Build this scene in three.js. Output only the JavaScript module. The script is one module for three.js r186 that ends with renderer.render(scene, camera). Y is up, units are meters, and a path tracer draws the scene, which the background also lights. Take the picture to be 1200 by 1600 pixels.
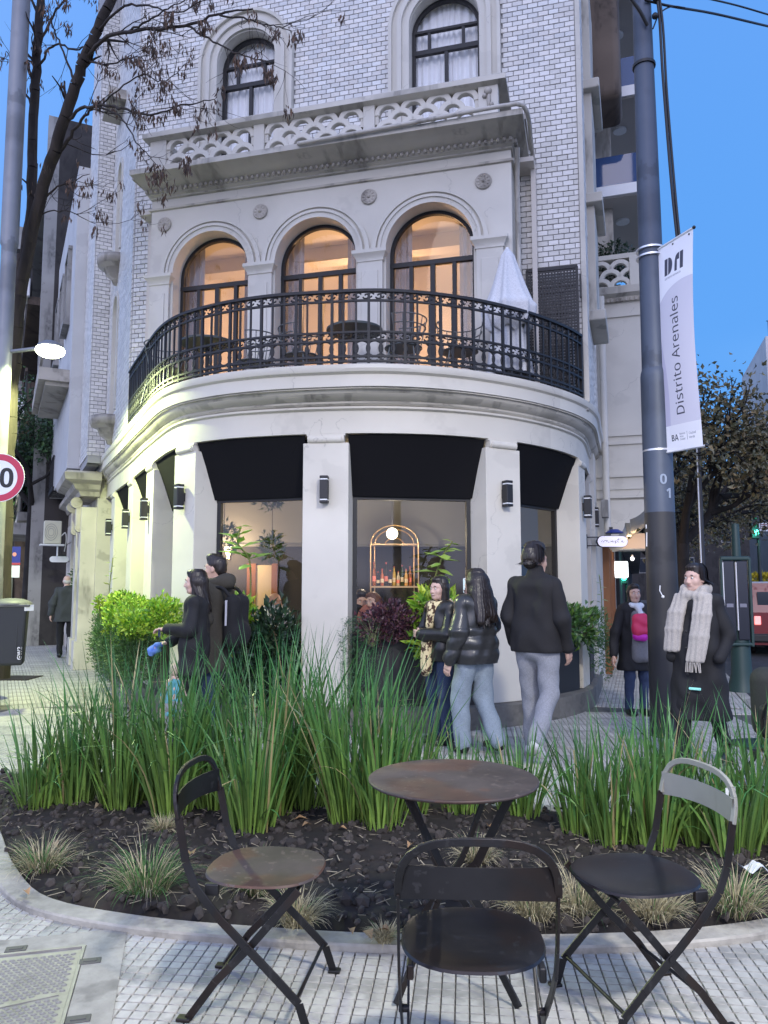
import * as THREE from 'three';
import { mergeGeometries, toCreasedNormals } from 'three/addons/utils/BufferGeometryUtils.js';
import { RoundedBoxGeometry } from 'three/addons/geometries/RoundedBoxGeometry.js';
import { FontLoader } from 'three/addons/loaders/FontLoader.js';
import { TextGeometry } from 'three/addons/geometries/TextGeometry.js';

// ---------- camera, sky, sun, exposure ----------
const scene = new THREE.Scene();
const PITCH = Math.atan(118 / 1202);
const camera = new THREE.PerspectiveCamera(2 * Math.atan(800 / 1202) * 180 / Math.PI, 768 / 1024, 0.05, 900);
camera.position.set(0, 1.45, 0);
camera.rotation.set(PITCH, 0, 0);
const renderer = new THREE.WebGLRenderer({ antialias: true });
renderer.toneMapping = THREE.LinearToneMapping;
renderer.toneMappingExposure = 1.0;
renderer.shadowMap.enabled = true;
// dusk sky: clear blue, the last glow of the set sun behind the viewer
{
  const w = 512, h = 256, data = new Float32Array(w * h * 4);
  const sx = -0.25, sz = 0.968;
  for (let j = 0; j < h; j++) for (let i = 0; i < w; i++) {
    const el = ((j + 0.5) / h - 0.5) * Math.PI, az = ((i + 0.5) / w - 0.5) * 2 * Math.PI;
    const x = Math.cos(el) * Math.cos(az), z = Math.cos(el) * Math.sin(az), y = Math.sin(el);
    const e = Math.max(0, y);
    const t = Math.min(1, e / 0.75);
    let r = 0.14 - 0.05 * t, g = 0.43 - 0.10 * t, b = 0.98 - 0.10 * t;
    const c = Math.max(0, (x * sx + z * sz) * 0.5 + 0.5);
    const gl = Math.pow(c, 1.6) * (1 - 0.35 * t);
    r += 1.72 * gl; g += 1.56 * gl; b += 1.92 * gl;
    const cl = Math.sin(x * 9 + Math.sin(z * 7 + y * 23)) * Math.sin(y * 40 + Math.sin(x * 5)) * Math.max(0, 1 - Math.abs(y - 0.22) * 6);
    const cc = Math.max(0, cl) * 0.06; r += cc * 0.6; g += cc * 0.7; b += cc * 0.5;
    if (y < 0) { const k = Math.max(0.25, 1 + y * 4); r *= k; g *= k; b *= k; }
    data.set([r, g, b, 1], (j * w + i) * 4);
  }
  const sky = new THREE.DataTexture(data, w, h, THREE.RGBAFormat, THREE.FloatType);
  sky.mapping = THREE.EquirectangularReflectionMapping; sky.magFilter = THREE.LinearFilter; sky.needsUpdate = true;
  scene.background = sky; scene.environment = sky;
}
const sun = new THREE.DirectionalLight(new THREE.Color(1, 0.87, 0.80), 0.35);
sun.position.set(-6, 9, 22); sun.castShadow = true; sun.shadow.radius = 40;
sun.shadow.camera.left = sun.shadow.camera.bottom = -25; sun.shadow.camera.right = sun.shadow.camera.top = 25; sun.shadow.camera.far = 90;
scene.add(sun);

// ---------- helpers ----------
const V = (x, y, z) => new THREE.Vector3(x, y, z);
const D2R = Math.PI / 180;
const mulb = (a) => () => { a |= 0; a = a + 0x6D2B79F5 | 0; let t = Math.imul(a ^ a >>> 15, 1 | a); t = t + Math.imul(t ^ t >>> 7, 61 | t) ^ t; return ((t ^ t >>> 14) >>> 0) / 4294967296; };
let rnd = mulb(7);
const rr = (a, b) => a + (b - a) * rnd();
const lerp = (a, b, t) => a + (b - a) * t;
// pixel (of the 1200 x 1600 photograph) to a direction; the distance comes from a height or a depth in metres
function ray(u, v) { const cx = (u - 600) / 1202, cy = (800 - v) / 1202, c = Math.cos(PITCH), s = Math.sin(PITCH); return [cx, cy * c + s, c - cy * s]; }
function atH(u, v, H = 0) { const r = ray(u, v), t = (H - 1.45) / r[1]; return V(r[0] * t, H, -r[2] * t); }
function atD(u, v, d) { const r = ray(u, v), t = d / r[2]; return V(r[0] * t, 1.45 + r[1] * t, -d); }

// tileable value noise textures
function lat(seed, P) { const q = mulb(seed), a = new Float32Array(P * P); for (let i = 0; i < P * P; i++) a[i] = q(); return (x, y) => { const xi = Math.floor(x), yi = Math.floor(y), fx = x - xi, fy = y - yi, sx = fx * fx * (3 - 2 * fx), sy = fy * fy * (3 - 2 * fy), g = (i, j) => a[((j % P + P) % P) * P + ((i % P + P) % P)]; return lerp(lerp(g(xi, yi), g(xi + 1, yi), sx), lerp(g(xi, yi + 1), g(xi + 1, yi + 1), sx), sy); }; }
function fbmTile(seed, base, oct) { const L = []; for (let o = 0; o < oct; o++) L.push([lat(seed + o * 17, base << o), base << o]); return (u, v) => { let s = 0, a = 0.5, t = 0; for (const [f, P] of L) { s += a * f(u * P, v * P); t += a; a *= 0.55; } return s / t; }; }
function dataTex(n, fn, srgb = true, rep = 1) {
  const d = new Uint8Array(n * n * 4);
  for (let j = 0; j < n; j++) for (let i = 0; i < n; i++) { const c = fn(i / n, j / n), k = (j * n + i) * 4; for (let m = 0; m < 3; m++) d[k + m] = Math.max(0, Math.min(255, (Array.isArray(c) ? c[m] : c) * 255)); d[k + 3] = 255; }
  const t = new THREE.DataTexture(d, n, n); t.wrapS = t.wrapT = THREE.RepeatWrapping; t.magFilter = THREE.LinearFilter; t.minFilter = THREE.LinearMipmapLinearFilter; t.generateMipmaps = true; t.repeat.set(rep, rep);
  if (srgb) t.colorSpace = THREE.SRGBColorSpace; t.needsUpdate = true; return t;
}
const nA = fbmTile(3, 4, 6), nB = fbmTile(41, 8, 5), nC = fbmTile(77, 3, 5), nD = fbmTile(91, 32, 3);
const ss = (a, b, x) => { const t = Math.max(0, Math.min(1, (x - a) / (b - a))); return t * t * (3 - 2 * t); };
const T = {
  plaster: dataTex(512, (u, v) => { const k = 0.90 + 0.10 * nA(u, v) - 0.03 * ss(0.58, 0.78, nC(u, v)) - 0.03 * ss(0.62, 0.7, nB(u, v)) - 0.10 * (Math.abs(nA(v + 0.3, u) - 0.5) < 0.004 ? 1 : 0) * ss(0.5, 0.6, nC(v, u)); return [k, k * 0.99, k * 0.965]; }, true, 0.35),
  grime: dataTex(512, (u, v) => { const k = 0.86 + 0.16 * nA(u, v) - 0.13 * ss(0.52, 0.74, nC(u, v)) - 0.12 * ss(0.62, 0.72, nB(u, v)) - 0.13 * ss(0.56, 0.72, nB(u * 2, Math.abs(2 * v - 1) * 0.22)) * ss(0.4, 0.6, nC(u, v)); return [k, k * 0.985, k * 0.96]; }, true, 0.5),
  conc: dataTex(512, (u, v) => { const k = 0.80 + 0.20 * nA(u, v) - 0.12 * ss(0.55, 0.7, nB(u, v)) + 0.16 * (nD(u, v) - 0.5); return [k, k * 0.985, k * 0.96]; }, true, 0.8),
  concB: dataTex(512, (u, v) => nD(u, v) * 0.6 + nB(u, v) * 0.4, false, 2),
  rust: dataTex(512, (u, v) => { const a = nA(u, v), b = ss(0.46, 0.66, nC(u, v)), s = ss(0.66, 0.7, nD(u, v)) * ss(0.5, 0.6, nB(u, v)); const k = 0.62 + 0.5 * a; return [k * lerp(0.86, 1.0, b) + s * 0.3, k * lerp(0.86, 0.84, b) + s * 0.3, k * lerp(0.88, 0.76, b) + s * 0.3]; }, true, 1.6),
  rustR: dataTex(256, (u, v) => 0.62 + 0.3 * ss(0.3, 0.7, nA(u, v)), false, 2),
  cloth: dataTex(256, (u, v) => 0.8 + 0.2 * nD(u, v) + 0.06 * Math.sin(u * 400) * Math.sin(v * 400), true, 6),
  soil: dataTex(512, (u, v) => { const k = 0.35 + 0.75 * nA(u, v) * (0.6 + 0.6 * nD(u, v)); return [k, k * 0.94, k * 0.88]; }, true, 0.9),
  asph: dataTex(512, (u, v) => 0.7 + 0.3 * nA(u, v) + 0.3 * (nD(u, v) - 0.5), true, 0.5),
  wood: dataTex(256, (u, v) => { const g = nB(u * 1, v * 0.125); return [0.75 + 0.25 * g, 0.68 + 0.3 * g, 0.6 + 0.3 * g]; }, true, 1),
  bark: dataTex(256, (u, v) => 0.5 + 0.6 * nB(u, v * 0.25), true, 1.5),
};
const C = (c) => Array.isArray(c) ? new THREE.Color().setRGB(...c) : new THREE.Color(c);
function M(c, rough = 0.8, o = {}) { const { metal = 0, ...r } = o; const phys = ['clearcoat', 'sheen', 'transmission', 'ior', 'specularIntensity'].some((k) => k in r); const m = new (phys ? THREE.MeshPhysicalMaterial : THREE.MeshStandardMaterial)({ color: C(c), roughness: rough, metalness: metal, side: THREE.DoubleSide, ...r }); return m; }
function glow(c, k) { return new THREE.MeshStandardMaterial({ color: C([0.6, 0.6, 0.6]), emissive: C(c), emissiveIntensity: k, roughness: 0.6 }); }
const GLASS = new THREE.MeshPhysicalMaterial({ color: C([0.97, 0.98, 0.98]), roughness: 0.02, transmission: 1, thickness: 0, ior: 1.5, side: THREE.DoubleSide });

// geometry: everything ends as non-indexed position + normal + uv (uv in metres, box projection)
function fin(g, uv = true) {
  if (g.index) g = g.toNonIndexed();
  if (!g.attributes.normal) g.computeVertexNormals();
  for (const k of Object.keys(g.attributes)) if (!['position', 'normal', 'uv', 'color'].includes(k)) g.deleteAttribute(k);
  if (uv) {
    const p = g.attributes.position, n = p.count, a = new Float32Array(n * 2);
    for (let i = 0; i < n; i += 3) {
      const ax = p.getX(i), ay = p.getY(i), az = p.getZ(i), bx = p.getX(i + 1) - ax, by = p.getY(i + 1) - ay, bz = p.getZ(i + 1) - az, cx = p.getX(i + 2) - ax, cy = p.getY(i + 2) - ay, cz = p.getZ(i + 2) - az;
      const nx = Math.abs(by * cz - bz * cy), ny = Math.abs(bz * cx - bx * cz), nz = Math.abs(bx * cy - by * cx);
      for (let k = 0; k < 3; k++) { const x = p.getX(i + k), y = p.getY(i + k), z = p.getZ(i + k); if (ny >= nx && ny >= nz) { a[(i + k) * 2] = x; a[(i + k) * 2 + 1] = z; } else if (nx >= nz) { a[(i + k) * 2] = z; a[(i + k) * 2 + 1] = y; } else { a[(i + k) * 2] = x; a[(i + k) * 2 + 1] = y; } }
    }
    g.setAttribute('uv', new THREE.BufferAttribute(a, 2));
  }
  return g;
}
const mg = (list) => { const a = list.map((g) => g.index ? g.toNonIndexed() : g).map((g) => { for (const k of Object.keys(g.attributes)) if (!['position', 'normal', 'uv'].includes(k)) g.deleteAttribute(k); if (!g.attributes.uv) g.setAttribute('uv', new THREE.BufferAttribute(new Float32Array(g.attributes.position.count * 2), 2)); return g; }); return mergeGeometries(a); };
const box = (w, h, d, x = 0, y = 0, z = 0, ry = 0) => { const g = new THREE.BoxGeometry(w, h, d); if (ry) g.rotateY(ry); return g.translate(x, y, z); };
const rbox = (w, h, d, x = 0, y = 0, z = 0, r = 0.01, ry = 0) => { const g = new RoundedBoxGeometry(w, h, d, 1, Math.min(r, w / 2.1, h / 2.1, d / 2.1)); if (ry) g.rotateY(ry); return g.translate(x, y, z); };
const cyl = (r0, r1, h, x = 0, y = 0, z = 0, n = 16) => new THREE.CylinderGeometry(r1, r0, h, n).translate(x, y, z);
const sph = (r, x = 0, y = 0, z = 0, n = 14) => new THREE.SphereGeometry(r, n, n * 0.7 | 0).translate(x, y, z);
const tube = (pts, r, n = 6, seg = 0, closed = false) => { const c = pts.length > 2 ? new THREE.CatmullRomCurve3(pts, closed) : new THREE.LineCurve3(pts[0], pts[1]); return new THREE.TubeGeometry(c, seg || Math.max(1, (pts.length - 1) * 4), r, n, closed); };
function ptube(pts, r, n = 5) { // straight polyline of round bars, tapered when r is an array
  const L = []; for (let i = 0; i < pts.length - 1; i++) { const a = pts[i], b = pts[i + 1], d = b.clone().sub(a), l = d.length(); if (l < 1e-5) continue; const r0 = Array.isArray(r) ? r[i] : r, r1 = Array.isArray(r) ? r[i + 1] : r; const g = new THREE.CylinderGeometry(r1, r0, l, n, 1, false); g.translate(0, l / 2, 0); g.applyQuaternion(new THREE.Quaternion().setFromUnitVectors(V(0, 1, 0), d.normalize())); g.translate(a.x, a.y, a.z); L.push(g); } return L.length > 1 ? mg(L) : L[0];
}
function bar(a, b, w, t, side) { // flat bar from a to b, w wide along side, t thick
  const d = b.clone().sub(a), l = d.length(), y = d.normalize(), x = side.clone().addScaledVector(y, -side.dot(y)).normalize(), z = x.clone().cross(y);
  const g = new RoundedBoxGeometry(w, l, t, 1, Math.min(w, t) * 0.2); g.translate(0, l / 2, 0); g.applyMatrix4(new THREE.Matrix4().makeBasis(x, y, z)); return g.translate(a.x, a.y, a.z);
}
function barPath(pts, w, t, side) { const L = []; for (let i = 0; i < pts.length - 1; i++) L.push(bar(pts[i], pts[i + 1], w, t, side)); return mg(L); }
const lathe = (prof, n = 24) => new THREE.LatheGeometry(prof.map(([r, y]) => new THREE.Vector2(r, y)), n);
function ext(shape, depth, bev = 0, seg = 10) { return new THREE.ExtrudeGeometry(shape, { depth, bevelEnabled: bev > 0, bevelSize: bev, bevelThickness: bev, bevelSegments: 1, curveSegments: seg }); }
const poly = (pts) => { const s = new THREE.Shape(); pts.forEach(([x, y], i) => i ? s.lineTo(x, y) : s.moveTo(x, y)); s.closePath(); return s; };
// sweep a profile [[k, y], ...] along a pair of plan lines: inner line G (k = 0) and outer line S (k = 1), both arrays of Vector2 (x, z)
function sweep2(G, S, prof, closedEnds = true) {
  const pos = [], P = (i, j) => { const [k, y] = prof[j]; return [lerp(G[i].x, S[i].x, k), y, lerp(G[i].y, S[i].y, k)]; };
  for (let i = 0; i < G.length - 1; i++) for (let j = 0; j < prof.length - 1; j++) { const a = P(i, j), b = P(i + 1, j), c = P(i + 1, j + 1), d = P(i, j + 1); pos.push(...a, ...b, ...c, ...a, ...c, ...d); }
  if (closedEnds) for (const i of [0, G.length - 1]) { const tri = THREE.ShapeUtils.triangulateShape(prof.map(([k, y]) => new THREE.Vector2(k, y)), []); for (const t of tri) for (const j of t) pos.push(...P(i, j)); }
  const g = new THREE.BufferGeometry(); g.setAttribute('position', new THREE.Float32BufferAttribute(pos, 3)); g.computeVertexNormals(); return toCreasedNormals(g, 0.5);
}
// sweep round a polyline with mitred corners: path [[x,z]...], outward side to the left of travel if sgn = 1
function sweepPoly(path, prof, sgn = 1, closed = false) {
  const n = path.length, G = [], S = [];
  for (let i = 0; i < n; i++) {
    const p = path[i], a = i > 0 ? path[i - 1] : closed ? path[n - 1] : null, b = i < n - 1 ? path[i + 1] : closed ? path[0] : null;
    const nrm = (q, r) => { const dx = r[0] - q[0], dz = r[1] - q[1], l = Math.hypot(dx, dz); return [dz / l * sgn, -dx / l * sgn]; };
    const n1 = a ? nrm(a, p) : nrm(p, b), n2 = b ? nrm(p, b) : n1, m = [n1[0] + n2[0], n1[1] + n2[1]], k = 2 / (m[0] * m[0] + m[1] * m[1]);
    G.push(new THREE.Vector2(p[0], p[1])); S.push(new THREE.Vector2(p[0] + m[0] * k, p[1] + m[1] * k));
  }
  if (closed) { G.push(G[0]); S.push(S[0]); }
  return sweep2(G, S, prof, !closed);
}

// ---------- scene objects ----------
const taken = {};
function numbered(n) { if (!(n in taken)) { taken[n] = 0; return n; } return n + '_' + String(++taken[n]).padStart(3, '0'); }
function tag(o, label, category, group) { o.userData.label = label; o.userData.category = category; if (group) o.userData.group = group; return o; }
function thing(name, label, category, p = [0, 0, 0], ry = 0, group) { const o = new THREE.Group(); o.name = numbered(name); scene.add(o); o.position.set(...(p.isVector3 ? [p.x, p.y, p.z] : p)); o.rotation.y = ry; o.updateMatrixWorld(true); return tag(o, label, category, group); }
function part(parent, name, geo, mat, uv = true) { if (Array.isArray(geo)) geo = mg(geo); const m = new THREE.Mesh(fin(geo, uv), mat); m.name = name; m.castShadow = m.receiveShadow = true; parent.add(m); m.updateMatrixWorld(true); return m; }
function wpart(parent, name, geo, mat, uv = true) { if (Array.isArray(geo)) geo = mg(geo); parent.updateWorldMatrix(true, false); geo = fin(geo.clone(), uv); geo.applyMatrix4(parent.matrixWorld.clone().invert()); const m = new THREE.Mesh(geo, mat); m.name = name; m.castShadow = m.receiveShadow = true; parent.add(m); return m; }
function shared(parent, name, geo, mat, x, y, z, rx = 0, ry = 0, rz = 0) { const m = new THREE.Mesh(geo, mat); m.name = name; m.position.set(x, y, z); m.rotation.set(rx, ry, rz); m.castShadow = m.receiveShadow = true; parent.add(m); return m; }
function stuff(o) { o.userData.kind = 'stuff'; return o; }
function struct(name, geo, mat, uv = true) { if (Array.isArray(geo)) geo = mg(geo); const m = new THREE.Mesh(fin(geo, uv), mat); m.name = name; m.userData.kind = 'structure'; m.castShadow = m.receiveShadow = true; scene.add(m); return m; }
function dup(o, p, ry, label) { const c = o.clone(); c.name = numbered(o.name.replace(/_\d+$/, '')); c.userData = { ...o.userData }; scene.add(c); c.position.set(p.x, p.y, p.z); c.rotation.y = ry; if (label) c.userData.label = label; return c; }
function inst(parent, name, geo, mat, mats, colors) { const m = new THREE.InstancedMesh(fin(geo), mat, mats.length); m.name = name; mats.forEach((q, i) => { m.setMatrixAt(i, q); if (colors) m.setColorAt(i, colors[i]); }); m.castShadow = m.receiveShadow = true; parent.add(m); return stuff(m); }
const XF = (x, y, z, rx = 0, ry = 0, rz = 0, s = 1) => new THREE.Matrix4().compose(V(x, y, z), new THREE.Quaternion().setFromEuler(new THREE.Euler(rx, ry, rz, 'YXZ')), typeof s === 'number' ? V(s, s, s) : s);

// ---------- ground ----------
const inPoly = (P, x, y) => { let c = false; for (let i = 0, j = P.length - 1; i < P.length; j = i++) { const a = P[i], b = P[j]; if ((a[1] > y) !== (b[1] > y) && x < (b[0] - a[0]) * (y - a[1]) / (b[1] - a[1]) + a[0]) c = !c; } return c; };
const flat = (pts, y, holes = []) => { const s = poly(pts); for (const h of holes) s.holes.push(poly(h)); return new THREE.ShapeGeometry(s, 1).rotateX(-Math.PI / 2).translate(0, y, 0); }; // plan points (x, d), d away from the viewer
const mGrout = M([0.13, 0.128, 0.122], 0.95, { map: T.conc });
const mTile = [[0.52, 0.52, 0.50], [0.47, 0.47, 0.455], [0.56, 0.55, 0.525], [0.43, 0.435, 0.42]].map((c) => M(c, 0.72, { map: T.conc, bumpMap: T.concB, bumpScale: 0.0015 }));
const mCurb = M([0.45, 0.435, 0.39], 0.9, { map: T.conc, bumpMap: T.concB, bumpScale: 0.004 });
const mAsph = M([0.055, 0.056, 0.06], 0.85, { map: T.asph, bumpMap: T.concB, bumpScale: 0.006 });
const LS = [-0.446, 0.895], RS = [0.312, 0.950]; // directions of the two streets (x, d)
// carriageway of the right-hand street and the far terrain
struct('road', flat([[-260, -30], [260, -30], [260, 300], [-260, 300]], -0.13), mAsph);
const K0 = [4.44, 9.07], kerbPt = (t) => [K0[0] + RS[0] * t, K0[1] + RS[1] * t];
const pavePts = [[-60, -25], [2.2, -25], [2.2, 0], kerbPt(-5.5), kerbPt(-2), kerbPt(0), kerbPt(120), [-60, 180]];
struct('pavement', flat(pavePts, -0.008), mGrout);
{ const a = kerbPt(-5.5), b = kerbPt(120), P = [[2.2, 25], [2.2, 0], [a[0], -a[1]], [b[0], -b[1]]]; struct('kerb', sweepPoly(P, [[0.0, -0.13], [0.0, -0.011], [-0.012, 0.001], [-0.14, 0.001], [-0.14, -0.13]], -1), mCurb); }
// lane markings
{ const L = []; const q = (c, w, l) => { const e = [RS[1], -RS[0]]; return flat([[c[0] - e[0] * w / 2, c[1] - e[1] * w / 2], [c[0] + e[0] * w / 2, c[1] + e[1] * w / 2], [c[0] + e[0] * w / 2 + RS[0] * l, c[1] + e[1] * w / 2 + RS[1] * l], [c[0] - e[0] * w / 2 + RS[0] * l, c[1] - e[1] * w / 2 + RS[1] * l]], -0.126); };
  for (let i = 0; i < 9; i++) { const k = kerbPt(2 + i * 3.6); L.push(q([k[0] + 3.1, k[1] - 1.0], 0.14, 1.6)); }
  const z = kerbPt(12.5); for (let i = 0; i < 7; i++) L.push(q([z[0] + 0.7 + i * 0.85, z[1] - i * 0.28], 0.42, 2.4));
  struct('road_markings', L, M([0.55, 0.55, 0.53], 0.8, { map: T.conc })); }

// paving tiles: 40 cm concrete tiles with 8 x 8 raised squares
const bedCtl = [[-1.97, 4.02], [-1.62, 3.62], [-1.1, 3.40], [-0.5, 3.28], [0, 3.22], [0.6, 3.21], [1.18, 3.25], [1.65, 3.36], [2.2, 3.6], [2.55, 4.0], [2.55, 4.45], [2.1, 4.85], [1.12, 5.2], [0.09, 5.50], [-1.2, 5.82], [-2.5, 6.2], [-3.05, 6.15], [-2.95, 5.55], [-2.4, 4.7]];
const smoothLoop = (ctl, n) => { const c = new THREE.CatmullRomCurve3(ctl.map(([x, d]) => V(x, 0, d)), true, 'centripetal'); return c.getSpacedPoints(n).slice(0, n).map((p) => [p.x, p.z]); };
const bedOut = smoothLoop(bedCtl, 120);
const bedIn = bedOut.map((p, i) => { const a = bedOut[(i + 119) % 120], b = bedOut[(i + 1) % 120], dx = b[0] - a[0], dy = b[1] - a[1], l = Math.hypot(dx, dy); return [p[0] - dy / l * 0.115, p[1] + dx / l * 0.115]; });
const bedSign = inPoly(bedOut, bedIn[5][0], bedIn[5][1]) ? 1 : -1;
if (bedSign < 0) bedIn.forEach((q, i) => { q[0] = 2 * bedOut[i][0] - q[0]; q[1] = 2 * bedOut[i][1] - q[1]; });
const hatch = { c: atH(62, 1560, 0), a: 14.3 * D2R };
const inHatch = (x, d) => { const dx = x - hatchC[0], dy = d - hatchC[1], u = dx * Math.cos(0.25) + dy * Math.sin(0.25), v = -dx * Math.sin(0.25) + dy * Math.cos(0.25); return Math.abs(u) < 0.50 && Math.abs(v) < 0.38; };
const hatchC = [-1.59, 2.80];
{
  const pads = [];
  for (let i = 0; i < 8; i++) for (let j = 0; j < 8; j++) {
    const g = new THREE.CylinderGeometry(0.0213 * Math.SQRT2, 0.0228 * Math.SQRT2, 0.009, 4, 1, false); g.rotateY(Math.PI / 4); const x = (i - 3.5) * 0.05, z = (j - 3.5) * 0.05; g.translate(x, -0.0035, z);
    const idx = g.index.array, keep = []; const p = g.attributes.position; for (let k = 0; k < idx.length; k += 3) { const y = (p.getY(idx[k]) + p.getY(idx[k + 1]) + p.getY(idx[k + 2])) / 3; if (y > -0.0075) keep.push(idx[k], idx[k + 1], idx[k + 2]); } g.setIndex(keep); pads.push(g);
  }
  const tg = fin(mg(pads)); const list = [];
  const bases = [[6 * D2R, [0, 0], (x, d) => d < 9.3 || (x > -2.6 && x < 2.2 && d < 10)], [-26.5 * D2R, [-6, 12], (x, d) => x < -1.2 && d > 9.55 && x < -3.3 - (d - 10.0) * 0.5 + 0.3], [18.2 * D2R, [4, 14], (x, d) => x > 1.9 && d > 9.55 && x > 2.5 + (d - 9.6) * 0.325 - 0.3]];
  for (const [a, o, ok] of bases) for (let i = -130; i < 130; i++) for (let j = -20; j < 150; j++) {
    const u = i * 0.4, v = j * 0.4, x = o[0] + u * Math.cos(a) + v * Math.sin(a), d = o[1] - u * Math.sin(a) + v * Math.cos(a);
    if (d < 0.4 || d > 38 || Math.abs(x) > d * 0.62 + 3.2 || !ok(x, d)) continue;
    const kx = K0[0] + (d - K0[1]) * RS[0] / RS[1]; if (x > kx - 0.3) continue;
    if (d > 9 && Math.abs(x - (x < 0 ? -3.3 - (d - 10) * 0.5 : 2.5 + (d - 9.6) * 0.325)) > 7) continue;
    if (inPoly(bedIn, x, d) && bedIn.every((q) => Math.hypot(q[0] - x, q[1] - d) > 0.32)) continue;
    if (inHatch(x, d)) continue;
    list.push([x, d, -a]);
  }
  const seen = ([x, d]) => d + (d < 2.5 || Math.abs(x) > d * 0.5 + 0.25 ? 100 : 0); list.sort((p, q) => seen(p) - seen(q));
  const pav = scene.getObjectByName('pavement'), rest = [], cols = [];
  list.forEach(([x, d, a], i) => { const y = rr(-0.0012, 0.0012), tx = rr(-0.004, 0.004), tz = rr(-0.004, 0.004); if (i < 300) shared(pav, i ? 'paving_tile_' + String(i).padStart(3, '0') : 'paving_tile', tg, mTile[rnd() * 4 | 0], x, y, -d, tx, a, tz); else { rest.push(XF(x, y, -d, tx, a, tz)); const k = rr(0.84, 1.12); cols.push(new THREE.Color(k, k, k)); } });
  const im = new THREE.InstancedMesh(tg, mTile[0], rest.length); rest.forEach((m, i) => { im.setMatrixAt(i, m); im.setColorAt(i, cols[i]); }); im.name = 'paving_tiles_beyond'; im.receiveShadow = true; pav.add(stuff(im));
}
// planting bed: kerb ring and mulch
{
  const G2 = bedOut.map(([x, d]) => new THREE.Vector2(x, -d)), S2 = bedIn.map(([x, d]) => new THREE.Vector2(x, -d)); G2.push(G2[0]); S2.push(S2[0]);
  const bk = struct('bed_kerb', sweep2(G2, S2, [[0, -0.02], [0, 0.022], [0.06, 0.03], [0.95, 0.03], [1, 0.024], [1, -0.05]], false), mCurb);
  // mulch surface
  const nx = 230, nz = 130, x0 = -3.15, x1 = 3.05, d0 = 3.15, d1 = 6.3, hgt = (x, d) => { const s = nA(x * 0.23 + 9, d * 0.23 + 9), f = nB(x * 0.4 + 3, d * 0.4 + 5), q = nD(x * 0.35, d * 0.35); return 0.018 + 0.09 * Math.max(0, s - 0.38) + 0.055 * Math.pow(f, 1.6) + 0.03 * (q - 0.5); };
  const bedMid = bedOut.map((p, i) => [lerp(p[0], bedIn[i][0], 0.35), lerp(p[1], bedIn[i][1], 0.35)]);
  const pos = [], id = new Map(), ind = []; const vert = (i, j) => { const k = i * 1000 + j; if (id.has(k)) return id.get(k); const x = lerp(x0, x1, i / nx), d = lerp(d0, d1, j / nz); let e = 9; for (const q of bedIn) e = Math.min(e, Math.hypot(q[0] - x, q[1] - d)); if (!inPoly(bedIn, x, d)) e = -e; pos.push(x, Math.min(hgt(x, d), 0.016 + Math.max(-0.02, e - 0.03) * 0.5), -d); id.set(k, pos.length / 3 - 1); return pos.length / 3 - 1; };
  for (let i = 0; i < nx; i++) for (let j = 0; j < nz; j++) { const x = lerp(x0, x1, (i + 0.5) / nx), d = lerp(d0, d1, (j + 0.5) / nz); if (!inPoly(bedMid, x, d)) continue; const a = vert(i, j), b = vert(i + 1, j), c = vert(i + 1, j + 1), e = vert(i, j + 1); ind.push(a, b, c, a, c, e); }
  const g = new THREE.BufferGeometry(); g.setAttribute('position', new THREE.Float32BufferAttribute(pos, 3)); g.setIndex(ind); g.computeVertexNormals();
  const soil = struct('bed_soil', g, M([0.035, 0.029, 0.025], 0.95, { map: T.soil }));
  globalThis.soilY = hgt;
  const clods = [], straw = [], sc = [], cc = [];
  for (let i = 0; i < 5200; i++) { const x = rr(x0, x1), d = rr(d0, d1); if (!inPoly(bedIn, x, d)) continue; const s = rr(0.006, 0.03) * (rnd() < 0.1 ? 1.7 : 1); clods.push(XF(x, hgt(x, d) + s * 0.2, -d, rr(0, 6), rr(0, 6), rr(0, 6), V(s, s * rr(0.4, 0.8), s * rr(0.6, 1.1)))); const k = rr(0.6, 1.5); cc.push(new THREE.Color(0.040 * k, 0.033 * k, 0.028 * k)); }
  for (let i = 0; i < 2300; i++) { const x = rr(x0, x1), d = rr(d0, d1); if (!inPoly(bedIn, x, d)) continue; straw.push(XF(x, hgt(x, d) + 0.014, -d, rr(-0.5, 0.5), rr(0, 6), rr(-0.4, 0.4), V(rr(0.02, 0.08), 1, rr(0.7, 1.6)))); const k = rr(0.35, 1.0); sc.push(new THREE.Color(0.34 * k, 0.29 * k, 0.2 * k)); }
  inst(soil, 'mulch_clods', new THREE.IcosahedronGeometry(1, 0), M(0xffffff, 0.95), clods, cc);
  inst(soil, 'straw_bits', new THREE.BoxGeometry(1, 0.002, 0.0035), M(0xffffff, 0.9), straw, sc);
}
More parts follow.
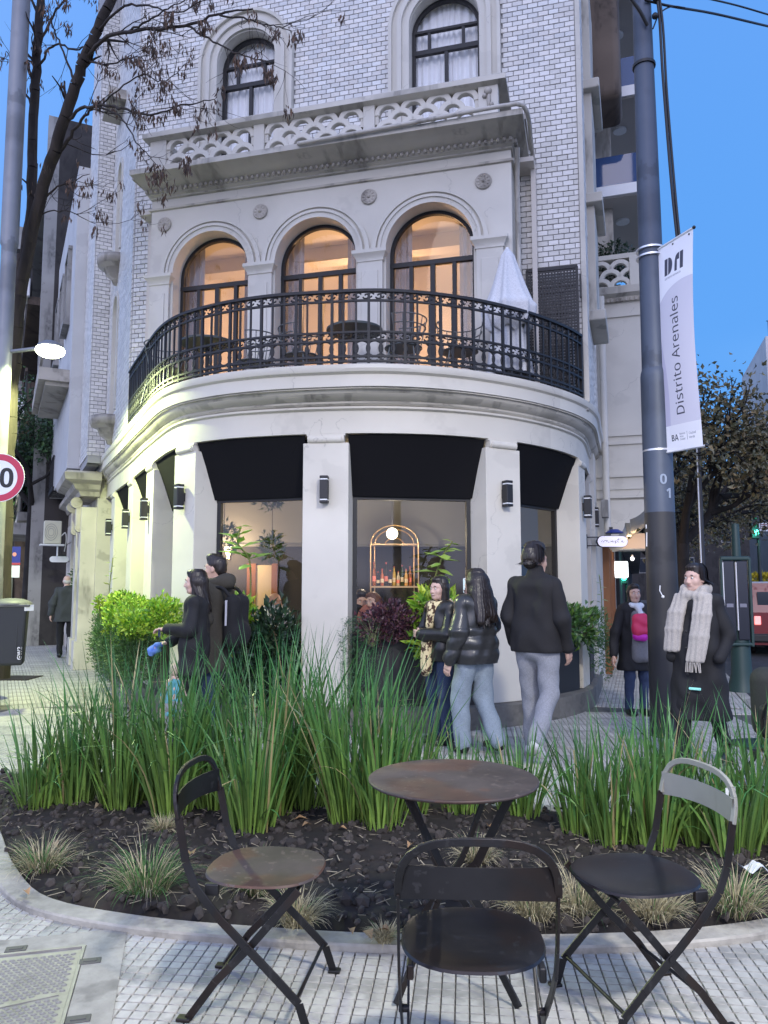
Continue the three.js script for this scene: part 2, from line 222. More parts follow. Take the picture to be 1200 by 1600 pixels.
// metal hatch let into the pavement
{
  const h = thing('utility_hatch', 'grey metal access cover with raised ovals let into the tiled pavement', 'hatch', [hatchC[0], 0, -hatchC[1]], 0.25);
  const mIron = M([0.36, 0.35, 0.34], 0.55, { metal: 0.15, map: T.conc, bumpMap: T.concB, bumpScale: 0.001 });
  const s = poly([[-0.64, -0.6], [0.64, -0.6], [0.64, 0.5], [-0.64, 0.5]]); s.holes.push(poly([[-0.49, -0.45], [0.49, -0.45], [0.49, 0.37], [-0.49, 0.37]]));
  part(h, 'concrete_surround', ext(s, 0.02).rotateX(-Math.PI / 2).translate(0, -0.014, 0), mCurb);
  part(h, 'frame_edge', sweepPoly([[-0.475, 0.435], [0.475, 0.435], [0.475, -0.355], [-0.475, -0.355]], [[0, -0.012], [0, 0.009], [0.012, 0.009], [0.012, -0.012]], -1, true), mIron);
  part(h, 'lid', [box(0.945, 0.012, 0.785, 0, -0.004, 0.04), box(0.9, 0.005, 0.02, 0, 0.003, 0.1, 0.22)], mIron);
  const L = []; for (let i = -16; i < 17; i++) for (let j = -16; j < 20; j++) { const x = i * 0.028 + (j & 1) * 0.014, z = j * 0.0205 + 0.02; if (Math.abs(x) > 0.455 || z < -0.33 || z > 0.41) continue; if (Math.abs(z - 0.1 + x * 0.22) < 0.02) continue; L.push(XF(x, 0.002, z, 0, 0, 0, V(0.0115, 0.005, 0.0075))); }
  inst(h, 'raised_ovals', new THREE.SphereGeometry(1, 8, 5), mIron, L);
  for (const [x, z] of [[0.22, -0.40], [0.52, -0.22], [0.53, 0.2]]) part(h, 'lifting_slot', [rbox(0.08, 0.006, 0.045, x, 0.007, z, 0.002), box(0.05, 0.004, 0.02, x, 0.0105, z)], M([0.12, 0.115, 0.11], 0.7, { metal: 0.4 }));
}

// ---------- corner building ----------
const mCream = M([0.69, 0.67, 0.615], 0.75, { map: T.plaster });
const mCreamG = M([0.62, 0.60, 0.545], 0.8, { map: T.grime });
const mStone = M([0.50, 0.475, 0.43], 0.85, { map: T.grime });
const mPlinth = M([0.17, 0.165, 0.15], 0.7, { map: T.conc });
const mBlack = M([0.012, 0.012, 0.013], 0.45);
const mIronB = M([0.009, 0.009, 0.010], 0.55);
const mBrick = [[0.74, 0.735, 0.725], [0.79, 0.785, 0.78], [0.66, 0.655, 0.635]].map((c) => M(c, 0.45, { map: T.plaster }));
const mMortar = M([0.35, 0.345, 0.34], 0.95);
const mFab = M([0.009, 0.009, 0.0105], 0.95, { specularIntensity: 0.25 });
const mWhite = M([0.78, 0.78, 0.77], 0.5);
const mCurtain = M([0.84, 0.83, 0.82], 0.95);
const mCurtG = M([0.30, 0.30, 0.33], 0.95, { transmission: 0.35, thickness: 0 });
const AX = -3.67, AD = 10.85, BX = 2.49, BD = 9.2;
const bld = thing('corner_building', 'white brick corner building with curved balcony, arched windows and cream ground floor pillars', 'building', [AX, 0, -AD], -15 * D2R);
const FM = bld.matrixWorld.clone();
const LM = new THREE.Matrix4().makeBasis(V(0.446, 0, 0.895), V(0, 1, 0), V(-0.895, 0, 0.446)).setPosition(AX, 0, -AD);
const RM = new THREE.Matrix4().makeBasis(V(0.312, 0, -0.95), V(0, 1, 0), V(0.95, 0, 0.312)).setPosition(BX, 0, -BD);
// plan lines of the ground floor: pillar faces (inner) and slab edge (outer)
const planC = [[-5.05, 13.9, -5.2, 13.83], [-4.58, 12.95, -4.74, 12.87], [-3.77, 11.38, -3.93, 11.29], [-3.05, 9.95, -3.21, 9.86], [-2.27, 8.62, -2.44, 8.50], [-1.75, 8.26, -1.87, 8.04], [-1.2, 8.08, -1.27, 7.78], [-0.61, 7.97, -0.62, 7.65], [0, 7.94, 0, 7.60], [0.65, 8.04, 0.72, 7.76], [1.3, 8.32, 1.44, 8.14], [1.78, 8.68, 1.93, 8.53], [2.17, 9.1, 2.34, 8.98], [2.5, 9.65, 2.68, 9.56], [2.87, 10.72, 3.05, 10.66], [3.22, 11.8, 3.40, 11.74]];
const crv = (k) => new THREE.CatmullRomCurve3(planC.map((p) => V(p[k], 0, -p[k + 1])), false, 'centripetal');
const cG = crv(0), cS = crv(2), NS = 15 * 8;
const at = (c, i) => { const p = c.getPoint(i / 15); return new THREE.Vector2(p.x, p.z); };
const GG = [], SS = []; for (let i = 0; i <= NS; i++) { GG.push(at(cG, i / 8)); SS.push(at(cS, i / 8)); }
const nrm = (i, c = cG) => { const a = at(c, Math.max(0, i - 0.05)), b = at(c, Math.min(15, i + 0.05)), t = b.sub(a).normalize(); return new THREE.Vector2(-t.y, t.x).multiplyScalar(1); }; // outward (to the street): path runs left to right
{
  const n0 = nrm(7); if (n0.y < 0) throw new Error('normal'); // +z is towards the viewer
}
const facY = (i) => { const n = nrm(i); return Math.atan2(n.x, n.y); };
const off = (i, o) => { const p = at(cG, i), n = nrm(i); return new THREE.Vector2(p.x + n.x * o, p.y + n.y * o); };
// entablature, cornice and slab
wpart(bld, 'fascia', sweep2(GG, SS, [[-0.9, 3.06], [0.02, 3.06], [0.02, 3.30], [0.16, 3.315], [0.16, 3.335], [0.08, 3.345], [-0.9, 3.345]]), mCream);
wpart(bld, 'cornice', sweep2(GG, SS, [[-0.9, 3.347], [0.12, 3.347], [0.20, 3.365], [0.22, 3.385], [0.42, 3.405], [0.60, 3.44], [0.66, 3.468], [0.78, 3.472], [0.78, 3.486], [-0.9, 3.486]]), mCreamG);
wpart(bld, 'balcony_slab_edge', sweep2(GG, SS, [[-0.9, 3.488], [0.86, 3.488], [0.88, 3.61], [1.0, 3.63], [1.05, 3.66], [1.05, 3.70], [0.92, 3.715], [-0.9, 3.715]]), mCream);
{ const P = GG.map((p, i) => [lerp(p.x, SS[i].x, -0.6), -lerp(p.y, SS[i].y, -0.6)]); const bf = flat([...P, [4.2, 14.2], [-4.2, 15.2]], 0); wpart(bld, 'balcony_floor', [bf.clone().translate(0, 3.712, 0)], M([0.34, 0.32, 0.30], 0.8, { map: T.conc })); wpart(bld, 'soffit', bf.translate(0, 3.10, 0), mCream); }
wpart(bld, 'plinth', sweep2(GG.map((p, i) => p.clone().lerp(SS[i], -1)), SS, [[0, 0.24], [0.62, 0.24], [0.70, 0.225], [0.72, 0.0], [0, 0]].map(([k, y]) => [k, y - 0.004])), mPlinth);
// pillars with scrolled caps
const pillarAt = [1, 2, 3, 4.05, 7, 10, 13, 14.35];
const pillarW = [0.42, 0.42, 0.44, 0.46, 0.485, 0.47, 0.44, 0.42];
pillarAt.forEach((i, k) => {
  const w = pillarW[k], c = off(i, -0.165), a = facY(i);
  const p = wpart(bld, 'pillar', rbox(w, 2.72, 0.34, 0, 1.60, 0, 0.006).rotateY(a).translate(c.x, 0, c.y), mCream);
  const cap = [rbox(w * 0.62, 0.085, 0.14, 0, 3.005, 0.115, 0.03), cyl(0.042, 0.042, w * 0.70, 0, 0, 0, 14).rotateZ(Math.PI / 2).translate(0, 3.0, 0.16), cyl(0.05, 0.05, 0.03, 0, 0, 0, 14).rotateZ(Math.PI / 2).translate(w * 0.37, 3.005, 0.14), cyl(0.05, 0.05, 0.03, 0, 0, 0, 14).rotateZ(Math.PI / 2).translate(-w * 0.37, 3.005, 0.14), box(w * 0.85, 0.02, 0.33, 0, 3.048, 0.01)];
  wpart(bld, 'pillar_cap', mg(cap).rotateY(a).translate(c.x, 0, c.y), mCream);
});
// bays: awning, glazing, spandrel
const bayGlass = [];
for (let k = 0; k < 7; k++) {
  const ia = pillarAt[k], ib = pillarAt[k + 1], wa = pillarW[k] / 2, wb = pillarW[k + 1] / 2;
  const pa = off(ia, 0), pb = off(ib, 0), ta = nrm(ia), tb = nrm(ib);
  const A = new THREE.Vector2(pa.x + ta.y * (wa - 0.01), pa.y - ta.x * (wa - 0.01)), B = new THREE.Vector2(pb.x - tb.y * (wb - 0.01), pb.y + tb.x * (wb - 0.01)); // pillar edges on the face line
  const inA = A.clone().addScaledVector(ta, -0.30), inB = B.clone().addScaledVector(tb, -0.30);
  // slack fabric awning drawn in from the fascia to the glass
  const N = 8, Gp = [], Sp = []; for (let j = 0; j <= N; j++) { const t = j / N, i = lerp(ia, ib, t), q = off(i, -0.03), lin = A.clone().lerp(B, t), w = Math.min(1, Math.min(t, 1 - t) * 6); Sp.push(lin.clone().addScaledVector(ta.clone().lerp(tb, t), -0.02).lerp(q, w)); Gp.push(inA.clone().lerp(inB, t).addScaledVector(ta.clone().lerp(tb, t), 0.04)); }
  wpart(bld, 'awning', sweep2(Gp, Sp, [[0, 2.43], [0.06, 2.425], [0.52, 2.75], [1, 3.05], [0.94, 3.052], [0.46, 2.76], [0, 2.445]], false), mFab);
  const fl = inA.distanceTo(inB), mid = inA.clone().lerp(inB, 0.5), ang = Math.atan2(-(inB.y - inA.y), inB.x - inA.x);
  const fr = wpart(bld, 'shop_window', mg([box(fl, 0.05, 0.05, 0, 2.42, 0), box(fl, 0.05, 0.05, 0, 1.0, 0), box(0.045, 1.5, 0.055, -fl / 2 + 0.03, 1.71, 0), box(0.045, 1.5, 0.055, fl / 2 - 0.03, 1.71, 0)]).rotateY(ang).translate(mid.x, 0, mid.y), mIronB);
  wpart(fr, 'pane', new THREE.PlaneGeometry(fl - 0.1, 1.4).rotateY(ang).translate(mid.x, 1.71, mid.y), GLASS);
  wpart(bld, 'window_spandrel', box(fl, 0.78, 0.12, 0, 0.61, -0.02).rotateY(ang).translate(mid.x, 0, mid.y), mBlack);
  wpart(bld, 'lintel_panel', box(fl, 0.64, 0.03, 0, 2.76, -0.02).rotateY(ang).translate(mid.x, 0, mid.y), mFab);
  bayGlass.push({ inA, inB, A, B, ta, tb, ang, mid, fl });
}
// railing of wrought iron along the slab
{
  const N0 = 2.45, N1 = 12.15, path = (t, y, o = 0.92) => { const i = lerp(N0, N1, t), g = at(cG, i), s = at(cS, i); return V(lerp(g.x, s.x, o), y, lerp(g.y, s.y, o)); };
  const pts = []; for (let k = 0; k <= 90; k++) pts.push(k / 90);
  const railG = (y, w, h) => { const a = pts.map((t) => { const p = path(t, 0), n = nrm(lerp(N0, N1, t), cS); return [new THREE.Vector2(p.x - n.x * w / 2, p.z - n.y * w / 2), new THREE.Vector2(p.x + n.x * w / 2, p.z + n.y * w / 2)]; }); return sweep2(a.map((q) => q[0]), a.map((q) => q[1]), [[0, y - h / 2], [1, y - h / 2], [1, y + h / 2], [0, y + h / 2], [0, y - h / 2]], false); };
  const rail = wpart(bld, 'railing', railG(4.478, 0.05, 0.03), mIronB);
  for (const y of [4.375, 4.045, 3.955, 3.79, 3.74]) wpart(rail, 'rail', railG(y, 0.026, 0.02), mIronB);
  let L = 0, prev = path(0, 0), ts = [0], acc = 0; const fine = []; for (let k = 1; k <= 600; k++) { const p = path(k / 600, 0); L += p.distanceTo(prev); fine.push([k / 600, L]); prev = p; }
  const nb = 63, tAt = (s) => { const q = fine.find((e) => e[1] >= s * L); return q ? q[0] : 1; };
  const ringG = fin(new THREE.TorusGeometry(0.08, 0.0105, 5, 18)), scG = (() => { const p = []; for (let k = 0; k <= 16; k++) { const a = k / 16 * 4.9 * 1.15, r = 0.036 - 0.026 * k / 16; p.push(V(Math.cos(a) * r, Math.sin(a) * r, 0)); } return fin(tube(p, 0.0088, 4, 18)); })();
  const thick = fin(box(0.027, 0.76, 0.027)), thin = fin(box(0.018, 0.735, 0.018));
  rail.updateMatrixWorld(true); const inv = rail.matrixWorld.clone().invert();
  const put = (n, g, p, ry, rz = 0, s = 1) => { const m = new THREE.Mesh(g, mIronB); m.name = n; new THREE.Matrix4().multiplyMatrices(inv, XF(p.x, p.y, p.z, 0, ry, rz, s)).decompose(m.position, m.quaternion, m.scale); rail.add(m); };
  const low = [], lowInv = [];
  for (let k = 0; k <= nb; k++) {
    const t = tAt(k / nb), i = lerp(N0, N1, t), n = nrm(i, cS), ry = Math.atan2(n.x, n.y);
    put('baluster', k % 3 ? thin : thick, path(t, 4.095), ry);
    if (k === nb) break;
    const tm = tAt((k + 0.5) / nb), im = lerp(N0, N1, tm), nm = nrm(im, cS), rm = Math.atan2(nm.x, nm.y), tx = V(Math.cos(rm), 0, -Math.sin(rm));
    put('scroll', scG, path(tm, 4.425).addScaledVector(tx, -0.042), rm, 0.4); put('scroll', scG, path(tm, 4.425).addScaledVector(tx, 0.042), rm, 0.4 + Math.PI);
    put('band_scroll', scG, path(tm, 4.0).addScaledVector(tx, -0.042), rm, 0.4); put('band_scroll', scG, path(tm, 4.0).addScaledVector(tx, 0.042), rm, 0.4 + Math.PI);
    put('ring', ringG, path(tm, 3.872), rm);
    for (const s of [-1, 1]) low.push(scG.clone().scale(0.62, 0.62, 0.62).rotateZ(0.4 + (s > 0 ? Math.PI : 0)).rotateY(rm).translate(...path(tm, 3.766).addScaledVector(tx, 0.042 * s).toArray()));
  }
  wpart(rail, 'lower_scrolls', low, mIronB);
}
// ---- upper floors: front wall in the plane z = 0 of the building frame ----
const upWin = [[1.755, 0.9], [4.635, 0.95]];
const arch = (xc, w, yb, ys) => { const s = new THREE.Shape(); s.moveTo(xc - w / 2, yb); s.lineTo(xc + w / 2, yb); s.lineTo(xc + w / 2, ys); s.absarc(xc, ys, w / 2, 0, Math.PI, false); s.closePath(); return s; };
const archP = (xc, w, yb, ys) => { const s = new THREE.Path(); s.moveTo(xc - w / 2, yb); s.lineTo(xc + w / 2, yb); s.lineTo(xc + w / 2, ys); s.absarc(xc, ys, w / 2, 0, Math.PI, false); s.closePath(); return s; };
const ringArch = (xc, w0, w1, yb, ys, d) => { const s = arch(xc, w1, yb, ys); s.holes.push(archP(xc, w0, yb + 0.0001, ys)); const o = new THREE.Shape(); o.moveTo(xc - w1 / 2, yb); o.lineTo(xc - w0 / 2, yb); o.lineTo(xc - w0 / 2, ys); o.absarc(xc, ys, w0 / 2, Math.PI, 0, true); o.lineTo(xc + w0 / 2, yb); o.lineTo(xc + w1 / 2, yb); o.lineTo(xc + w1 / 2, ys); o.absarc(xc, ys, w1 / 2, 0, Math.PI, false); o.closePath(); return ext(o, d, 0, 20); };
function archWindow(par, xc, w, yb, ys, z, bars, hinges) { // black steel frame, bars, pane
  const fr = part(par, 'arched_window', ringArch(xc, w - 0.09, w - 0.004, yb, ys, 0.06).translate(0, 0, z), mIronB);
  for (const [x0, y0, x1, y1, t] of bars) { if (x0 === x1) part(fr, 'mullion', box(t, y1 - y0, 0.05, xc + x0, (y0 + y1) / 2, z + 0.032), mIronB); else part(fr, 'transom', box(x1 - x0, t, 0.056, xc + (x0 + x1) / 2, y0, z + 0.034), mIronB); }
  const g = new THREE.ShapeGeometry(arch(xc, w - 0.05, yb, ys), 16).translate(0, 0, z + 0.02); part(fr, 'pane', g, GLASS); return fr;
}
{
  const W = 6.38, H0 = 3.6, H1 = 14;
  const s = poly([[0, H0], [W, H0], [W, H1], [0, H1]]); for (const [x, w] of upWin) s.holes.push(archP(x, w + 0.004, 7.12, 9.0)); s.holes.push(poly([[0.75, 3.7], [5.4, 3.7], [5.4, 6.6], [0.75, 6.6]]));
  const wall = part(bld, 'front_wall', ext(s, 0.34).translate(0, 0, -0.35), mMortar);
  const bricks = [];
  const bl = 0.132, bh = 0.069;
  const rowFree = (y) => { let iv = [[0.02, W - 0.05]]; const cut = (a, b) => { const o = []; for (const [p, q] of iv) { if (b <= p || a >= q) o.push([p, q]); else { if (a > p) o.push([p, a]); if (b < q) o.push([b, q]); } } iv = o; }; if (y < 7.0) cut(0.6, 5.54); for (const [c, w] of upWin) { const R = w / 2 + 0.28; if (y < 9.02) cut(c - R, c + R); else if (y - 9.02 < R) { const h = Math.sqrt(R * R - (y - 9.02) ** 2); cut(c - h, c + h); } } return iv; };
  for (let r = 0; r * bh + 3.76 < 10.6; r++) { const y = 3.76 + r * bh; for (const [p, q] of rowFree(y)) for (let c = -1; c * bl < W + 0.2; c++) { const x0 = Math.max(p, c * bl + (r & 1 ? 0 : bl / 2)), x1 = Math.min(q, (c + 1) * bl + (r & 1 ? 0 : bl / 2)); if (x1 - x0 > 0.03) bricks.push([(x0 + x1) / 2, y, (x1 - x0 - 0.009) / (bl - 0.009)]); } }
  const bg = fin(new RoundedBoxGeometry(bl - 0.009, bh - 0.0095, 0.022, 1, 0.003));
  // the bricks that show largest: the pier beside the balcony and between the upper windows
  bricks.sort((p, q) => (Math.abs(p[0] - 6.1) * 1.6 + Math.abs(p[1] - 6.6)) - (Math.abs(q[0] - 6.1) * 1.6 + Math.abs(q[1] - 6.6)));
  const rest = [], cl = [];
  bricks.forEach(([x, y, sx], i) => { const z = rr(-0.002, 0.002); if (i < 300) shared(wall, i ? 'brick_' + String(i).padStart(3, '0') : 'brick', bg, mBrick[rnd() * 3 | 0], x, y, z, 0, 0, rr(-0.004, 0.004)).scale.x = sx; else { rest.push(XF(x, y, z, 0, 0, rr(-0.004, 0.004), V(sx, 1, 1))); const k = rr(0.84, 1.08), w = rr(0.97, 1.02); cl.push(new THREE.Color(k * w, k, k / w)); } });
  const im = inst(wall, 'bricks_beyond', bg, mBrick[0], rest, cl);
  part(bld, 'corner_strip', box(0.06, 9.8, 0.07, W - 0.015, 8.6, -0.005), mCream);
  // window surrounds of the upper floor
  upWin.forEach(([x, w]) => {
    const su = part(bld, 'window_surround', ringArch(x, w, w + 0.56, 7.12, 9.02, 0.05), mCream);
    part(su, 'moulding', ringArch(x, w + 0.20, w + 0.32, 7.12, 9.02, 0.035).translate(0, 0, 0.052), mCream); part(su, 'moulding', ringArch(x, w + 0.47, w + 0.56, 7.12, 9.02, 0.04).translate(0, 0, 0.052), mCream);
    part(su, 'reveal', ringArch(x, w - 0.002, w + 0.05, 7.12, 9.0, 0.3).translate(0, 0, -0.29), mCream);
    archWindow(bld, x, w, 7.12, 9.0, -0.20, [[0, 7.15, 0, 8.72, 0.05], [-w / 2, 8.74, w / 2, 8.74, 0.065], [-w / 2 + 0.24, 8.77, -w / 2 + 0.24, 9.02, 0.04], [w / 2 - 0.24, 8.77, w / 2 - 0.24, 9.02, 0.04], [-w / 2, 9.04, w / 2, 9.04, 0.035]]);
    // gathered white curtains
    const cg = new THREE.PlaneGeometry(w + 0.3, 2.4, 120, 1); const p = cg.attributes.position; for (let i = 0; i < p.count; i++) p.setZ(i, 0.018 * Math.sin(p.getX(i) * 75 + Math.sin(p.getX(i) * 13) * 2)); cg.computeVertexNormals(); part(bld, 'curtain', cg.translate(x, 8.3, -0.275), mCurtain);
  });
  part(bld, 'upper_room', [box(W - 0.4, 0.1, 4, W / 2, 7.05, -2.4), box(W - 0.4, 3.2, 0.1, W / 2, 8.7, -4), box(0.1, 3.2, 3.6, 0.3, 8.7, -2.2), box(0.1, 3.2, 3.6, W - 0.3, 8.7, -2.2), box(W - 0.4, 0.1, 4, W / 2, 10.3, -2.4)], M([0.45, 0.42, 0.38], 0.9));
}
// ---- loggia projecting over the balcony ----
const LX0 = 0.6, LX1 = 5.54, LC = [1.515, 3.01, 4.515], LW = 1.11, LYS = 5.68;
{
  const s = poly([[LX0, 3.716], [LX1, 3.716], [LX1, 6.84], [LX0, 6.84]]); for (const c of LC) s.holes.push(archP(c, LW, 3.74, LYS));
  const lw = part(bld, 'loggia_wall', [ext(s, 0.3, 0, 20).translate(0, 0, 0.2), box(0.2, 3.1, 0.7, LX0 + 0.1, 5.26, -0.15), box(0.2, 3.1, 0.7, LX1 - 0.1, 5.26, -0.15)], mCream);
  LC.forEach((c, k) => {
    const av = part(lw, 'archivolt', ringArch(c, LW, LW + 0.13, LYS, LYS, 0.025).translate(0, 0, 0.5), mCream); part(av, 'moulding', ringArch(c, LW + 0.13, LW + 0.2, LYS, LYS, 0.045).translate(0, 0, 0.5), mCream); part(av, 'outer_moulding', ringArch(c, LW + 0.26, LW + 0.37, LYS, LYS, 0.035).translate(0, 0, 0.5), mCream);
    const b = [[-LW / 2, 5.56, LW / 2, 5.56, 0.06]]; for (const x of [-LW / 4, 0, LW / 4]) b.push([x, 3.78, x, 5.53, x ? 0.05 : 0.06]);
    archWindow(bld, c, LW, 3.74, LYS, 0.24, b);
    for (const sx of [-1, 1]) { const cg = new THREE.PlaneGeometry(0.3, 2.5, 60, 1); const p = cg.attributes.position; for (let i = 0; i < p.count; i++) p.setZ(i, 0.03 * Math.sin(p.getX(i) * 62 + Math.sin(p.getX(i) * 17))); cg.computeVertexNormals(); part(bld, 'curtain', cg.translate(c + sx * (LW / 2 - 0.09), 5.0, 0.08), mCurtG); }
  });
  for (const [x, w] of [[0.78, 0.29], [2.262, 0.33], [3.762, 0.33], [5.27, 0.33]]) { const p = part(lw, 'pilaster', rbox(w, 1.82, 0.05, x, 4.64, 0.525, 0.006), mCream); part(p, 'panel', rbox(w - 0.12, 1.6, 0.02, x, 4.62, 0.555, 0.005), mCream); part(p, 'capital', sweepPoly([[x - w / 2, 0.49], [x - w / 2, 0.55], [x + w / 2, 0.55], [x + w / 2, 0.49]], [[-0.02, 5.54], [0.012, 5.545], [0.012, 5.57], [0.028, 5.6], [0.05, 5.63], [0.06, 5.64], [0.06, 5.685], [-0.02, 5.69]], -1), mCream); part(p, 'capital_block', box(w - 0.03, 0.13, 0.075, x, 5.61, 0.515), mCream); }
  // rosettes
  for (const x of [0.81, 2.235, 3.735, 5.20]) { const L = [new THREE.TorusGeometry(0.09, 0.014, 6, 20), new THREE.TorusGeometry(0.045, 0.012, 6, 16), sph(0.024, 0, 0, 0.012, 8)]; for (let k = 0; k < 10; k++) { const a = k / 10 * 6.283; L.push(new THREE.SphereGeometry(0.02, 7, 5).scale(1.1, 0.7, 0.7).rotateZ(a).translate(Math.cos(a) * 0.068, Math.sin(a) * 0.068, 0.006)); } L.push(cyl(0.095, 0.095, 0.02, 0, 0, 0, 20).rotateX(Math.PI / 2)); part(lw, 'rosette', mg(L).translate(x, 6.42, 0.515), mStone); }
  const path = [[LX0, 0.0], [LX0, 0.5], [LX1, 0.5], [LX1, 0.0]];
  const v2 = (x, z) => new THREE.Vector2(x, z), rectSweep = (prof) => sweep2(path.map(([x, z]) => v2(x, z)), [v2(LX0 - 0.13, 0), v2(LX0 - 0.13, 1.5), v2(LX1 + 0.4, 1.5), v2(LX1 + 0.4, 0)], prof);
  part(bld, 'frieze_band', sweepPoly(path, [[-0.02, 6.62], [0.03, 6.63], [0.035, 6.655], [0.02, 6.665], [-0.02, 6.67]], -1), mCreamG);
  part(bld, 'loggia_cornice', rectSweep([[-0.02, 6.78], [0.04, 6.785], [0.05, 6.80], [0.10, 6.815], [0.12, 6.86], [0.20, 6.875], [0.30, 6.90], [0.40, 6.92], [0.46, 6.93], [0.46, 7.0], [0.42, 7.02], [-0.5, 7.03], [-0.5, 6.78]]), mCreamG);
  part(bld, 'blocking_course', rectSweep([[-0.1, 7.031], [0.31, 7.031], [0.31, 7.075], [0.27, 7.085], [-0.1, 7.085]]), mCreamG);
  const dn = []; for (let x = LX0; x < LX1 + 0.04; x += 0.075) dn.push(rbox(0.042, 0.05, 0.05, x, 6.842, 0.64, 0.015)); for (let z = 0.05; z < 0.6; z += 0.075) dn.push(rbox(0.05, 0.05, 0.042, LX1 + 0.06, 6.842, z, 0.015)); stuff(part(bld, 'egg_moulding', dn, mStone));
  part(bld, 'terrace_floor', box(LX1 - LX0 + 0.4, 0.06, 1.0, (LX0 + LX1) / 2, 7.055, 0.2), mStone);
  // fish-scale balustrade
  const bz = 0.72, bal = part(bld, 'balustrade', [sweepPoly([[LX0 + 0.12, 0.0], [LX0 + 0.12, bz], [LX1 - 0.12, bz], [LX1 - 0.12, 0.0]], [[-0.13, 7.50], [0.0, 7.485], [0.10, 7.51], [0.10, 7.575], [0.07, 7.60], [-0.13, 7.60], [-0.13, 7.50]], -1)], mCreamG);
  part(bal, 'bottom_rail', sweepPoly([[LX0 + 0.12, 0.0], [LX0 + 0.12, bz], [LX1 - 0.12, bz], [LX1 - 0.12, 0.0]], [[-0.1, 7.086], [0.03, 7.086], [0.03, 7.13], [-0.1, 7.13], [-0.1, 7.086]], -1), mCreamG);
  const posts = [0.82, 2.30, 3.80, 5.30];
  posts.forEach((x, k) => part(bal, 'post', rbox(k % 3 ? 0.15 : 0.24, 0.37, 0.13, x, 7.31, bz - 0.04, 0.006), mCream));
  const half = (() => { const r1 = 0.168, r0 = 0.112, s2 = new THREE.Shape(); s2.absarc(0, 0, r1, 0, Math.PI, false); s2.lineTo(-r0, 0); s2.absarc(0, 0, r0, Math.PI, 0, true); s2.closePath(); return fin(ext(s2, 0.07, 0.006, 10)); })();
  for (let k = 0; k < 3; k++) { const x0 = posts[k] + (k ? 0.075 : 0.12), x1 = posts[k + 1] - (k < 2 ? 0.075 : 0.12), n = 4, p = (x1 - x0) / n; for (let r = 0; r < 3; r++) for (let c = 0; c < n + (r & 1 ? 1 : 0); c++) { const x = x0 + (c + (r & 1 ? 0 : 0.5)) * p; if (r & 1 && (c === 0 || c === n)) continue; shared(bal, 'scale', half, mCream, x, 7.125 + r * 0.118, bz - 0.075 + r * 0.0015, 0, 0, 0); } for (const e of [x0 + 0.02, x1 - 0.02]) part(bal, 'scale_end', box(0.05, 0.12, 0.06, e, 7.305, bz - 0.04), mCream); }
  for (const z of [0.12, 0.36, 0.58]) shared(bal, 'scale', half, mCream, LX1 - 0.2, 7.125, z, 0, Math.PI / 2, 0);
  // ornament and rain pipes
  part(bal, 'ornament', [sph(0.05, 5.3, 7.42, bz + 0.03, 8), new THREE.SphereGeometry(0.045, 8, 6).scale(0.6, 2.2, 0.6).translate(5.31, 7.3, bz + 0.03), sph(0.03, 5.26, 7.36, bz + 0.04, 6), sph(0.03, 5.34, 7.24, bz + 0.035, 6)], mStone);
  const mPipe = M([0.60, 0.58, 0.53], 0.6, { map: T.grime });
  part(bld, 'rain_pipe', tube([V(2.95, 6.97, 1.0), V(4.2, 7.0, 1.0), V(5.55, 7.035, 1.0), V(5.72, 7.03, 0.98), V(5.77, 6.98, 0.9), V(5.78, 6.9, 0.4), V(5.78, 6.86, 0.06)], 0.026, 8, 40), mPipe);
  part(bld, 'rain_pipe', tube([V(5.62, 6.80, 0.5), V(5.60, 6.6, 0.36), V(5.60, 5.5, 0.34), V(5.60, 3.75, 0.34)], 0.03, 8, 30), mPipe);
  // lit room behind the loggia
  const mRoom = M([0.62, 0.57, 0.50], 0.9), RZ = -3.6;
  part(bld, 'lit_room', [box(5.5, 0.05, 4.0, 3.05, 3.74, -1.7), box(5.5, 3.1, 0.06, 3.05, 5.2, RZ), box(0.06, 3.1, 3.8, 0.36, 5.2, -1.75), box(0.06, 3.1, 3.8, 5.78, 5.2, -1.75), box(5.5, 0.06, 4.1, 3.05, 6.72, -1.7)], mRoom);
  part(bld, 'ceiling_beam', [box(5.4, 0.22, 0.25, 3.05, 6.58, -1.4), box(5.4, 0.08, 0.12, 3.05, 6.65, -0.35)], mRoom);
}
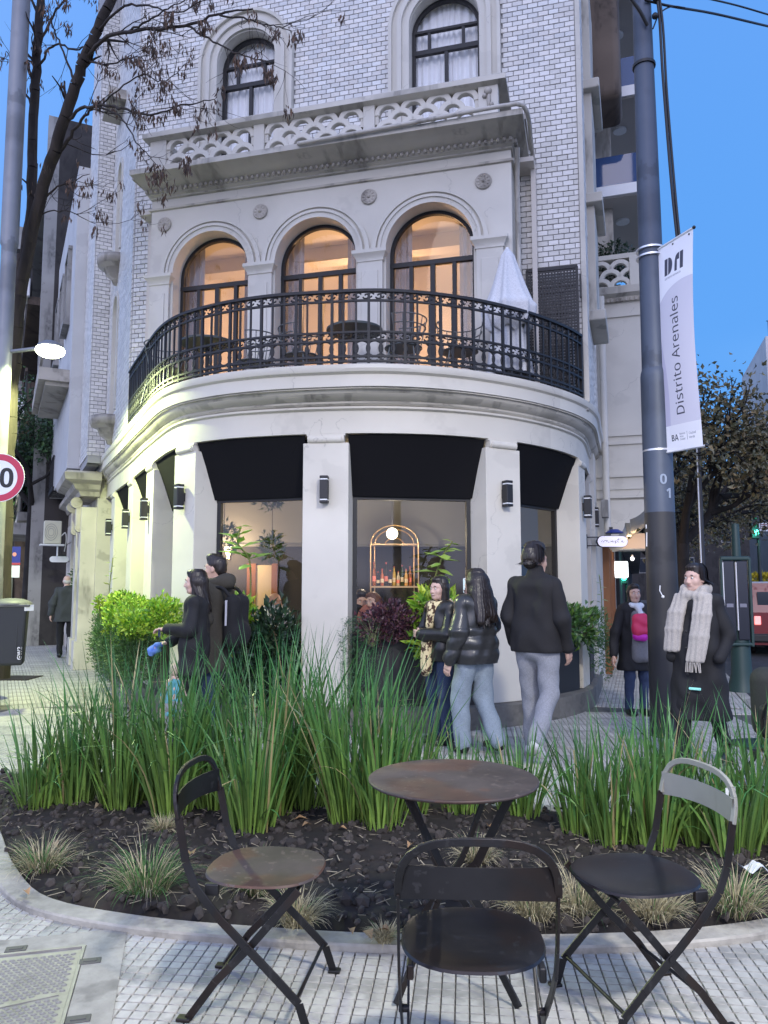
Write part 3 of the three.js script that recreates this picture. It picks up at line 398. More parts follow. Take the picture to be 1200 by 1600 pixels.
// side walls
function sideWall(Mx, x0, x1, name, openings = []) {
  const s = poly([[x0, 3.6], [x1, 3.6], [x1, 14], [x0, 14]]); for (const o of openings) s.holes.push(archP(...o));
  const w = wpart(bld, name, ext(s, 0.2).translate(0, 0, -0.21).applyMatrix4(Mx), mMortar);
  const bl = 0.132, bh = 0.069, q = [], cl = [], inv = w.matrixWorld.clone().invert(); w.updateMatrixWorld(true); inv.copy(w.matrixWorld).invert();
  const rowFree = (y) => { let iv = [[x0 + 0.006, x1 - 0.006]]; for (const o of openings) { const R = o[1] / 2 + 0.08; if (y < o[2] || y > o[3] + R) continue; const h = y < o[3] ? R : Math.sqrt(R * R - (y - o[3]) ** 2), q = []; for (const [a, b] of iv) { if (o[0] - h > a) q.push([a, Math.min(b, o[0] - h)]); if (o[0] + h < b) q.push([Math.max(a, o[0] + h), b]); } iv = q; } return iv; };
  for (let r = 0; r * bh + 3.76 < 12; r++) { const y = 3.76 + r * bh; for (const [p, e] of rowFree(y)) for (let c = -1; c * bl < x1 - x0; c++) { const a = Math.max(p, x0 + c * bl + (r & 1 ? 0 : bl / 2)), b = Math.min(e, x0 + (c + 1) * bl + (r & 1 ? 0 : bl / 2)); if (b - a < 0.03) continue; q.push(new THREE.Matrix4().multiplyMatrices(inv, new THREE.Matrix4().multiplyMatrices(Mx, XF((a + b) / 2, y, rr(-0.002, 0.002), 0, 0, 0, V((b - a - 0.009) / (bl - 0.009), 1, 1))))); const k = rr(0.84, 1.08); cl.push(new THREE.Color(k, k, k)); } }
  inst(w, 'bricks', new RoundedBoxGeometry(bl - 0.009, bh - 0.0095, 0.022, 1, 0.003), mBrick[0], q, cl);
  for (const o of openings) { const g = ringArch(o[0], o[1], o[1] + 0.16, o[2], o[3], 0.03).applyMatrix4(Mx); const su = wpart(bld, 'narrow_window_surround', g, mCream); wpart(su, 'reveal', ringArch(o[0], o[1] - 0.002, o[1] + 0.03, o[2], o[3], 0.16).translate(0, 0, -0.16).applyMatrix4(Mx), mCream); wpart(su, 'pane', new THREE.ShapeGeometry(arch(o[0], o[1], o[2], o[3])).translate(0, 0, -0.12).applyMatrix4(Mx), o[4] || mCream); }
  return w;
}
const LM2 = new THREE.Matrix4().makeBasis(V(0.895, 0, -0.446).normalize(), V(0, 1, 0), V(0.446, 0, 0.895).normalize()).setPosition(AX - 0.446 * 2.7 - 0.895 * 0.28, 0, -(AD + 0.895 * 2.7 - 0.446 * 0.28));
const LM3 = LM.clone().setPosition(AX - 0.446 * 2.7 - 0.895 * 0.28, 0, -(AD + 0.895 * 2.7 - 0.446 * 0.28));
const mDusk = M([0.55, 0.40, 0.30], 0.9);
sideWall(LM, -2.7, 0, 'left_wall', [[-1.75, 0.5, 7.0, 8.35], [-1.75, 0.55, 4.3, 6.0]]);
sideWall(LM2, 0, 0.28, 'left_pier');
sideWall(LM3, -1.5, 0, 'left_wing');
sideWall(RM, 0, 2.6, 'right_wall');
// hoods and corbels of the narrow windows
for (const [y, r] of [[4.18, 0.36], [6.88, 0.34]]) { const g = lathe([[0.001, -0.42], [0.08, -0.4], [0.1, -0.34], [0.2, -0.26], [0.24, -0.16], [0.34, -0.12], [0.36, -0.04], [0.36, 0.03], [0.001, 0.04]].map(([a, b]) => [a * r / 0.36, b]), 20).translate(-1.75, y, 0.0); wpart(bld, 'window_corbel', g.applyMatrix4(LM), mStone); }
wpart(bld, 'window_hood', box(0.8, 0.16, 0.4, -1.75, 9.6, 0.1).applyMatrix4(LM), mStone);
// side trim on the right wall (windows seen edge-on)
for (const y of [5.4, 7.0, 8.6]) { const w = wpart(bld, 'side_window_trim', mg([rbox(0.9, 1.5, 0.12, 1.1, y + 0.4, 0.05, 0.01), rbox(1.1, 0.14, 0.24, 1.1, y - 0.42, 0.1, 0.02)]).applyMatrix4(RM), mCreamG); }
part(bld, 'roof', box(6.4, 0.2, 6, 3.19, 14.05, -3), mStone);
wpart(bld, 'back_block', [flat([[-6.2, 15.6], [4.2, 14.2], [3.4, 11.8], [-4.9, 13.4]], 14)], mStone);

// ---------- inside the restaurant and the balcony ----------
const mWood = M([0.30, 0.13, 0.05], 0.55, { map: T.wood });
const mGold = M([0.75, 0.5, 0.25], 0.3, { metal: 0.9 });
{
  const mW1 = M([0.22, 0.22, 0.215], 0.9), mW0 = M([0.03, 0.029, 0.028], 0.8);
  wpart(bld, 'dining_floor', flat([[-4.2, 12.9], [-2.0, 8.7], [-0.6, 8.15], [1.2, 8.4], [2.3, 9.6], [3.0, 12.0], [2.6, 12.9]], 0.10), M([0.10, 0.08, 0.06], 0.5, { map: T.wood }));
  wpart(bld, 'dining_wall', [box(7.1, 0.99, 0.1, -0.5, 2.6, -12.25)], mW1);
  wpart(bld, 'dining_dado', [box(7.1, 2.04, 0.1, -0.5, 1.08, -12.24)], mW0);
  wpart(bld, 'wall_rail', [box(7.0, 0.04, 0.06, -0.5, 2.115, -12.17)], M([0.16, 0.16, 0.15], 0.6));
  // dark wall bands seen through the left bay
  wpart(bld, 'doorway_frame', [box(0.12, 1.75, 0.1, -3.55, 0.95, -12.15), box(0.12, 1.75, 0.1, -2.85, 0.95, -12.15), box(0.14, 1.75, 0.1, -2.08, 0.95, -12.15), box(0.09, 1.75, 0.1, -1.72, 0.95, -12.15), box(0.82, 0.1, 0.1, -3.2, 1.85, -12.15)], mWood);
  wpart(bld, 'doorway_panel', [box(0.58, 1.7, 0.06, -3.2, 0.95, -12.15), box(0.3, 1.7, 0.06, -1.9, 0.95, -12.15)], M([0.52, 0.42, 0.26], 0.8));
  // grille-lit shelf at the right end
  const sh = thing('lit_wall_shelf', 'pale lit wall shelf with grid fronts inside the restaurant', 'shelf', [1.55, 1.4, -12.05]);
  part(sh, 'case', [box(0.52, 0.05, 0.2, 0, 0.36, 0), box(0.52, 0.05, 0.2, 0, -0.02, 0), box(0.04, 0.4, 0.2, 0, 0.17, 0), box(0.04, 0.4, 0.2, -0.25, 0.17, 0), box(0.04, 0.4, 0.2, 0.25, 0.17, 0), box(0.52, 0.03, 0.2, 0, 0.17, 0)], M([0.62, 0.55, 0.38], 0.6));
  part(sh, 'back_light', box(0.46, 0.1, 0.01, 0, 0.30, -0.06), glow([1, 0.8, 0.4], 1.6));
  // arched brass bar shelf with bottles
  const px = 0.16, bd = -11.75, bs = thing('bar_shelf', 'arched brass bar shelf holding liquor bottles on the dark restaurant wall', 'shelf', [px, 0.1, bd]);
  const aw = 0.36, ys = 2.0, archT = (w, y0, y1, z) => { const p = [V(-w, y0, z)]; for (let k = 0; k <= 12; k++) { const a = Math.PI - k / 12 * Math.PI; p.push(V(Math.cos(a) * w, y1 + Math.sin(a) * w * 0.8, z)); } p.push(V(w, y0, z)); return ptube(p, 0.011, 6); };
  part(bs, 'arch_frame', archT(aw, 0.9, ys, 0.12), mGold); part(bs, 'arch_frame', archT(aw * 0.84, 0.9, ys, -0.1), mGold); part(bs, 'inner_arch', archT(aw * 0.42, ys - 0.02, ys - 0.02, 0), mGold);
  for (const y of [1.36, 2.0]) part(bs, 'shelf_board', box(aw * 2, 0.025, 0.24, 0, y, 0), mGold);
  const bcol = [[0.25, 0.08, 0.02], [0.02, 0.02, 0.015], [0.4, 0.12, 0.05], [0.03, 0.03, 0.02], [0.02, 0.015, 0.012], [0.5, 0.35, 0.12], [0.45, 0.4, 0.3], [0.04, 0.06, 0.03], [0.5, 0.3, 0.12], [0.3, 0.12, 0.05]];
  bcol.forEach((c, i) => { const h = [0.36, 0.22, 0.26, 0.36, 0.24, 0.3, 0.22, 0.32, 0.26, 0.3][i], b = thing('liquor_bottle', ['tall amber', 'short black', 'orange red', 'tall dark', 'short near-black', 'golden', 'pale cloudy', 'tall green-black', 'honey coloured', 'chestnut brown'][i] + ' liquor bottle in the row on the brass bar shelf', 'bottle', [px - 0.31 + i * 0.061, 1.475, bd + (i % 2 ? -0.03 : 0.04)], 0, 'bottles on the bar shelf'); part(b, 'glass', lathe([[0.001, 0], [0.026, 0.003], [0.027, h * 0.55], [0.022, h * 0.66], [0.010, h * 0.76], [0.010, h * 0.95], [0.001, h * 0.95]], 12), M(c, 0.15)); part(b, 'paper_label', cyl(0.0278, 0.0278, h * 0.22, 0, h * 0.3, 0, 12), M(i % 3 ? [0.6, 0.5, 0.35] : [0.7, 0.2, 0.15], 0.8)); part(b, 'cap', cyl(0.012, 0.012, h * 0.08, 0, h * 0.96, 0, 8), M([0.3, 0.05, 0.04], 0.5)); });
  // globe pendant
  const gp = thing('globe_pendant', 'glowing white globe pendant in front of the arched bar shelf', 'lamp', [0.12, 2.24, -11.3]);
  part(gp, 'globe', sph(0.085, 0, 0, 0, 18), glow([1, 0.86, 0.6], 6)); part(gp, 'cord', cyl(0.004, 0.004, 0.72, 0, 0.44, 0, 6), mBlack);
  const pl = new THREE.PointLight(C([1, 0.84, 0.62]), 5.5); pl.position.set(0, 0, 0.12); pl.castShadow = true; pl.shadow.radius = 3; gp.add(pl);
  for (const [x, d, y] of [[-0.75, 11.6, 2.28], [-0.58, 11.8, 2.24]]) { const s = thing('small_spotlight', x < -0.6 ? 'small bright ceiling spot further from the brass arch' : 'small bright ceiling spot next to the brass arch', 'lamp', [x, y, -d], 0, 'restaurant spots'); part(s, 'bulb', sph(0.028, 0, 0, 0, 10), glow([1, 0.95, 0.85], 6)); part(s, 'stem', cyl(0.005, 0.005, 0.72, 0, 0.38, 0, 6), mBlack); }
  // wall washers in the left part of the room
  const wl = thing('wall_sconce', 'warm wall sconce lighting the wooden doorway inside', 'lamp', [-2.45, 1.95, -12.1]); part(wl, 'shade', lathe([[0.03, 0], [0.07, 0.14], [0.065, 0.14], [0.026, 0]], 14), glow([1, 0.7, 0.35], 3)); const p2 = new THREE.PointLight(C([1, 0.70, 0.40]), 5); p2.position.set(0, 0.05, 0.35); p2.castShadow = true; p2.shadow.radius = 4; wl.add(p2); part(wl, 'bracket', box(0.04, 0.1, 0.1, 0, 0, -0.05), mGold);
  const lin = thing('linear_ceiling_light', 'white linear ceiling fitting near the restaurant window', 'lamp', [-0.15, 2.66, -9.4], 0.2); part(lin, 'housing', box(0.42, 0.04, 0.07), mWhite); part(lin, 'diffuser', box(0.38, 0.012, 0.05, 0, -0.025, 0), glow([1, 0.95, 0.85], 2.2));
  const p3 = new THREE.RectAreaLight(C([1, 0.93, 0.82]), 40, 0.38, 0.05); p3.position.set(0, -0.036, 0); p3.rotation.x = -Math.PI / 2; lin.add(p3);
  // a small table with a wine glass by the left window
  const tb = thing('dining_table', 'small round dining table inside the left window', 'table', [-1.15, 0.1, -9.6]); part(tb, 'top', cyl(0.34, 0.34, 0.03, 0, 0.74, 0, 24), mWood); part(tb, 'stem', cyl(0.03, 0.03, 0.73, 0, 0.365, 0, 10), mIronB);
  const wg = thing('wine_glass', 'stemmed wine glass on the table inside the left window', 'glass', [-1.1, 0.855, -9.55]); part(wg, 'bowl', lathe([[0.001, 0.1], [0.03, 0.115], [0.036, 0.15], [0.03, 0.2]], 14), GLASS); part(wg, 'stem', cyl(0.004, 0.004, 0.1, 0, 0.05, 0, 6), GLASS); part(wg, 'foot', cyl(0.03, 0.03, 0.004, 0, 0.002, 0, 12), GLASS);
  // room light upstairs: a warm ceiling lamp
  const up = thing('ceiling_lamp', 'warm drum lamp hanging in the lit room behind the arched windows', 'lamp', new THREE.Vector3(3.3, 6.15, -1.9).applyMatrix4(FM), -15 * D2R);
  part(up, 'shade', cyl(0.22, 0.22, 0.2, 0, 0, 0, 24), glow([1, 0.62, 0.3], 1.6)); part(up, 'rod', cyl(0.008, 0.008, 0.44, 0, 0.33, 0, 6), mGold);
  const p4 = new THREE.PointLight(C([1, 0.58, 0.30]), 9); p4.position.set(0, -0.25, 0.1); p4.castShadow = true; p4.shadow.radius = 6; up.add(p4);
  const p5 = new THREE.PointLight(C([1, 0.62, 0.33]), 5); p5.position.set(-1.6, -0.9, 0.3); p5.castShadow = true; p5.shadow.radius = 6; 
  const fl = thing('floor_lamp', 'floor lamp inside the left arched window room', 'lamp', new THREE.Vector3(1.55, 3.765, -1.9).applyMatrix4(FM), -15 * D2R); part(fl, 'shade', lathe([[0.2, 1.45], [0.13, 1.72], [0.125, 1.72], [0.195, 1.45]], 20), glow([1, 0.62, 0.3], 1.6)); part(fl, 'stand', cyl(0.012, 0.012, 1.5, 0, 0.75, 0, 8), mGold); part(fl, 'foot', cyl(0.14, 0.14, 0.02, 0, 0.01, 0, 18), mGold); p5.position.set(0, 1.6, 0); p5.intensity = 2.2; p5.color = C([1, 0.58, 0.30]); fl.add(p5);
  const ac = thing('wall_lamp_inside', 'small lit wall bulb seen through the right arched window', 'lamp', new THREE.Vector3(4.05, 5.35, -0.6).applyMatrix4(FM), -15 * D2R); part(ac, 'bulb', sph(0.02, 0, 0, 0, 8), glow([1, 0.85, 0.6], 6)); part(ac, 'arm', box(0.02, 0.02, 0.12, 0, 0, -0.06), mGold);
}
// balcony furniture
{
  const F = (x, z, y = 3.716) => V(x, y, z).applyMatrix4(FM), RY = -15 * D2R;
  const mk = (x, z, lab) => { const t = thing('balcony_table', lab, 'table', F(x, z), RY, 'balcony tables'); part(t, 'top', cyl(0.33, 0.33, 0.025, 0, 0.73, 0, 32), M([0.05, 0.06, 0.055], 0.5)); part(t, 'stem', cyl(0.025, 0.025, 0.72, 0, 0.36, 0, 10), mIronB); part(t, 'foot', lathe([[0.001, 0], [0.2, 0.004], [0.19, 0.02], [0.03, 0.05], [0.001, 0.05]], 20), mIronB); return t; };
  mk(3.75, 1.15, 'dark round balcony table in front of the right arched window'); mk(1.85, 1.15, 'dark round balcony table in front of the left arched window');
  // wire tub chair
  const ch = thing('wire_chair', 'wire balcony chair beside the round table behind the railing', 'chair', F(3.1, 1.2), RY + 1.3, 'wire chairs on the balcony');
  const mWire = M([0.14, 0.15, 0.145], 0.5, { metal: 0.4 }), ring = (r, y, a0 = 0, a1 = 6.283, rz = 1) => { const p = []; for (let k = 0; k <= 24; k++) { const a = lerp(a0, a1, k / 24); p.push(V(Math.sin(a) * r, y, Math.cos(a) * r * rz)); } return ptube(p, 0.008, 5); };
  part(ch, 'seat', [cyl(0.2, 0.2, 0.02, 0, 0.45, 0, 22), ring(0.21, 0.45)], mWire); part(ch, 'backrest', [ring(0.27, 0.78, 1.2, 5.08), ring(0.255, 0.68, 1.3, 4.98)], mWire);
  for (let k = 0; k < 9; k++) { const a = lerp(1.25, 5.03, k / 8); part(ch, 'back_wire', ptube([V(Math.sin(a) * 0.2, 0.45, Math.cos(a) * 0.2), V(Math.sin(a) * 0.27, 0.78, Math.cos(a) * 0.27)], 0.006, 5), mWire); }
  for (const [x, z] of [[1, 1], [-1, 1], [1, -1], [-1, -1]]) part(ch, 'leg', ptube([V(x * 0.13, 0.45, z * 0.13), V(x * 0.2, 0, z * 0.2)], 0.01, 6), mWire);
  for (const [x, z, a, l] of [[4.35, 1.2, -1.5, 'wire balcony chair between the dark table and the white parasol'], [2.45, 1.1, -1.2, 'wire balcony chair between the two dark round tables'], [1.25, 1.1, 1.4, 'wire balcony chair at the left end of the balcony'], [4.95, 0.9, 0.3, 'wire balcony chair under the closed white parasol']]) dup(ch, F(x, z), RY + a, l);
  // closed parasol
  const pr = thing('parasol', 'closed white parasol standing on the balcony beside the lattice screen', 'parasol', F(5.52, 0.95), RY);
  const g = new THREE.CylinderGeometry(1, 1, 1, 72, 24, true), p = g.attributes.position;
  for (let i = 0; i < p.count; i++) { const y = p.getY(i) + 0.5, a = Math.atan2(p.getX(i), p.getZ(i)); let r = y > 0.30 ? lerp(0.27, 0.055, Math.pow((y - 0.30) / 0.70, 0.85)) : lerp(0.20, 0.29, Math.pow(y / 0.30, 0.5)); if (y > 0.93) r *= 1 - (y - 0.93) * 8; const fold = Math.max(0, 1 - y * 0.75); r *= 1 + fold * (0.16 * Math.cos(a * 8 + y * 1.5) + 0.06 * Math.cos(a * 13 + 2)); const hem = y < 0.05 ? 0.05 * Math.cos(a * 8) : 0; p.setXYZ(i, Math.sin(a) * r + (1 - y) * 0.02, 0.62 + y * 0.98 + hem * 0.6, Math.cos(a) * r); }
  g.computeVertexNormals(); part(pr, 'canopy', g, M([0.80, 0.80, 0.80], 0.9, { map: T.cloth }));
  const g2 = new THREE.CylinderGeometry(0.16, 0.24, 0.66, 48, 6, true), q = g2.attributes.position; for (let i = 0; i < q.count; i++) { const a = Math.atan2(q.getX(i), q.getZ(i)), k = 1 + 0.2 * Math.cos(a * 7); q.setX(i, q.getX(i) * k); q.setZ(i, q.getZ(i) * k); } g2.computeVertexNormals(); part(pr, 'valance', g2.translate(0, 0.44, 0), M([0.74, 0.74, 0.75], 0.9, { map: T.cloth }));
  part(pr, 'pole', cyl(0.02, 0.02, 1.62, 0, 0.81, 0, 10), mWhite); part(pr, 'base', lathe([[0.001, 0], [0.24, 0.004], [0.24, 0.05], [0.04, 0.08], [0.001, 0.08]], 24), mIronB);
  // lattice screen
  const sc = thing('lattice_screen', 'dark perforated metal screen on the balcony beside the white brick pier', 'screen', F(5.68, 0.12), RY);
  part(sc, 'frame', [box(0.62, 0.04, 0.03, 0.30, 1.66, 0), box(0.62, 0.04, 0.03, 0.30, 0.04, 0), box(0.035, 1.62, 0.03, 0, 0.85, 0), box(0.035, 1.62, 0.03, 0.6, 0.85, 0)], mIronB);
  for (let k = 1; k < 16; k++) part(sc, 'upright', box(0.019, 1.62, 0.012, k * 0.0375, 0.85, 0), mIronB); for (let k = 1; k < 43; k++) part(sc, 'crossbar', box(0.6, 0.019, 0.0125, 0.3, 0.04 + k * 0.0377, 0.001), mIronB);
  part(sc, 'hinge_bracket', box(0.02, 0.3, 0.03, 0.64, 1.4, 0.02), mIronB);
}
// wall lamps on the pillars
{
  let first = null;
  pillarAt.forEach((i, k) => { const c = off(i, 0.0), a = facY(i), where = 'black wall lamp on the pillar ' + ['next to the cream portal', 'between the two far hedge bays', 'above the middle of the lime hedge', 'behind the woman in the black coat', 'between the two large shop windows', 'behind the woman in the quilted jacket', 'at the corner past the narrow curved window', 'beside the white oval hanging sign'][k], L = [V(c.x, 2.46, c.y), a];
    if (!first) { first = thing('wall_lamp', where, 'lamp', [L[0].x, L[0].y, L[0].z], a, 'wall lamps on the pillars'); part(first, 'body', [rbox(0.085, 0.2, 0.09, 0, 0, 0.07, 0.008), rbox(0.085, 0.028, 0.09, 0, 0.128, 0.07, 0.006), rbox(0.085, 0.028, 0.09, 0, -0.128, 0.07, 0.006)], mBlack); part(first, 'lens', [box(0.07, 0.24, 0.072, 0, 0, 0.07)], M([0.75, 0.77, 0.78], 0.2)); part(first, 'mount', rbox(0.06, 0.1, 0.03, 0, 0, 0.012, 0.004), mBlack); }
    else dup(first, L[0], a, where); });
}

// ---------- neighbouring buildings ----------
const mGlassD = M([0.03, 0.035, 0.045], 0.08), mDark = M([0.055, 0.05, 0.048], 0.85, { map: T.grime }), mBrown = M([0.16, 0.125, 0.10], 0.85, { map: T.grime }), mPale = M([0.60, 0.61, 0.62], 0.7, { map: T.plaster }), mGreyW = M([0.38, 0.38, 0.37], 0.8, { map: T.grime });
const fx = (g, m) => g.applyMatrix4(m);
function winGrid(b, Mx, z, xs, ys, w, h, frame, pane) { for (const x of xs) for (const y of ys) { const f = wpart(b, 'window', fx(mg([box(w + 0.12, 0.07, 0.1, x, y + h / 2, z + 0.03), box(w + 0.16, 0.08, 0.16, x, y - h / 2, z + 0.05), box(0.06, h, 0.1, x - w / 2, y, z + 0.03), box(0.06, h, 0.1, x + w / 2, y, z + 0.03), box(0.04, h, 0.07, x, y, z + 0.03)]), Mx), frame); wpart(f, 'pane', fx(box(w, h, 0.02, x, y, z + 0.012), Mx), pane); } }
const base = (Mx, x, z) => V(x, 0, z).applyMatrix4(Mx);
{ // cream townhouse with portal, left street
  const b = thing('cream_townhouse', 'cream townhouse with scrolled portal and arched doorway beyond the hedge', 'building', base(LM, -6, 0));
  const s = poly([[-10, 0], [-3.35, 0], [-3.35, 3.62], [-10, 3.62]]); s.holes.push(archP(-7.3, 1.3, 0.12, 2.1));
  wpart(b, 'ground_wall', fx(ext(s, 0.3).translate(0, 0, -0.28), LM), mCreamG);
  for (const y of [0.5, 0.95, 1.4, 1.85, 2.3, 2.75]) wpart(b, 'stone_course', fx(mg([rbox(1.5, 0.42, 0.06, -5.55, y, 0.03, 0.012), rbox(1.2, 0.42, 0.06, -9.0, y, 0.03, 0.012)]), LM), mCreamG);
  wpart(b, 'door_leaf', fx(box(1.3, 2.7, 0.06, -7.3, 1.35, -0.2), LM), mDark); wpart(b, 'door_surround', fx(ringArch(-7.3, 1.3, 1.62, 0.0, 2.1, 0.07).translate(0, 0, 0.02), LM), mCream);
  const lamp = wpart(b, 'door_grille', fx(mg([-0.4, -0.13, 0.13, 0.4].map((x) => box(0.03, 2.6, 0.03, -7.3 + x, 1.3, -0.15))), LM), mIronB);
  for (const x of [-3.62, -4.55]) { wpart(b, 'portal_pilaster', fx(mg([rbox(0.36, 2.9, 0.3, x, 1.45, 0.13, 0.01), rbox(0.44, 0.5, 0.36, x, 0.25, 0.15, 0.01)]), LM), mCreamG); const sc = []; for (const [y, z, r] of [[2.98, 0.36, 0.1], [2.52, 0.3, 0.07]]) { sc.push(cyl(r, r, 0.2, 0, 0, 0, 16).rotateZ(Math.PI / 2).translate(x, y, z)); sc.push(cyl(r * 0.5, r * 0.5, 0.23, 0, 0, 0, 12).rotateZ(Math.PI / 2).translate(x, y, z)); } sc.push(rbox(0.18, 0.5, 0.12, x, 2.74, 0.31, 0.04)); wpart(b, 'scroll_console', fx(mg(sc), LM), mStone); }
  wpart(b, 'portal_cornice', fx(sweepPoly([[-3.3, 0], [-3.3, 0.3], [-4.9, 0.3], [-4.9, 0]], [[-0.3, 3.08], [0.02, 3.08], [0.05, 3.16], [0.12, 3.2], [0.16, 3.28], [0.3, 3.34], [0.32, 3.46], [0.26, 3.5], [-0.3, 3.52]], 1), LM), mStone);
  wpart(b, 'string_cornice', fx(sweepPoly([[-4.9, 0], [-10, 0]], [[-0.1, 3.3], [0.06, 3.3], [0.1, 3.4], [0.26, 3.46], [0.26, 3.56], [-0.1, 3.6]], 1), LM), mCreamG);
  wpart(b, 'upper_wall', fx(box(5.6, 6.0, 1.0, -7.0, 6.7, 0.0), LM), mPale); wpart(b, 'first_floor_wall', fx(box(5.8, 1.8, 0.5, -7.1, 4.5, -0.1), LM), mCreamG);
  for (const x of [-5.2, -6.3, -7.4]) wpart(b, 'upper_pilaster', fx(rbox(0.22, 1.6, 0.1, x, 4.5, 0.18, 0.01), LM), mCream);
  winGrid(b, LM, 0.15, [-5.75, -6.85], [4.5], 0.6, 1.3, mCream, mGlassD);
  wpart(b, 'box_balcony', fx(mg([box(3.4, 0.24, 1.0, -6.2, 5.55, 0.55), box(3.2, 0.1, 0.85, -6.2, 5.4, 0.5), box(3.4, 0.1, 0.05, -6.2, 5.9, 1.0)]), LM), mStone);
  winGrid(b, LM, 0.5, [-5.6, -7.2, -8.8], [7.6], 0.9, 1.6, mGreyW, mGlassD);
  const br = wpart(b, 'iron_balcony', fx(mg([box(1.6, 0.1, 0.5, -8.8, 3.75, 0.3), ...[0, 1, 2, 3, 4, 5, 6, 7, 8].map((k) => box(0.02, 0.75, 0.02, -8.05 - k * 0.19, 4.15, 0.53)), box(1.6, 0.03, 0.03, -8.8, 4.52, 0.53)]), LM), mIronB);
}
{ // tall dark tower and lower blocks further along the left street
  const b = thing('dark_apartment_tower', 'tall dark brown apartment tower with stacked balcony slabs down the side street', 'building', base(LM, -15, 0.6));
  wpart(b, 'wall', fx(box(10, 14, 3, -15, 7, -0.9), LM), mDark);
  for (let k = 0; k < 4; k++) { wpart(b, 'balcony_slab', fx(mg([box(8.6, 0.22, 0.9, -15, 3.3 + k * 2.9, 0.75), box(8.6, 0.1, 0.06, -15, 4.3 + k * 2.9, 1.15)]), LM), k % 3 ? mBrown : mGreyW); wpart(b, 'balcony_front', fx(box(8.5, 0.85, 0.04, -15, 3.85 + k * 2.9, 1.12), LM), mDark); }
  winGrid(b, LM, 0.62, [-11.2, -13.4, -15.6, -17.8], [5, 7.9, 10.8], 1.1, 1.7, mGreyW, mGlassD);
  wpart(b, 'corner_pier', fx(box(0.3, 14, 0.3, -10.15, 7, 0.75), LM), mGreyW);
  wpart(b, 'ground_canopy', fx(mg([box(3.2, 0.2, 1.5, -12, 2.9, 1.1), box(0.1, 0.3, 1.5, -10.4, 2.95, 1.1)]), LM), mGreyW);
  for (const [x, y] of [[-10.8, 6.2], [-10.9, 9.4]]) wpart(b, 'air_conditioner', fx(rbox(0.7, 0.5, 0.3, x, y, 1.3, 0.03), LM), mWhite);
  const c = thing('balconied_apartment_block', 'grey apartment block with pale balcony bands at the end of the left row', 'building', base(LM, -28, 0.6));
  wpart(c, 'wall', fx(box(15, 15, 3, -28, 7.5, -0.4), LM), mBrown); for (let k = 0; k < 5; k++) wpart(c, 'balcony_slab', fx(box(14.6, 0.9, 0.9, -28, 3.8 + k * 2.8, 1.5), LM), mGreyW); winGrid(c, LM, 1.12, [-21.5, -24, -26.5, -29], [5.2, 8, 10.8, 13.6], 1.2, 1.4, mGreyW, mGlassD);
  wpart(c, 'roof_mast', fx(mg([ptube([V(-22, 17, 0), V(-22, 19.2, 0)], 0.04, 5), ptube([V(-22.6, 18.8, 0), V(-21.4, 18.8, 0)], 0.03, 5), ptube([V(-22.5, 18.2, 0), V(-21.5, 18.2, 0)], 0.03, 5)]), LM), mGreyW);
  const e = thing('distant_dark_block', 'dim dark block closing the far end of the left street', 'building', base(LM, -60, 2)); wpart(e, 'wall', fx(box(14, 13, 22, -70, 6.5, 6), LM), mDark); winGrid(e, LM, 17.05, [-66, -68, -70], [4, 7, 10], 1.2, 1.6, mGreyW, mGlassD);
}
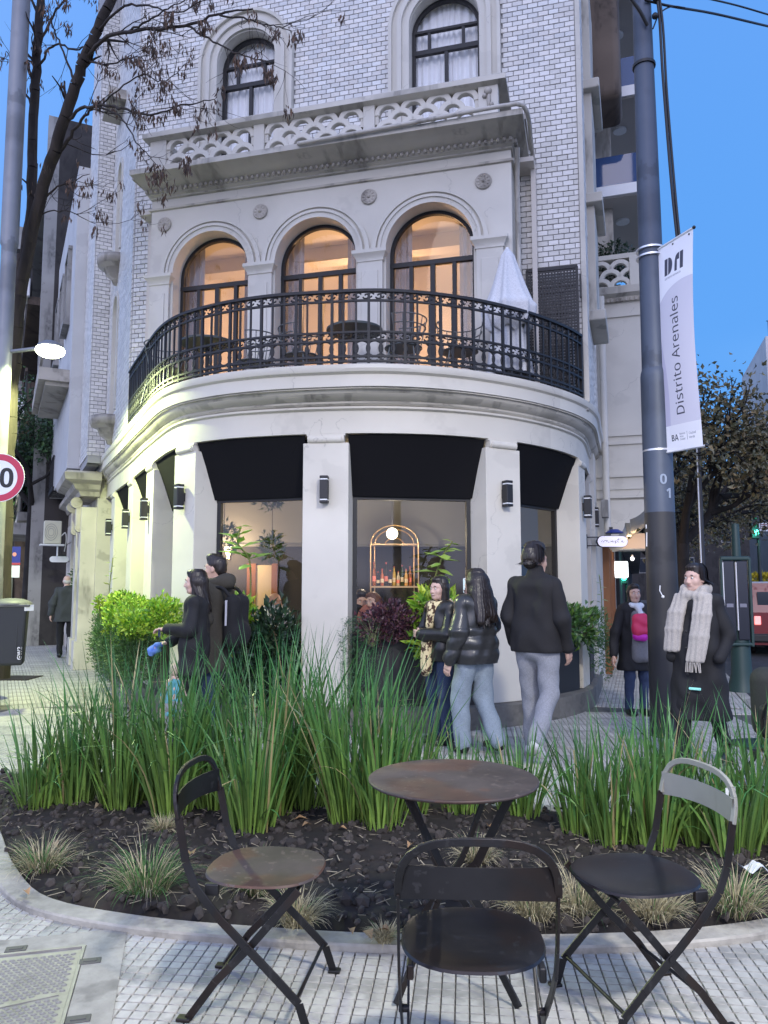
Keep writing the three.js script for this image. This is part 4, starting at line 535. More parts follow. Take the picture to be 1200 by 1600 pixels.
{ // right street: cream building with cantilevered bay
  const b = thing('cream_bay_building', 'cream building with cantilevered bay and fish-scale balcony behind the lamp pole', 'building', base(RM, 6, 0));
  const T0 = 2.62, T1 = 6.4, Z = 0.80;
  wpart(b, 'ground_wall', fx(mg([box(2.2, 3.6, 0.3, 3.0, 1.8, -0.2), box(4.6, 3.6, 0.3, 9.7, 1.8, -0.2), box(3.3, 0.9, 0.3, 5.75, 3.15, -0.2)]), RM), mCream);
  wpart(b, 'bay', fx(box(T1 - T0, 3.26, Z + 0.3, (T0 + T1) / 2, 4.40, Z / 2 - 0.15), RM), mCream);
  const og = new THREE.Shape(); og.moveTo(0.3, 2.79); og.lineTo(-Z, 2.79); og.lineTo(-Z, 2.66); og.lineTo(0.08 - Z, 2.66); og.bezierCurveTo(0.16 - Z, 2.64, 0.2 - Z, 2.52, 0.38 - Z, 2.47); og.lineTo(0.38 - Z, 2.42); og.lineTo(0.45 - Z, 2.42); og.bezierCurveTo(0.46 - Z, 2.28, 0.6 - Z, 2.16, 0, 2.14); og.lineTo(0.3, 2.14); og.closePath();
  wpart(b, 'ogee_corbel', fx(ext(og, T1 - T0, 0, 10).rotateY(Math.PI / 2).translate(T0, 0, 0), RM), mCream);
  const bp = [[T0, -0.1], [T0, Z], [T1, Z]];
  for (const [y, o, h] of [[2.80, 0.03, 0.05], [2.93, 0.02, 0.03], [3.12, 0.035, 0.05], [3.62, 0.03, 0.04], [3.75, 0.03, 0.03], [5.62, 0.03, 0.04]]) wpart(b, 'moulding', fx(sweepPoly(bp, [[-0.02, y], [o, y], [o, y + h], [-0.02, y + h]], -1), RM), mCream);
  wpart(b, 'bay_cornice', fx(sweepPoly(bp, [[-0.1, 5.85], [0.04, 5.86], [0.06, 5.92], [0.14, 5.96], [0.16, 6.06], [-0.1, 6.08]], -1), RM), mCreamG);
  const dn = []; for (let z = 0.05; z < 0.8; z += 0.07) dn.push(rbox(0.05, 0.06, 0.04, T0 - 0.05, 5.88, z, 0.012)); stuff(wpart(b, 'egg_moulding', fx(mg(dn), RM), mStone));
  // balustrade
  const bal = wpart(b, 'balustrade', fx(sweepPoly(bp.map(([x, z]) => [x + 0.05, z - 0.05]), [[-0.1, 6.56], [0.06, 6.56], [0.07, 6.63], [-0.1, 6.65], [-0.1, 6.56]], -1), RM), mCream);
  const half = (() => { const s2 = new THREE.Shape(); s2.absarc(0, 0, 0.168, 0, Math.PI, false); s2.lineTo(-0.112, 0); s2.absarc(0, 0, 0.112, Math.PI, 0, true); s2.closePath(); return ext(s2, 0.07, 0.005, 10); })();
  for (let r = 0; r < 3; r++) for (let c = 0; c < 2; c++) wpart(bal, 'scale', fx(half.clone().rotateY(Math.PI / 2).translate(T0 + 0.0 + r * 0.002, 6.10 + r * 0.14, 0.1 + (c + (r & 1 ? 0.5 : 0)) * 0.29), RM), mCream);
  wpart(bal, 'post', fx(rbox(0.14, 0.5, 0.26, T0 + 0.05, 6.33, 0.66, 0.01), RM), mCream); wpart(bal, 'bottom_rail', fx(box(0.12, 0.05, 0.85, T0 + 0.05, 6.10, 0.37), RM), mCream);
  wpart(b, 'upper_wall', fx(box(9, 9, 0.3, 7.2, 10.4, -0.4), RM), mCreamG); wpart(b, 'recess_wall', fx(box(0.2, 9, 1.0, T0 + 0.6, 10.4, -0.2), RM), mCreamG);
  // stacked balconies above: slabs with white edges, soffit lights, glass fronts
  for (const [y, k] of [[7.72, 0], [9.35, 1], [11.1, 2]]) { wpart(b, 'upper_slab', fx(box(3.6, 0.16, 1.3, T0 + 1.95, y, 0.25), RM), M([0.50, 0.46, 0.42], 0.8)); wpart(b, 'slab_edge', fx(mg([box(0.05, 0.17, 1.34, T0 + 0.12, y + 0.02, 0.25), box(3.6, 0.17, 0.05, T0 + 1.95, y + 0.02, 0.93)]), RM), mWhite); wpart(b, 'glass_front', fx(box(0.02, 0.5, 1.2, T0 + 0.14, y + 0.36, 0.25), RM), M([0.05, 0.09, 0.2], 0.05)); wpart(b, 'soffit_lamp', fx(cyl(0.11, 0.11, 0.04, T0 + 1.0, y - 0.1, 0.45, 16), RM), mWhite); }
  const bp2 = thing('balcony_shrub', 'dark shrub growing on the fish-scale balcony behind the lamp pole', 'plant', V(T0 + 0.5, 6.1, 0.3).applyMatrix4(RM)); globalThis.balconyShrub = bp2;
  wpart(b, 'stone_bay', fx(rbox(0.9, 5, 0.5, 2.2, 11.2, 0.25, 0.12), RM), mBrown);
  // shopfront in the ground floor: timber posts and glass
  wpart(b, 'shopfront', fx(mg([4.15, 4.9, 5.6, 6.3, 7.0, 7.35].map((x) => rbox(0.09, 2.6, 0.12, x, 1.3, 0.0, 0.008)).concat([box(3.2, 0.1, 0.12, 5.75, 2.6, 0.0)])), RM), mWood);
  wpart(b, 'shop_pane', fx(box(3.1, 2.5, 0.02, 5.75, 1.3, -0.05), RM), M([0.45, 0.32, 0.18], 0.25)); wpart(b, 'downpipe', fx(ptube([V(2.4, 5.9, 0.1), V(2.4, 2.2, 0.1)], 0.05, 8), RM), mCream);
  wpart(b, 'canopy', fx(mg([box(3.2, 0.12, 1.0, 8.0, 2.36, 0.45), box(0.08, 0.3, 1.0, 6.42, 2.36, 0.45)]), RM), M([0.62, 0.52, 0.46], 0.7));
  wpart(b, 'meter_box', fx(rbox(0.2, 0.26, 0.1, 2.2, 2.6, 0.08, 0.01), RM), mGreyW);
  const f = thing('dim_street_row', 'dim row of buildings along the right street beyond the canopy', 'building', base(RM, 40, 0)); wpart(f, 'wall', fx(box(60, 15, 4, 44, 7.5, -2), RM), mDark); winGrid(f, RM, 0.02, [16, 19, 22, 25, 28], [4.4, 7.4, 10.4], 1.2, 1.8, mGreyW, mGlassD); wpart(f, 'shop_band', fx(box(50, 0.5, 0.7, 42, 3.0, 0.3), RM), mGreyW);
}
{ // far side of the right street
  const b = thing('white_corner_block', 'pale blue-white apartment block with roof water tank beyond the street trees', 'building', [29.5, 0, -50], -0.3);
  part(b, 'wall', [box(9, 17, 10, 0, 8.5, 0), box(5, 2.2, 6, 1.5, 18, 0)], mPale); for (let k = 0; k < 5; k++) { part(b, 'balcony', [box(2.4, 0.9, 1.0, -2.6, 4 + k * 2.8, 5.4)], mPale); for (const x of [-2.6, 0.6, 3]) { const w = part(b, 'window', box(1.3, 1.5, 0.08, x, 5.3 + k * 2.8, 5.02), mGreyW); part(w, 'pane', box(1.15, 1.35, 0.04, x, 5.3 + k * 2.8, 5.06), mGlassD); } }
  part(b, 'railing', [box(4, 0.04, 0.04, -2.4, 18, 4.9), box(0.04, 1, 0.04, -4.3, 17.5, 4.9), box(0.04, 1, 0.04, -2.4, 17.5, 4.9)], mIronB); part(b, 'water_tank', [sph(0.7, 0.2, 19.6, 2, 14)], mGreyW);
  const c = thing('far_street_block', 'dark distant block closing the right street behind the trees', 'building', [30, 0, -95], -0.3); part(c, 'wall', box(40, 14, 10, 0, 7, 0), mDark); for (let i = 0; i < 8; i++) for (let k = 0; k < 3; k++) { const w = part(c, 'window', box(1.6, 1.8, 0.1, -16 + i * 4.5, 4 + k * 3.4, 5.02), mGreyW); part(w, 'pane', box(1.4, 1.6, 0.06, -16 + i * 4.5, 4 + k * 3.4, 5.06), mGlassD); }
}

// ---------- street furniture ----------
const mSteel = M([0.26, 0.28, 0.32], 0.5, { metal: 0.35, map: T.grime }), mPoleB = M([0.085, 0.11, 0.16], 0.5, { metal: 0.2, map: T.grime }), mPoleD = M([0.035, 0.036, 0.04], 0.55, { map: T.grime }), mBright = M([0.7, 0.7, 0.7], 0.3, { metal: 0.8 });
const font = await new FontLoader().loadAsync('fonts/droid/droid_sans_bold.typeface.json');
function canvasTex(w, h, draw) { const c = document.createElement('canvas'); c.width = w; c.height = h; draw(c.getContext('2d'), w, h); const t = new THREE.CanvasTexture(c); t.colorSpace = THREE.SRGBColorSpace; t.magFilter = THREE.LinearFilter; return t; }
const pxp = (pts) => pts.map((p) => atD(...p));
// street lamp on the left, lit
{
  const P = atD(-11, 900, 9.5), p = thing('street_lamp', 'tall grey street lamp post with a lit lantern beside the speed sign', 'street lamp', [P.x, 0, P.z]);
  part(p, 'post', lathe([[0.14, 0], [0.14, 0.05], [0.12, 0.08], [0.118, 1.55], [0.112, 1.6], [0.105, 2.9], [0.12, 2.94], [0.12, 3.02], [0.098, 3.06], [0.092, 5.8], [0.11, 5.84], [0.11, 9.5]], 20), mSteel);
  part(p, 'arm', ptube([V(0.05, 4.42, 0), V(0.47, 4.45, 0.06)], 0.025, 8), mSteel);
  part(p, 'lantern_housing', lathe([[0.001, 0.09], [0.08, 0.085], [0.15, 0.04], [0.16, 0], [0.14, 0.005]], 20).translate(0.62, 4.44, 0.08), mSteel);
  part(p, 'lantern_glass', new THREE.SphereGeometry(0.16, 18, 10).scale(1.1, 0.55, 1.1).translate(0.62, 4.41, 0.08), glow([0.95, 1, 0.72], 16));
  const l = new THREE.SpotLight(C([0.86, 1.0, 0.44]), 88, 0, 1.46, 0.15); l.position.set(0.62, 4.28, 0.08); l.target.position.set(0.62, 0, 0.08); l.target.name = 'lamp_aim'; l.castShadow = true; l.shadow.radius = 5; p.add(l); p.add(l.target);
  const s = thing('speed_sign', 'round speed limit sign with red rim on the left lamp post', 'sign', [P.x + 0.10, 2.79, P.z + 0.16], 0.08);
  part(s, 'plate', cyl(0.30, 0.30, 0.006, 0, 0, 0, 40).rotateX(Math.PI / 2), M([0.80, 0.80, 0.82], 0.4)); part(s, 'red_rim', new THREE.RingGeometry(0.215, 0.292, 48).translate(0, 0, 0.0045), M([0.50, 0.02, 0.07], 0.4));
  for (const [ch, x] of [['4', -0.19], ['0', -0.005]]) part(s, 'digit', new TextGeometry(ch, { font, size: 0.24, depth: 0.002, curveSegments: 10 }).translate(x, -0.12, 0.0035), M([0.01, 0.01, 0.012], 0.5)); part(s, 'bracket', box(0.3, 0.05, 0.03, 0, 0.05, -0.02), mSteel);
}
// second street lamp, behind the viewer: it lights the bed, the chairs and the curved front
{
  const p = thing('street_lamp', 'tall street lamp standing behind the viewer on the near kerb', 'street lamp', [3.9, 0, 1.6]);
  part(p, 'post', lathe([[0.15, 0], [0.15, 0.05], [0.12, 0.1], [0.07, 6.4], [0.001, 6.42]], 18), mSteel); part(p, 'arm', ptube([V(0, 6.3, 0), V(-1.0, 6.55, -0.5)], 0.035, 8), mSteel);
  part(p, 'lantern_housing', rbox(0.6, 0.1, 0.34, -1.3, 6.57, -0.62, 0.03), mSteel); part(p, 'lantern_glass', rbox(0.5, 0.03, 0.28, -1.3, 6.505, -0.62, 0.01), glow([1, 1, 0.9], 10));
  const l = new THREE.SpotLight(C([1.0, 0.96, 0.88]), 215, 0, 1.40, 0.22); l.position.set(-1.3, 6.43, -0.62); l.target.position.set(-1.3, 0, -0.9); l.castShadow = true; l.shadow.radius = 18; p.add(l); p.add(l.target); l.target.name = 'lamp_aim';
}
// pole on the right with banner
{
  const B = atH(1043, 1150, 0), d = -B.z, p = thing('utility_pole', 'tall blue-grey steel pole with black painted foot carrying the banner', 'pole', [B.x, 0, B.z]);
  part(p, 'black_foot', lathe([[0.165, 0], [0.16, 0.03], [0.158, 0.3], [0.152, 1.4], [0.147, 2.2]], 24), mPoleD);
  part(p, 'lower_tube', lathe([[0.1468, 2.2], [0.143, 3.6], [0.138, 3.64], [0.126, 3.68]], 24), mPoleB); part(p, 'upper_tube', lathe([[0.126, 3.68], [0.117, 5.4], [0.088, 8.5], [0.075, 11]], 24), mPoleB);
  for (const y of [4.95, 4.87, 2.83]) part(p, 'steel_band', cyl(0.146, 0.146, 0.018, 0, y, 0, 24), mBright);
  part(p, 'paint_chip', [sph(0.016, -0.05, 1.36, 0.147, 8), ptube([V(-0.07, 1.47, 0.137), V(-0.075, 1.42, 0.136), V(-0.055, 1.37, 0.146)], 0.006, 5), ptube([V(-0.146, 2.0, 0.03), V(-0.149, 1.86, 0.02)], 0.008, 5), ptube([V(-0.147, 2.08, 0.02), V(-0.146, 2.04, 0.02)], 0.008, 5)], mWhite);
  for (const [ch, a, y] of [['0', -0.02, 2.53], ['1', 0.36, 2.39]]) part(p, 'stencil_digit', new TextGeometry(ch, { font, size: 0.1, depth: 0.012, curveSegments: 6 }).translate(-0.04, y - 0.055, 0.139).rotateY(a), M([0.30, 0.35, 0.42], 0.7));
  part(p, 'cable', [tube([V(-0.13, 8.6, 0.1), V(0.02, 8.2, 0.13), V(0.13, 7.7, 0.1), V(0.16, 6.8, 0.1), V(0.2, 5.6, 0.12), V(0.24, 4.95, 0.12)], 0.014, 6, 40), tube([V(-0.1, 8.7, 0.1), V(0.06, 8.2, 0.12), V(0.17, 7.6, 0.09), V(0.2, 6.6, 0.09), V(0.24, 5.4, 0.12), V(0.27, 4.9, 0.12)], 0.013, 6, 40)], mBlack);
  part(p, 'cable_tie', cyl(0.12, 0.12, 0.03, 0, 7.0, 0, 16), mBlack); part(p, 'insulator', sph(0.04, 0.12, 7.7, 0.1, 8), mBlack); part(p, 'insulator', sph(0.035, 0.1, 7.5, 0.1, 8), mBlack);
  // banner
  const a0 = atD(1022, 395, d - 0.05), yT = a0.y, yB = 2.80, dirx = 0.335, dirz = 0.942, w = 0.55, H = yT - yB, bx = a0.x, bz = a0.z;
  const bn = thing('street_banner', 'white and grey street banner with vertical lettering hung from the steel pole', 'banner', [bx, 0, bz], Math.atan2(-dirz, dirx));
  const tex = canvasTex(420, 1580, (g, W, Hh) => {
    g.fillStyle = '#f6f5f8'; g.fillRect(0, 0, W, Hh); g.fillStyle = '#d9d6e0'; g.beginPath(); g.moveTo(0, 500); g.bezierCurveTo(60, 380, 200, 300, W, 330); g.lineTo(W, 1390); g.lineTo(40, 1390); g.bezierCurveTo(60, 1000, 10, 800, 0, 700); g.closePath(); g.fill();
    g.fillStyle = '#c6c2d4'; g.beginPath(); g.moveTo(0, 520); g.bezierCurveTo(60, 800, 130, 1000, 90, 1390); g.lineTo(0, 1390); g.closePath(); g.fill(); g.fillStyle = '#eeedf1'; g.fillRect(70, 1392, W - 70, 70);
    g.fillStyle = '#4a4c5a'; // DA monogram: bars and quarter rounds
    g.fillRect(110, 110, 34, 130); g.beginPath(); g.moveTo(152, 110); g.bezierCurveTo(215, 110, 215, 240, 152, 240); g.closePath(); g.fill(); g.fillRect(284, 110, 34, 130); g.beginPath(); g.moveTo(276, 110); g.bezierCurveTo(225, 110, 225, 150, 225, 240); g.lineTo(252, 240); g.lineTo(252, 160); g.lineTo(276, 160); g.closePath(); g.fill();
    g.font = '20px sans-serif'; g.fillText('DISTRITO ARENALES', 112, 272);
    g.save(); g.translate(262, 1330); g.rotate(-Math.PI / 2); g.font = '122px sans-serif'; g.fillStyle = '#3c3e4c'; g.fillText('Distrito Arenales', 0, 0, 900); g.restore();
    g.fillStyle = '#3c3e4c'; g.font = 'bold 64px sans-serif'; g.fillText('BA', 82, 1508); g.font = '19px sans-serif'; g.fillText('Buenos', 180, 1470); g.fillText('Aires', 180, 1490); g.fillText('Ciudad', 180, 1510); g.fillRect(262, 1452, 3, 62); g.font = '24px sans-serif'; g.fillText('Ciudad', 282, 1478); g.fillText('Verde', 282, 1508);
  });
  const g = new THREE.PlaneGeometry(w, H, 14, 40), q = g.attributes.position; for (let i = 0; i < q.count; i++) { const u = q.getX(i) / w + 0.5, v = q.getY(i) / H + 0.5; q.setXYZ(i, u * w + 0.02 + 0.045 * (1 - v) * (1 - v) - 0.02 * Math.sin(v * 3.1), yB + v * H - u * 0.035 * (1 - v), 0.035 * Math.sin(v * 3.14) * Math.sin(u * 2.2) + 0.03 * Math.pow(1 - v, 6) * u); } g.computeVertexNormals();
  part(bn, 'cloth', g, new THREE.MeshStandardMaterial({ map: tex, roughness: 0.75, side: THREE.DoubleSide }), false);
  part(bn, 'upper_rod', ptube([V(-0.09, yT + 0.01, 0), V(0.57, yT + 0.01, 0)], 0.012, 8), mWhite); part(bn, 'lower_rod', ptube([V(-0.05, yB, 0), V(0.62, yB - 0.03, 0)], 0.012, 8), mWhite); part(bn, 'rod_cap', [sph(0.018, 0.58, yT + 0.01, 0, 8), sph(0.018, 0.63, yB - 0.03, 0, 8)], mBlack);
  for (const y of [yT - 0.03, yB + 0.03]) part(bn, 'bracket', rbox(0.1, 0.2, 0.06, -0.07, y, 0, 0.01), mBright);
  for (const u of [0.03, 0.27, 0.5]) part(bn, 'eyelet', [cyl(0.009, 0.009, 0.012, 0, 0, 0, 8).rotateX(Math.PI / 2).translate(u + 0.015, yT - 0.03, 0.003)], mBlack);
  // overhead wires
  const wire = (pts, r, lab) => tag((() => { const g2 = new THREE.Group(); g2.name = numbered('overhead_wire'); scene.add(g2); part(g2, 'strand', tube(pxp(pts), r, 5, 30), mBlack); return g2; })(), lab, 'wire', 'overhead wires');
  wire([[1008, 0, 7.6], [1040, 8, 7.7], [1110, 20, 8.2], [1205, 42, 9], [1400, 85, 12]], 0.014, 'thick black overhead wire clamped to the top of the steel pole');
  wire([[1020, 45, 7.6], [1032, 20, 7.7], [1050, 10, 7.75], [1070, 12, 7.8]], 0.008, 'thin looped wire jumper at the top of the steel pole');
  wire([[1080, -8, 8], [1150, 8, 8.6], [1205, 24, 9], [1400, 80, 11]], 0.011, 'upper overhead wire crossing the sky alone'); wire([[980, -10, 7.5], [1000, 18, 7.55], [1012, 40, 7.6]], 0.02, 'short thick cable bundle bending over the pole top');
}
// oval hanging sign, lamp hood and light box on the right wall
{
  const c = atD(957, 846, 10.9), s = thing('hanging_sign', 'white oval hanging sign with handwritten lettering on the right side wall', 'sign', c, 0.05);
  const sh = new THREE.Shape(); sh.absarc(0.14, 0, 0.075, -Math.PI / 2, Math.PI / 2, false); sh.absarc(-0.14, 0, 0.075, Math.PI / 2, Math.PI * 1.5, false);
  part(s, 'rim', ext(sh, 0.05, 0.006, 12).translate(0, 0, -0.05), mBlack);
  const tex = canvasTex(512, 192, (g, W, H) => { g.fillStyle = '#f4eef4'; g.fillRect(0, 0, W, H); g.strokeStyle = '#2a2a34'; g.lineWidth = 6; g.lineCap = 'round'; g.font = 'italic 92px serif'; const seg = [[70, 110, 60, 80, 105, 75, 98, 110], [98, 110, 120, 108, 112, 75, 128, 82], [128, 82, 140, 70, 150, 80, 148, 110], [150, 90, 165, 70, 180, 82, 176, 112], [176, 112, 200, 112, 225, 100, 240, 92], [262, 96, 236, 70, 226, 118, 262, 104], [262, 80, 258, 120, 280, 108, 300, 96], [322, 78, 290, 74, 320, 110, 300, 126], [300, 126, 280, 140, 300, 112, 340, 100], [356, 46, 340, 90, 336, 118, 366, 108], [330, 64, 350, 58, 380, 60, 400, 54], [424, 92, 396, 68, 384, 118, 420, 102], [420, 80, 414, 120, 436, 112, 452, 100]]; for (const q of seg) { g.beginPath(); g.moveTo(q[0], q[1]); g.bezierCurveTo(q[2], q[3], q[4], q[5], q[6], q[7]); g.stroke(); } });
  const f = new THREE.ShapeGeometry(sh, 12), p = f.attributes.position, uv = new Float32Array(p.count * 2); for (let i = 0; i < p.count; i++) { uv[i * 2] = p.getX(i) / 0.44 + 0.5; uv[i * 2 + 1] = p.getY(i) / 0.165 + 0.5; } f.setAttribute('uv', new THREE.BufferAttribute(uv, 2)); f.translate(0, 0, 0.0085);
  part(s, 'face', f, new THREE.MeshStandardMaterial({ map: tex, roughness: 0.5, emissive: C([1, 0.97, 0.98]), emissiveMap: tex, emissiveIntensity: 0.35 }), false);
  part(s, 'bracket', [box(0.16, 0.015, 0.02, -0.28, 0.06, -0.02), box(0.16, 0.015, 0.02, -0.28, -0.06, -0.02), box(0.02, 0.2, 0.04, -0.37, 0, -0.02)], mBlack);
  const l = thing('lamp_hood', 'small blue lamp hood above the white oval sign', 'lamp', atD(960, 832, 11.3)); part(l, 'hood', lathe([[0.001, 0.05], [0.06, 0.045], [0.14, -0.01], [0.13, -0.012]], 18), M([0.02, 0.04, 0.22], 0.4)); part(l, 'stem', box(0.05, 0.04, 0.02, -0.05, 0.06, 0), mBlack);
  const lb = thing('light_box', 'glowing white square light box sign down the right pavement', 'sign', atD(968, 890, 17), 0.0); part(lb, 'box', rbox(0.36, 0.36, 0.12, 0, 0, 0, 0.03), glow([0.95, 1, 1], 3)); part(lb, 'frame', [box(0.3, 0.03, 0.03, -0.2, 0.18, -0.04)], mIronB); const pl = new THREE.PointLight(C([0.9, 1, 1]), 1.5); pl.position.set(0, 0, 0.3); pl.castShadow = true; pl.shadow.radius = 6; lb.add(pl);
  const cw = thing('canopy_bulb', 'small white bulb under the canopy of the right pavement', 'lamp', atD(988, 873, 15)); part(cw, 'globe', sph(0.04, 0, 0, 0, 10), glow([1, 1, 1], 3)); part(cw, 'socket', cyl(0.02, 0.02, 0.05, 0, 0.05, 0, 8), mWhite);
  const sl = thing('shopfront_lamp', 'warm strip lamp inside the timber shopfront on the right pavement', 'lamp', V(5.7, 2.45, 0.14).applyMatrix4(RM), 1.25); part(sl, 'tube', box(2.6, 0.03, 0.03), glow([1, 0.72, 0.42], 3)); const ra = new THREE.PointLight(C([1, 0.72, 0.42]), 2.5); ra.position.set(0, -0.1, 0.2); ra.castShadow = true; ra.shadow.radius = 10; sl.add(ra); part(sl, 'holder', box(2.7, 0.02, 0.05, 0, 0.03, 0), mWood);
}
// traffic lights and signs further along the right street
{
  const tl = (u, v, d, on, lab) => { const c = atD(u, v, d), t = thing('traffic_light', lab, 'traffic light', [c.x, 0, c.z]); const y = c.y; part(t, 'post', cyl(0.06, 0.05, y + 0.6, 0.14, (y + 0.6) / 2 - 0.13, -0.1, 10), mPoleD); part(t, 'housing', rbox(0.26, 0.8, 0.18, 0, y + 0.2, -0.05, 0.03), mBlack); for (const [k, c2] of [[0, on], [1, 0], [2, 0]]) part(t, 'lens', sph(0.085, 0, y + k * 0.24, 0.06, 12), c2 ? glow(c2, 7) : M([0.05, 0.02, 0.015], 0.3)); const l = new THREE.PointLight(C(on), 1.2); l.position.set(0, y, 0.35); l.castShadow = true; l.shadow.radius = 4; t.add(l); return t; };
  tl(1180, 832, 24, [0.05, 1, 0.72], 'traffic light showing green beside the striped street plate'); tl(974, 903, 26, [0.05, 1, 0.6], 'small traffic light showing green at the end of the right pavement');
  const pl = thing('street_plate', 'striped white street plate next to the green traffic light', 'sign', atD(1196, 823, 22)); part(pl, 'plate', box(0.36, 0.26, 0.02), mWhite); for (const y of [-0.06, 0, 0.06]) part(pl, 'stripe', box(0.3, 0.025, 0.004, 0, y, 0.012), M([0.25, 0.08, 0.08], 0.6)); part(pl, 'post', cyl(0.04, 0.04, 3.4, 0.25, -1.6, -0.05, 10), mPoleD); part(pl, 'arm', box(0.14, 0.03, 0.03, 0.2, 0, -0.02), mPoleD);
  const c = atD(1056, 903, 16), np = thing('parking_sign', 'round red and white sign with a crossed letter E beneath the street tree', 'sign', [c.x, 0, c.z]); part(np, 'plate', cyl(0.15, 0.15, 0.01, 0, 0, 0, 28).rotateX(Math.PI / 2).translate(0, c.y, 0), mWhite); part(np, 'rim', new THREE.RingGeometry(0.115, 0.148, 32).translate(0, c.y, 0.007), M([0.5, 0.02, 0.05], 0.5)); part(np, 'letter', new TextGeometry('E', { font, size: 0.14, depth: 0.003 }).translate(-0.05, c.y - 0.07, 0.006), mBlack); part(np, 'slash', bar(V(-0.085, c.y + 0.085, 0.011), V(0.085, c.y - 0.085, 0.011), 0.025, 0.004, V(1, 1, 0)), M([0.5, 0.02, 0.05], 0.5)); part(np, 'post', cyl(0.025, 0.025, c.y + 0.1, 0, c.y / 2, -0.03, 8), mPoleD);
  // slender post and dark information totem by the kerb
  const lp = atD(1097, 860, 13.2), sp = thing('slender_post', 'slender dark pole with pale edge in front of the street tree', 'pole', [lp.x, 0, lp.z]); part(sp, 'shaft', cyl(0.045, 0.04, 5.2, 0, 2.6, 0, 12), mPoleD); part(sp, 'conduit', cyl(0.012, 0.012, 3.0, -0.04, 3.0, 0.04, 6), mWhite);
  const t0 = atH(1160, 1080, 0), tt = thing('kerbside_totem', 'dark green kerbside post carrying a framed pair of dark display panels', 'totem', [t0.x, 0, t0.z], -0.15), mGr = M([0.02, 0.05, 0.045], 0.5);
  part(tt, 'post', lathe([[0.2, 0], [0.19, 0.04], [0.14, 0.25], [0.12, 0.9], [0.09, 1.0], [0.06, 1.9], [0.05, 2.35], [0.001, 2.37]], 16), mGr);
  part(tt, 'frame', [rbox(0.035, 1.2, 0.06, -0.25, 1.25, 0.12, 0.015), rbox(0.04, 1.25, 0.07, 0.13, 1.25, 0.12, 0.015), rbox(0.4, 0.06, 0.07, -0.06, 1.86, 0.12, 0.02), rbox(0.4, 0.05, 0.07, -0.06, 0.66, 0.12, 0.02)], mGr);
  for (const x of [-0.155, 0.02]) { const pn = part(tt, 'display_panel', rbox(0.15, 1.1, 0.04, x, 1.27, 0.13, 0.01), M([0.02, 0.022, 0.03], 0.2)); part(pn, 'panel_edge', box(0.012, 0.95, 0.045, x - 0.075, 1.33, 0.132), mWhite); part(pn, 'notice', box(0.09, 0.05, 0.004, x, 1.2, 0.153), M([0.2, 0.2, 0.24], 0.6)); }
}
// red van at the right kerb
{
  const vp = atH(1225, 1003, -0.13), v = thing('parked_van', 'dark red van with grey roof parked on the right street', 'van', [10.05, -0.13, -19.9], -0.32), mR = M([0.20, 0.02, 0.022], 0.3, { clearcoat: 0.6 });
  const sh = poly([[-2.2, 0.3], [2.1, 0.3], [2.25, 0.55], [2.2, 0.85], [1.5, 1.0], [1.0, 1.62], [-2.05, 1.64], [-2.22, 1.0]]); part(v, 'body', ext(sh, 1.66, 0.04).translate(0, 0, -0.83).rotateY(Math.PI / 2), mR);
  part(v, 'roof', rbox(1.6, 0.06, 3.0, 0, 1.69, 0.5, 0.03), M([0.4, 0.42, 0.45], 0.3)); for (const x of [-0.885, 0.885]) part(v, 'side_window', box(0.02, 0.42, 2.6, x, 1.27, 0.65), mGlassD); part(v, 'rear_window', box(1.4, 0.42, 0.03, 0, 1.27, 2.20), mGlassD);
  for (const x of [-0.72, 0.72]) { part(v, 'tail_light', rbox(0.14, 0.2, 0.05, x, 0.82, 2.25, 0.02), glow([1, 0.12, 0.08], 2.2)); } part(v, 'bumper', rbox(1.72, 0.2, 0.12, 0, 0.42, 2.27, 0.04), mBlack);
  for (const [x, z] of [[-0.8, 1.4], [0.8, 1.4], [-0.8, -1.35], [0.8, -1.35]]) { const w = part(v, 'wheel', cyl(0.33, 0.33, 0.2, 0, 0, 0, 24).rotateZ(Math.PI / 2).translate(x, 0.33, z), mBlack); part(w, 'rim', cyl(0.19, 0.19, 0.215, 0, 0, 0, 18).rotateZ(Math.PI / 2).translate(x, 0.33, z), mBright); }
}
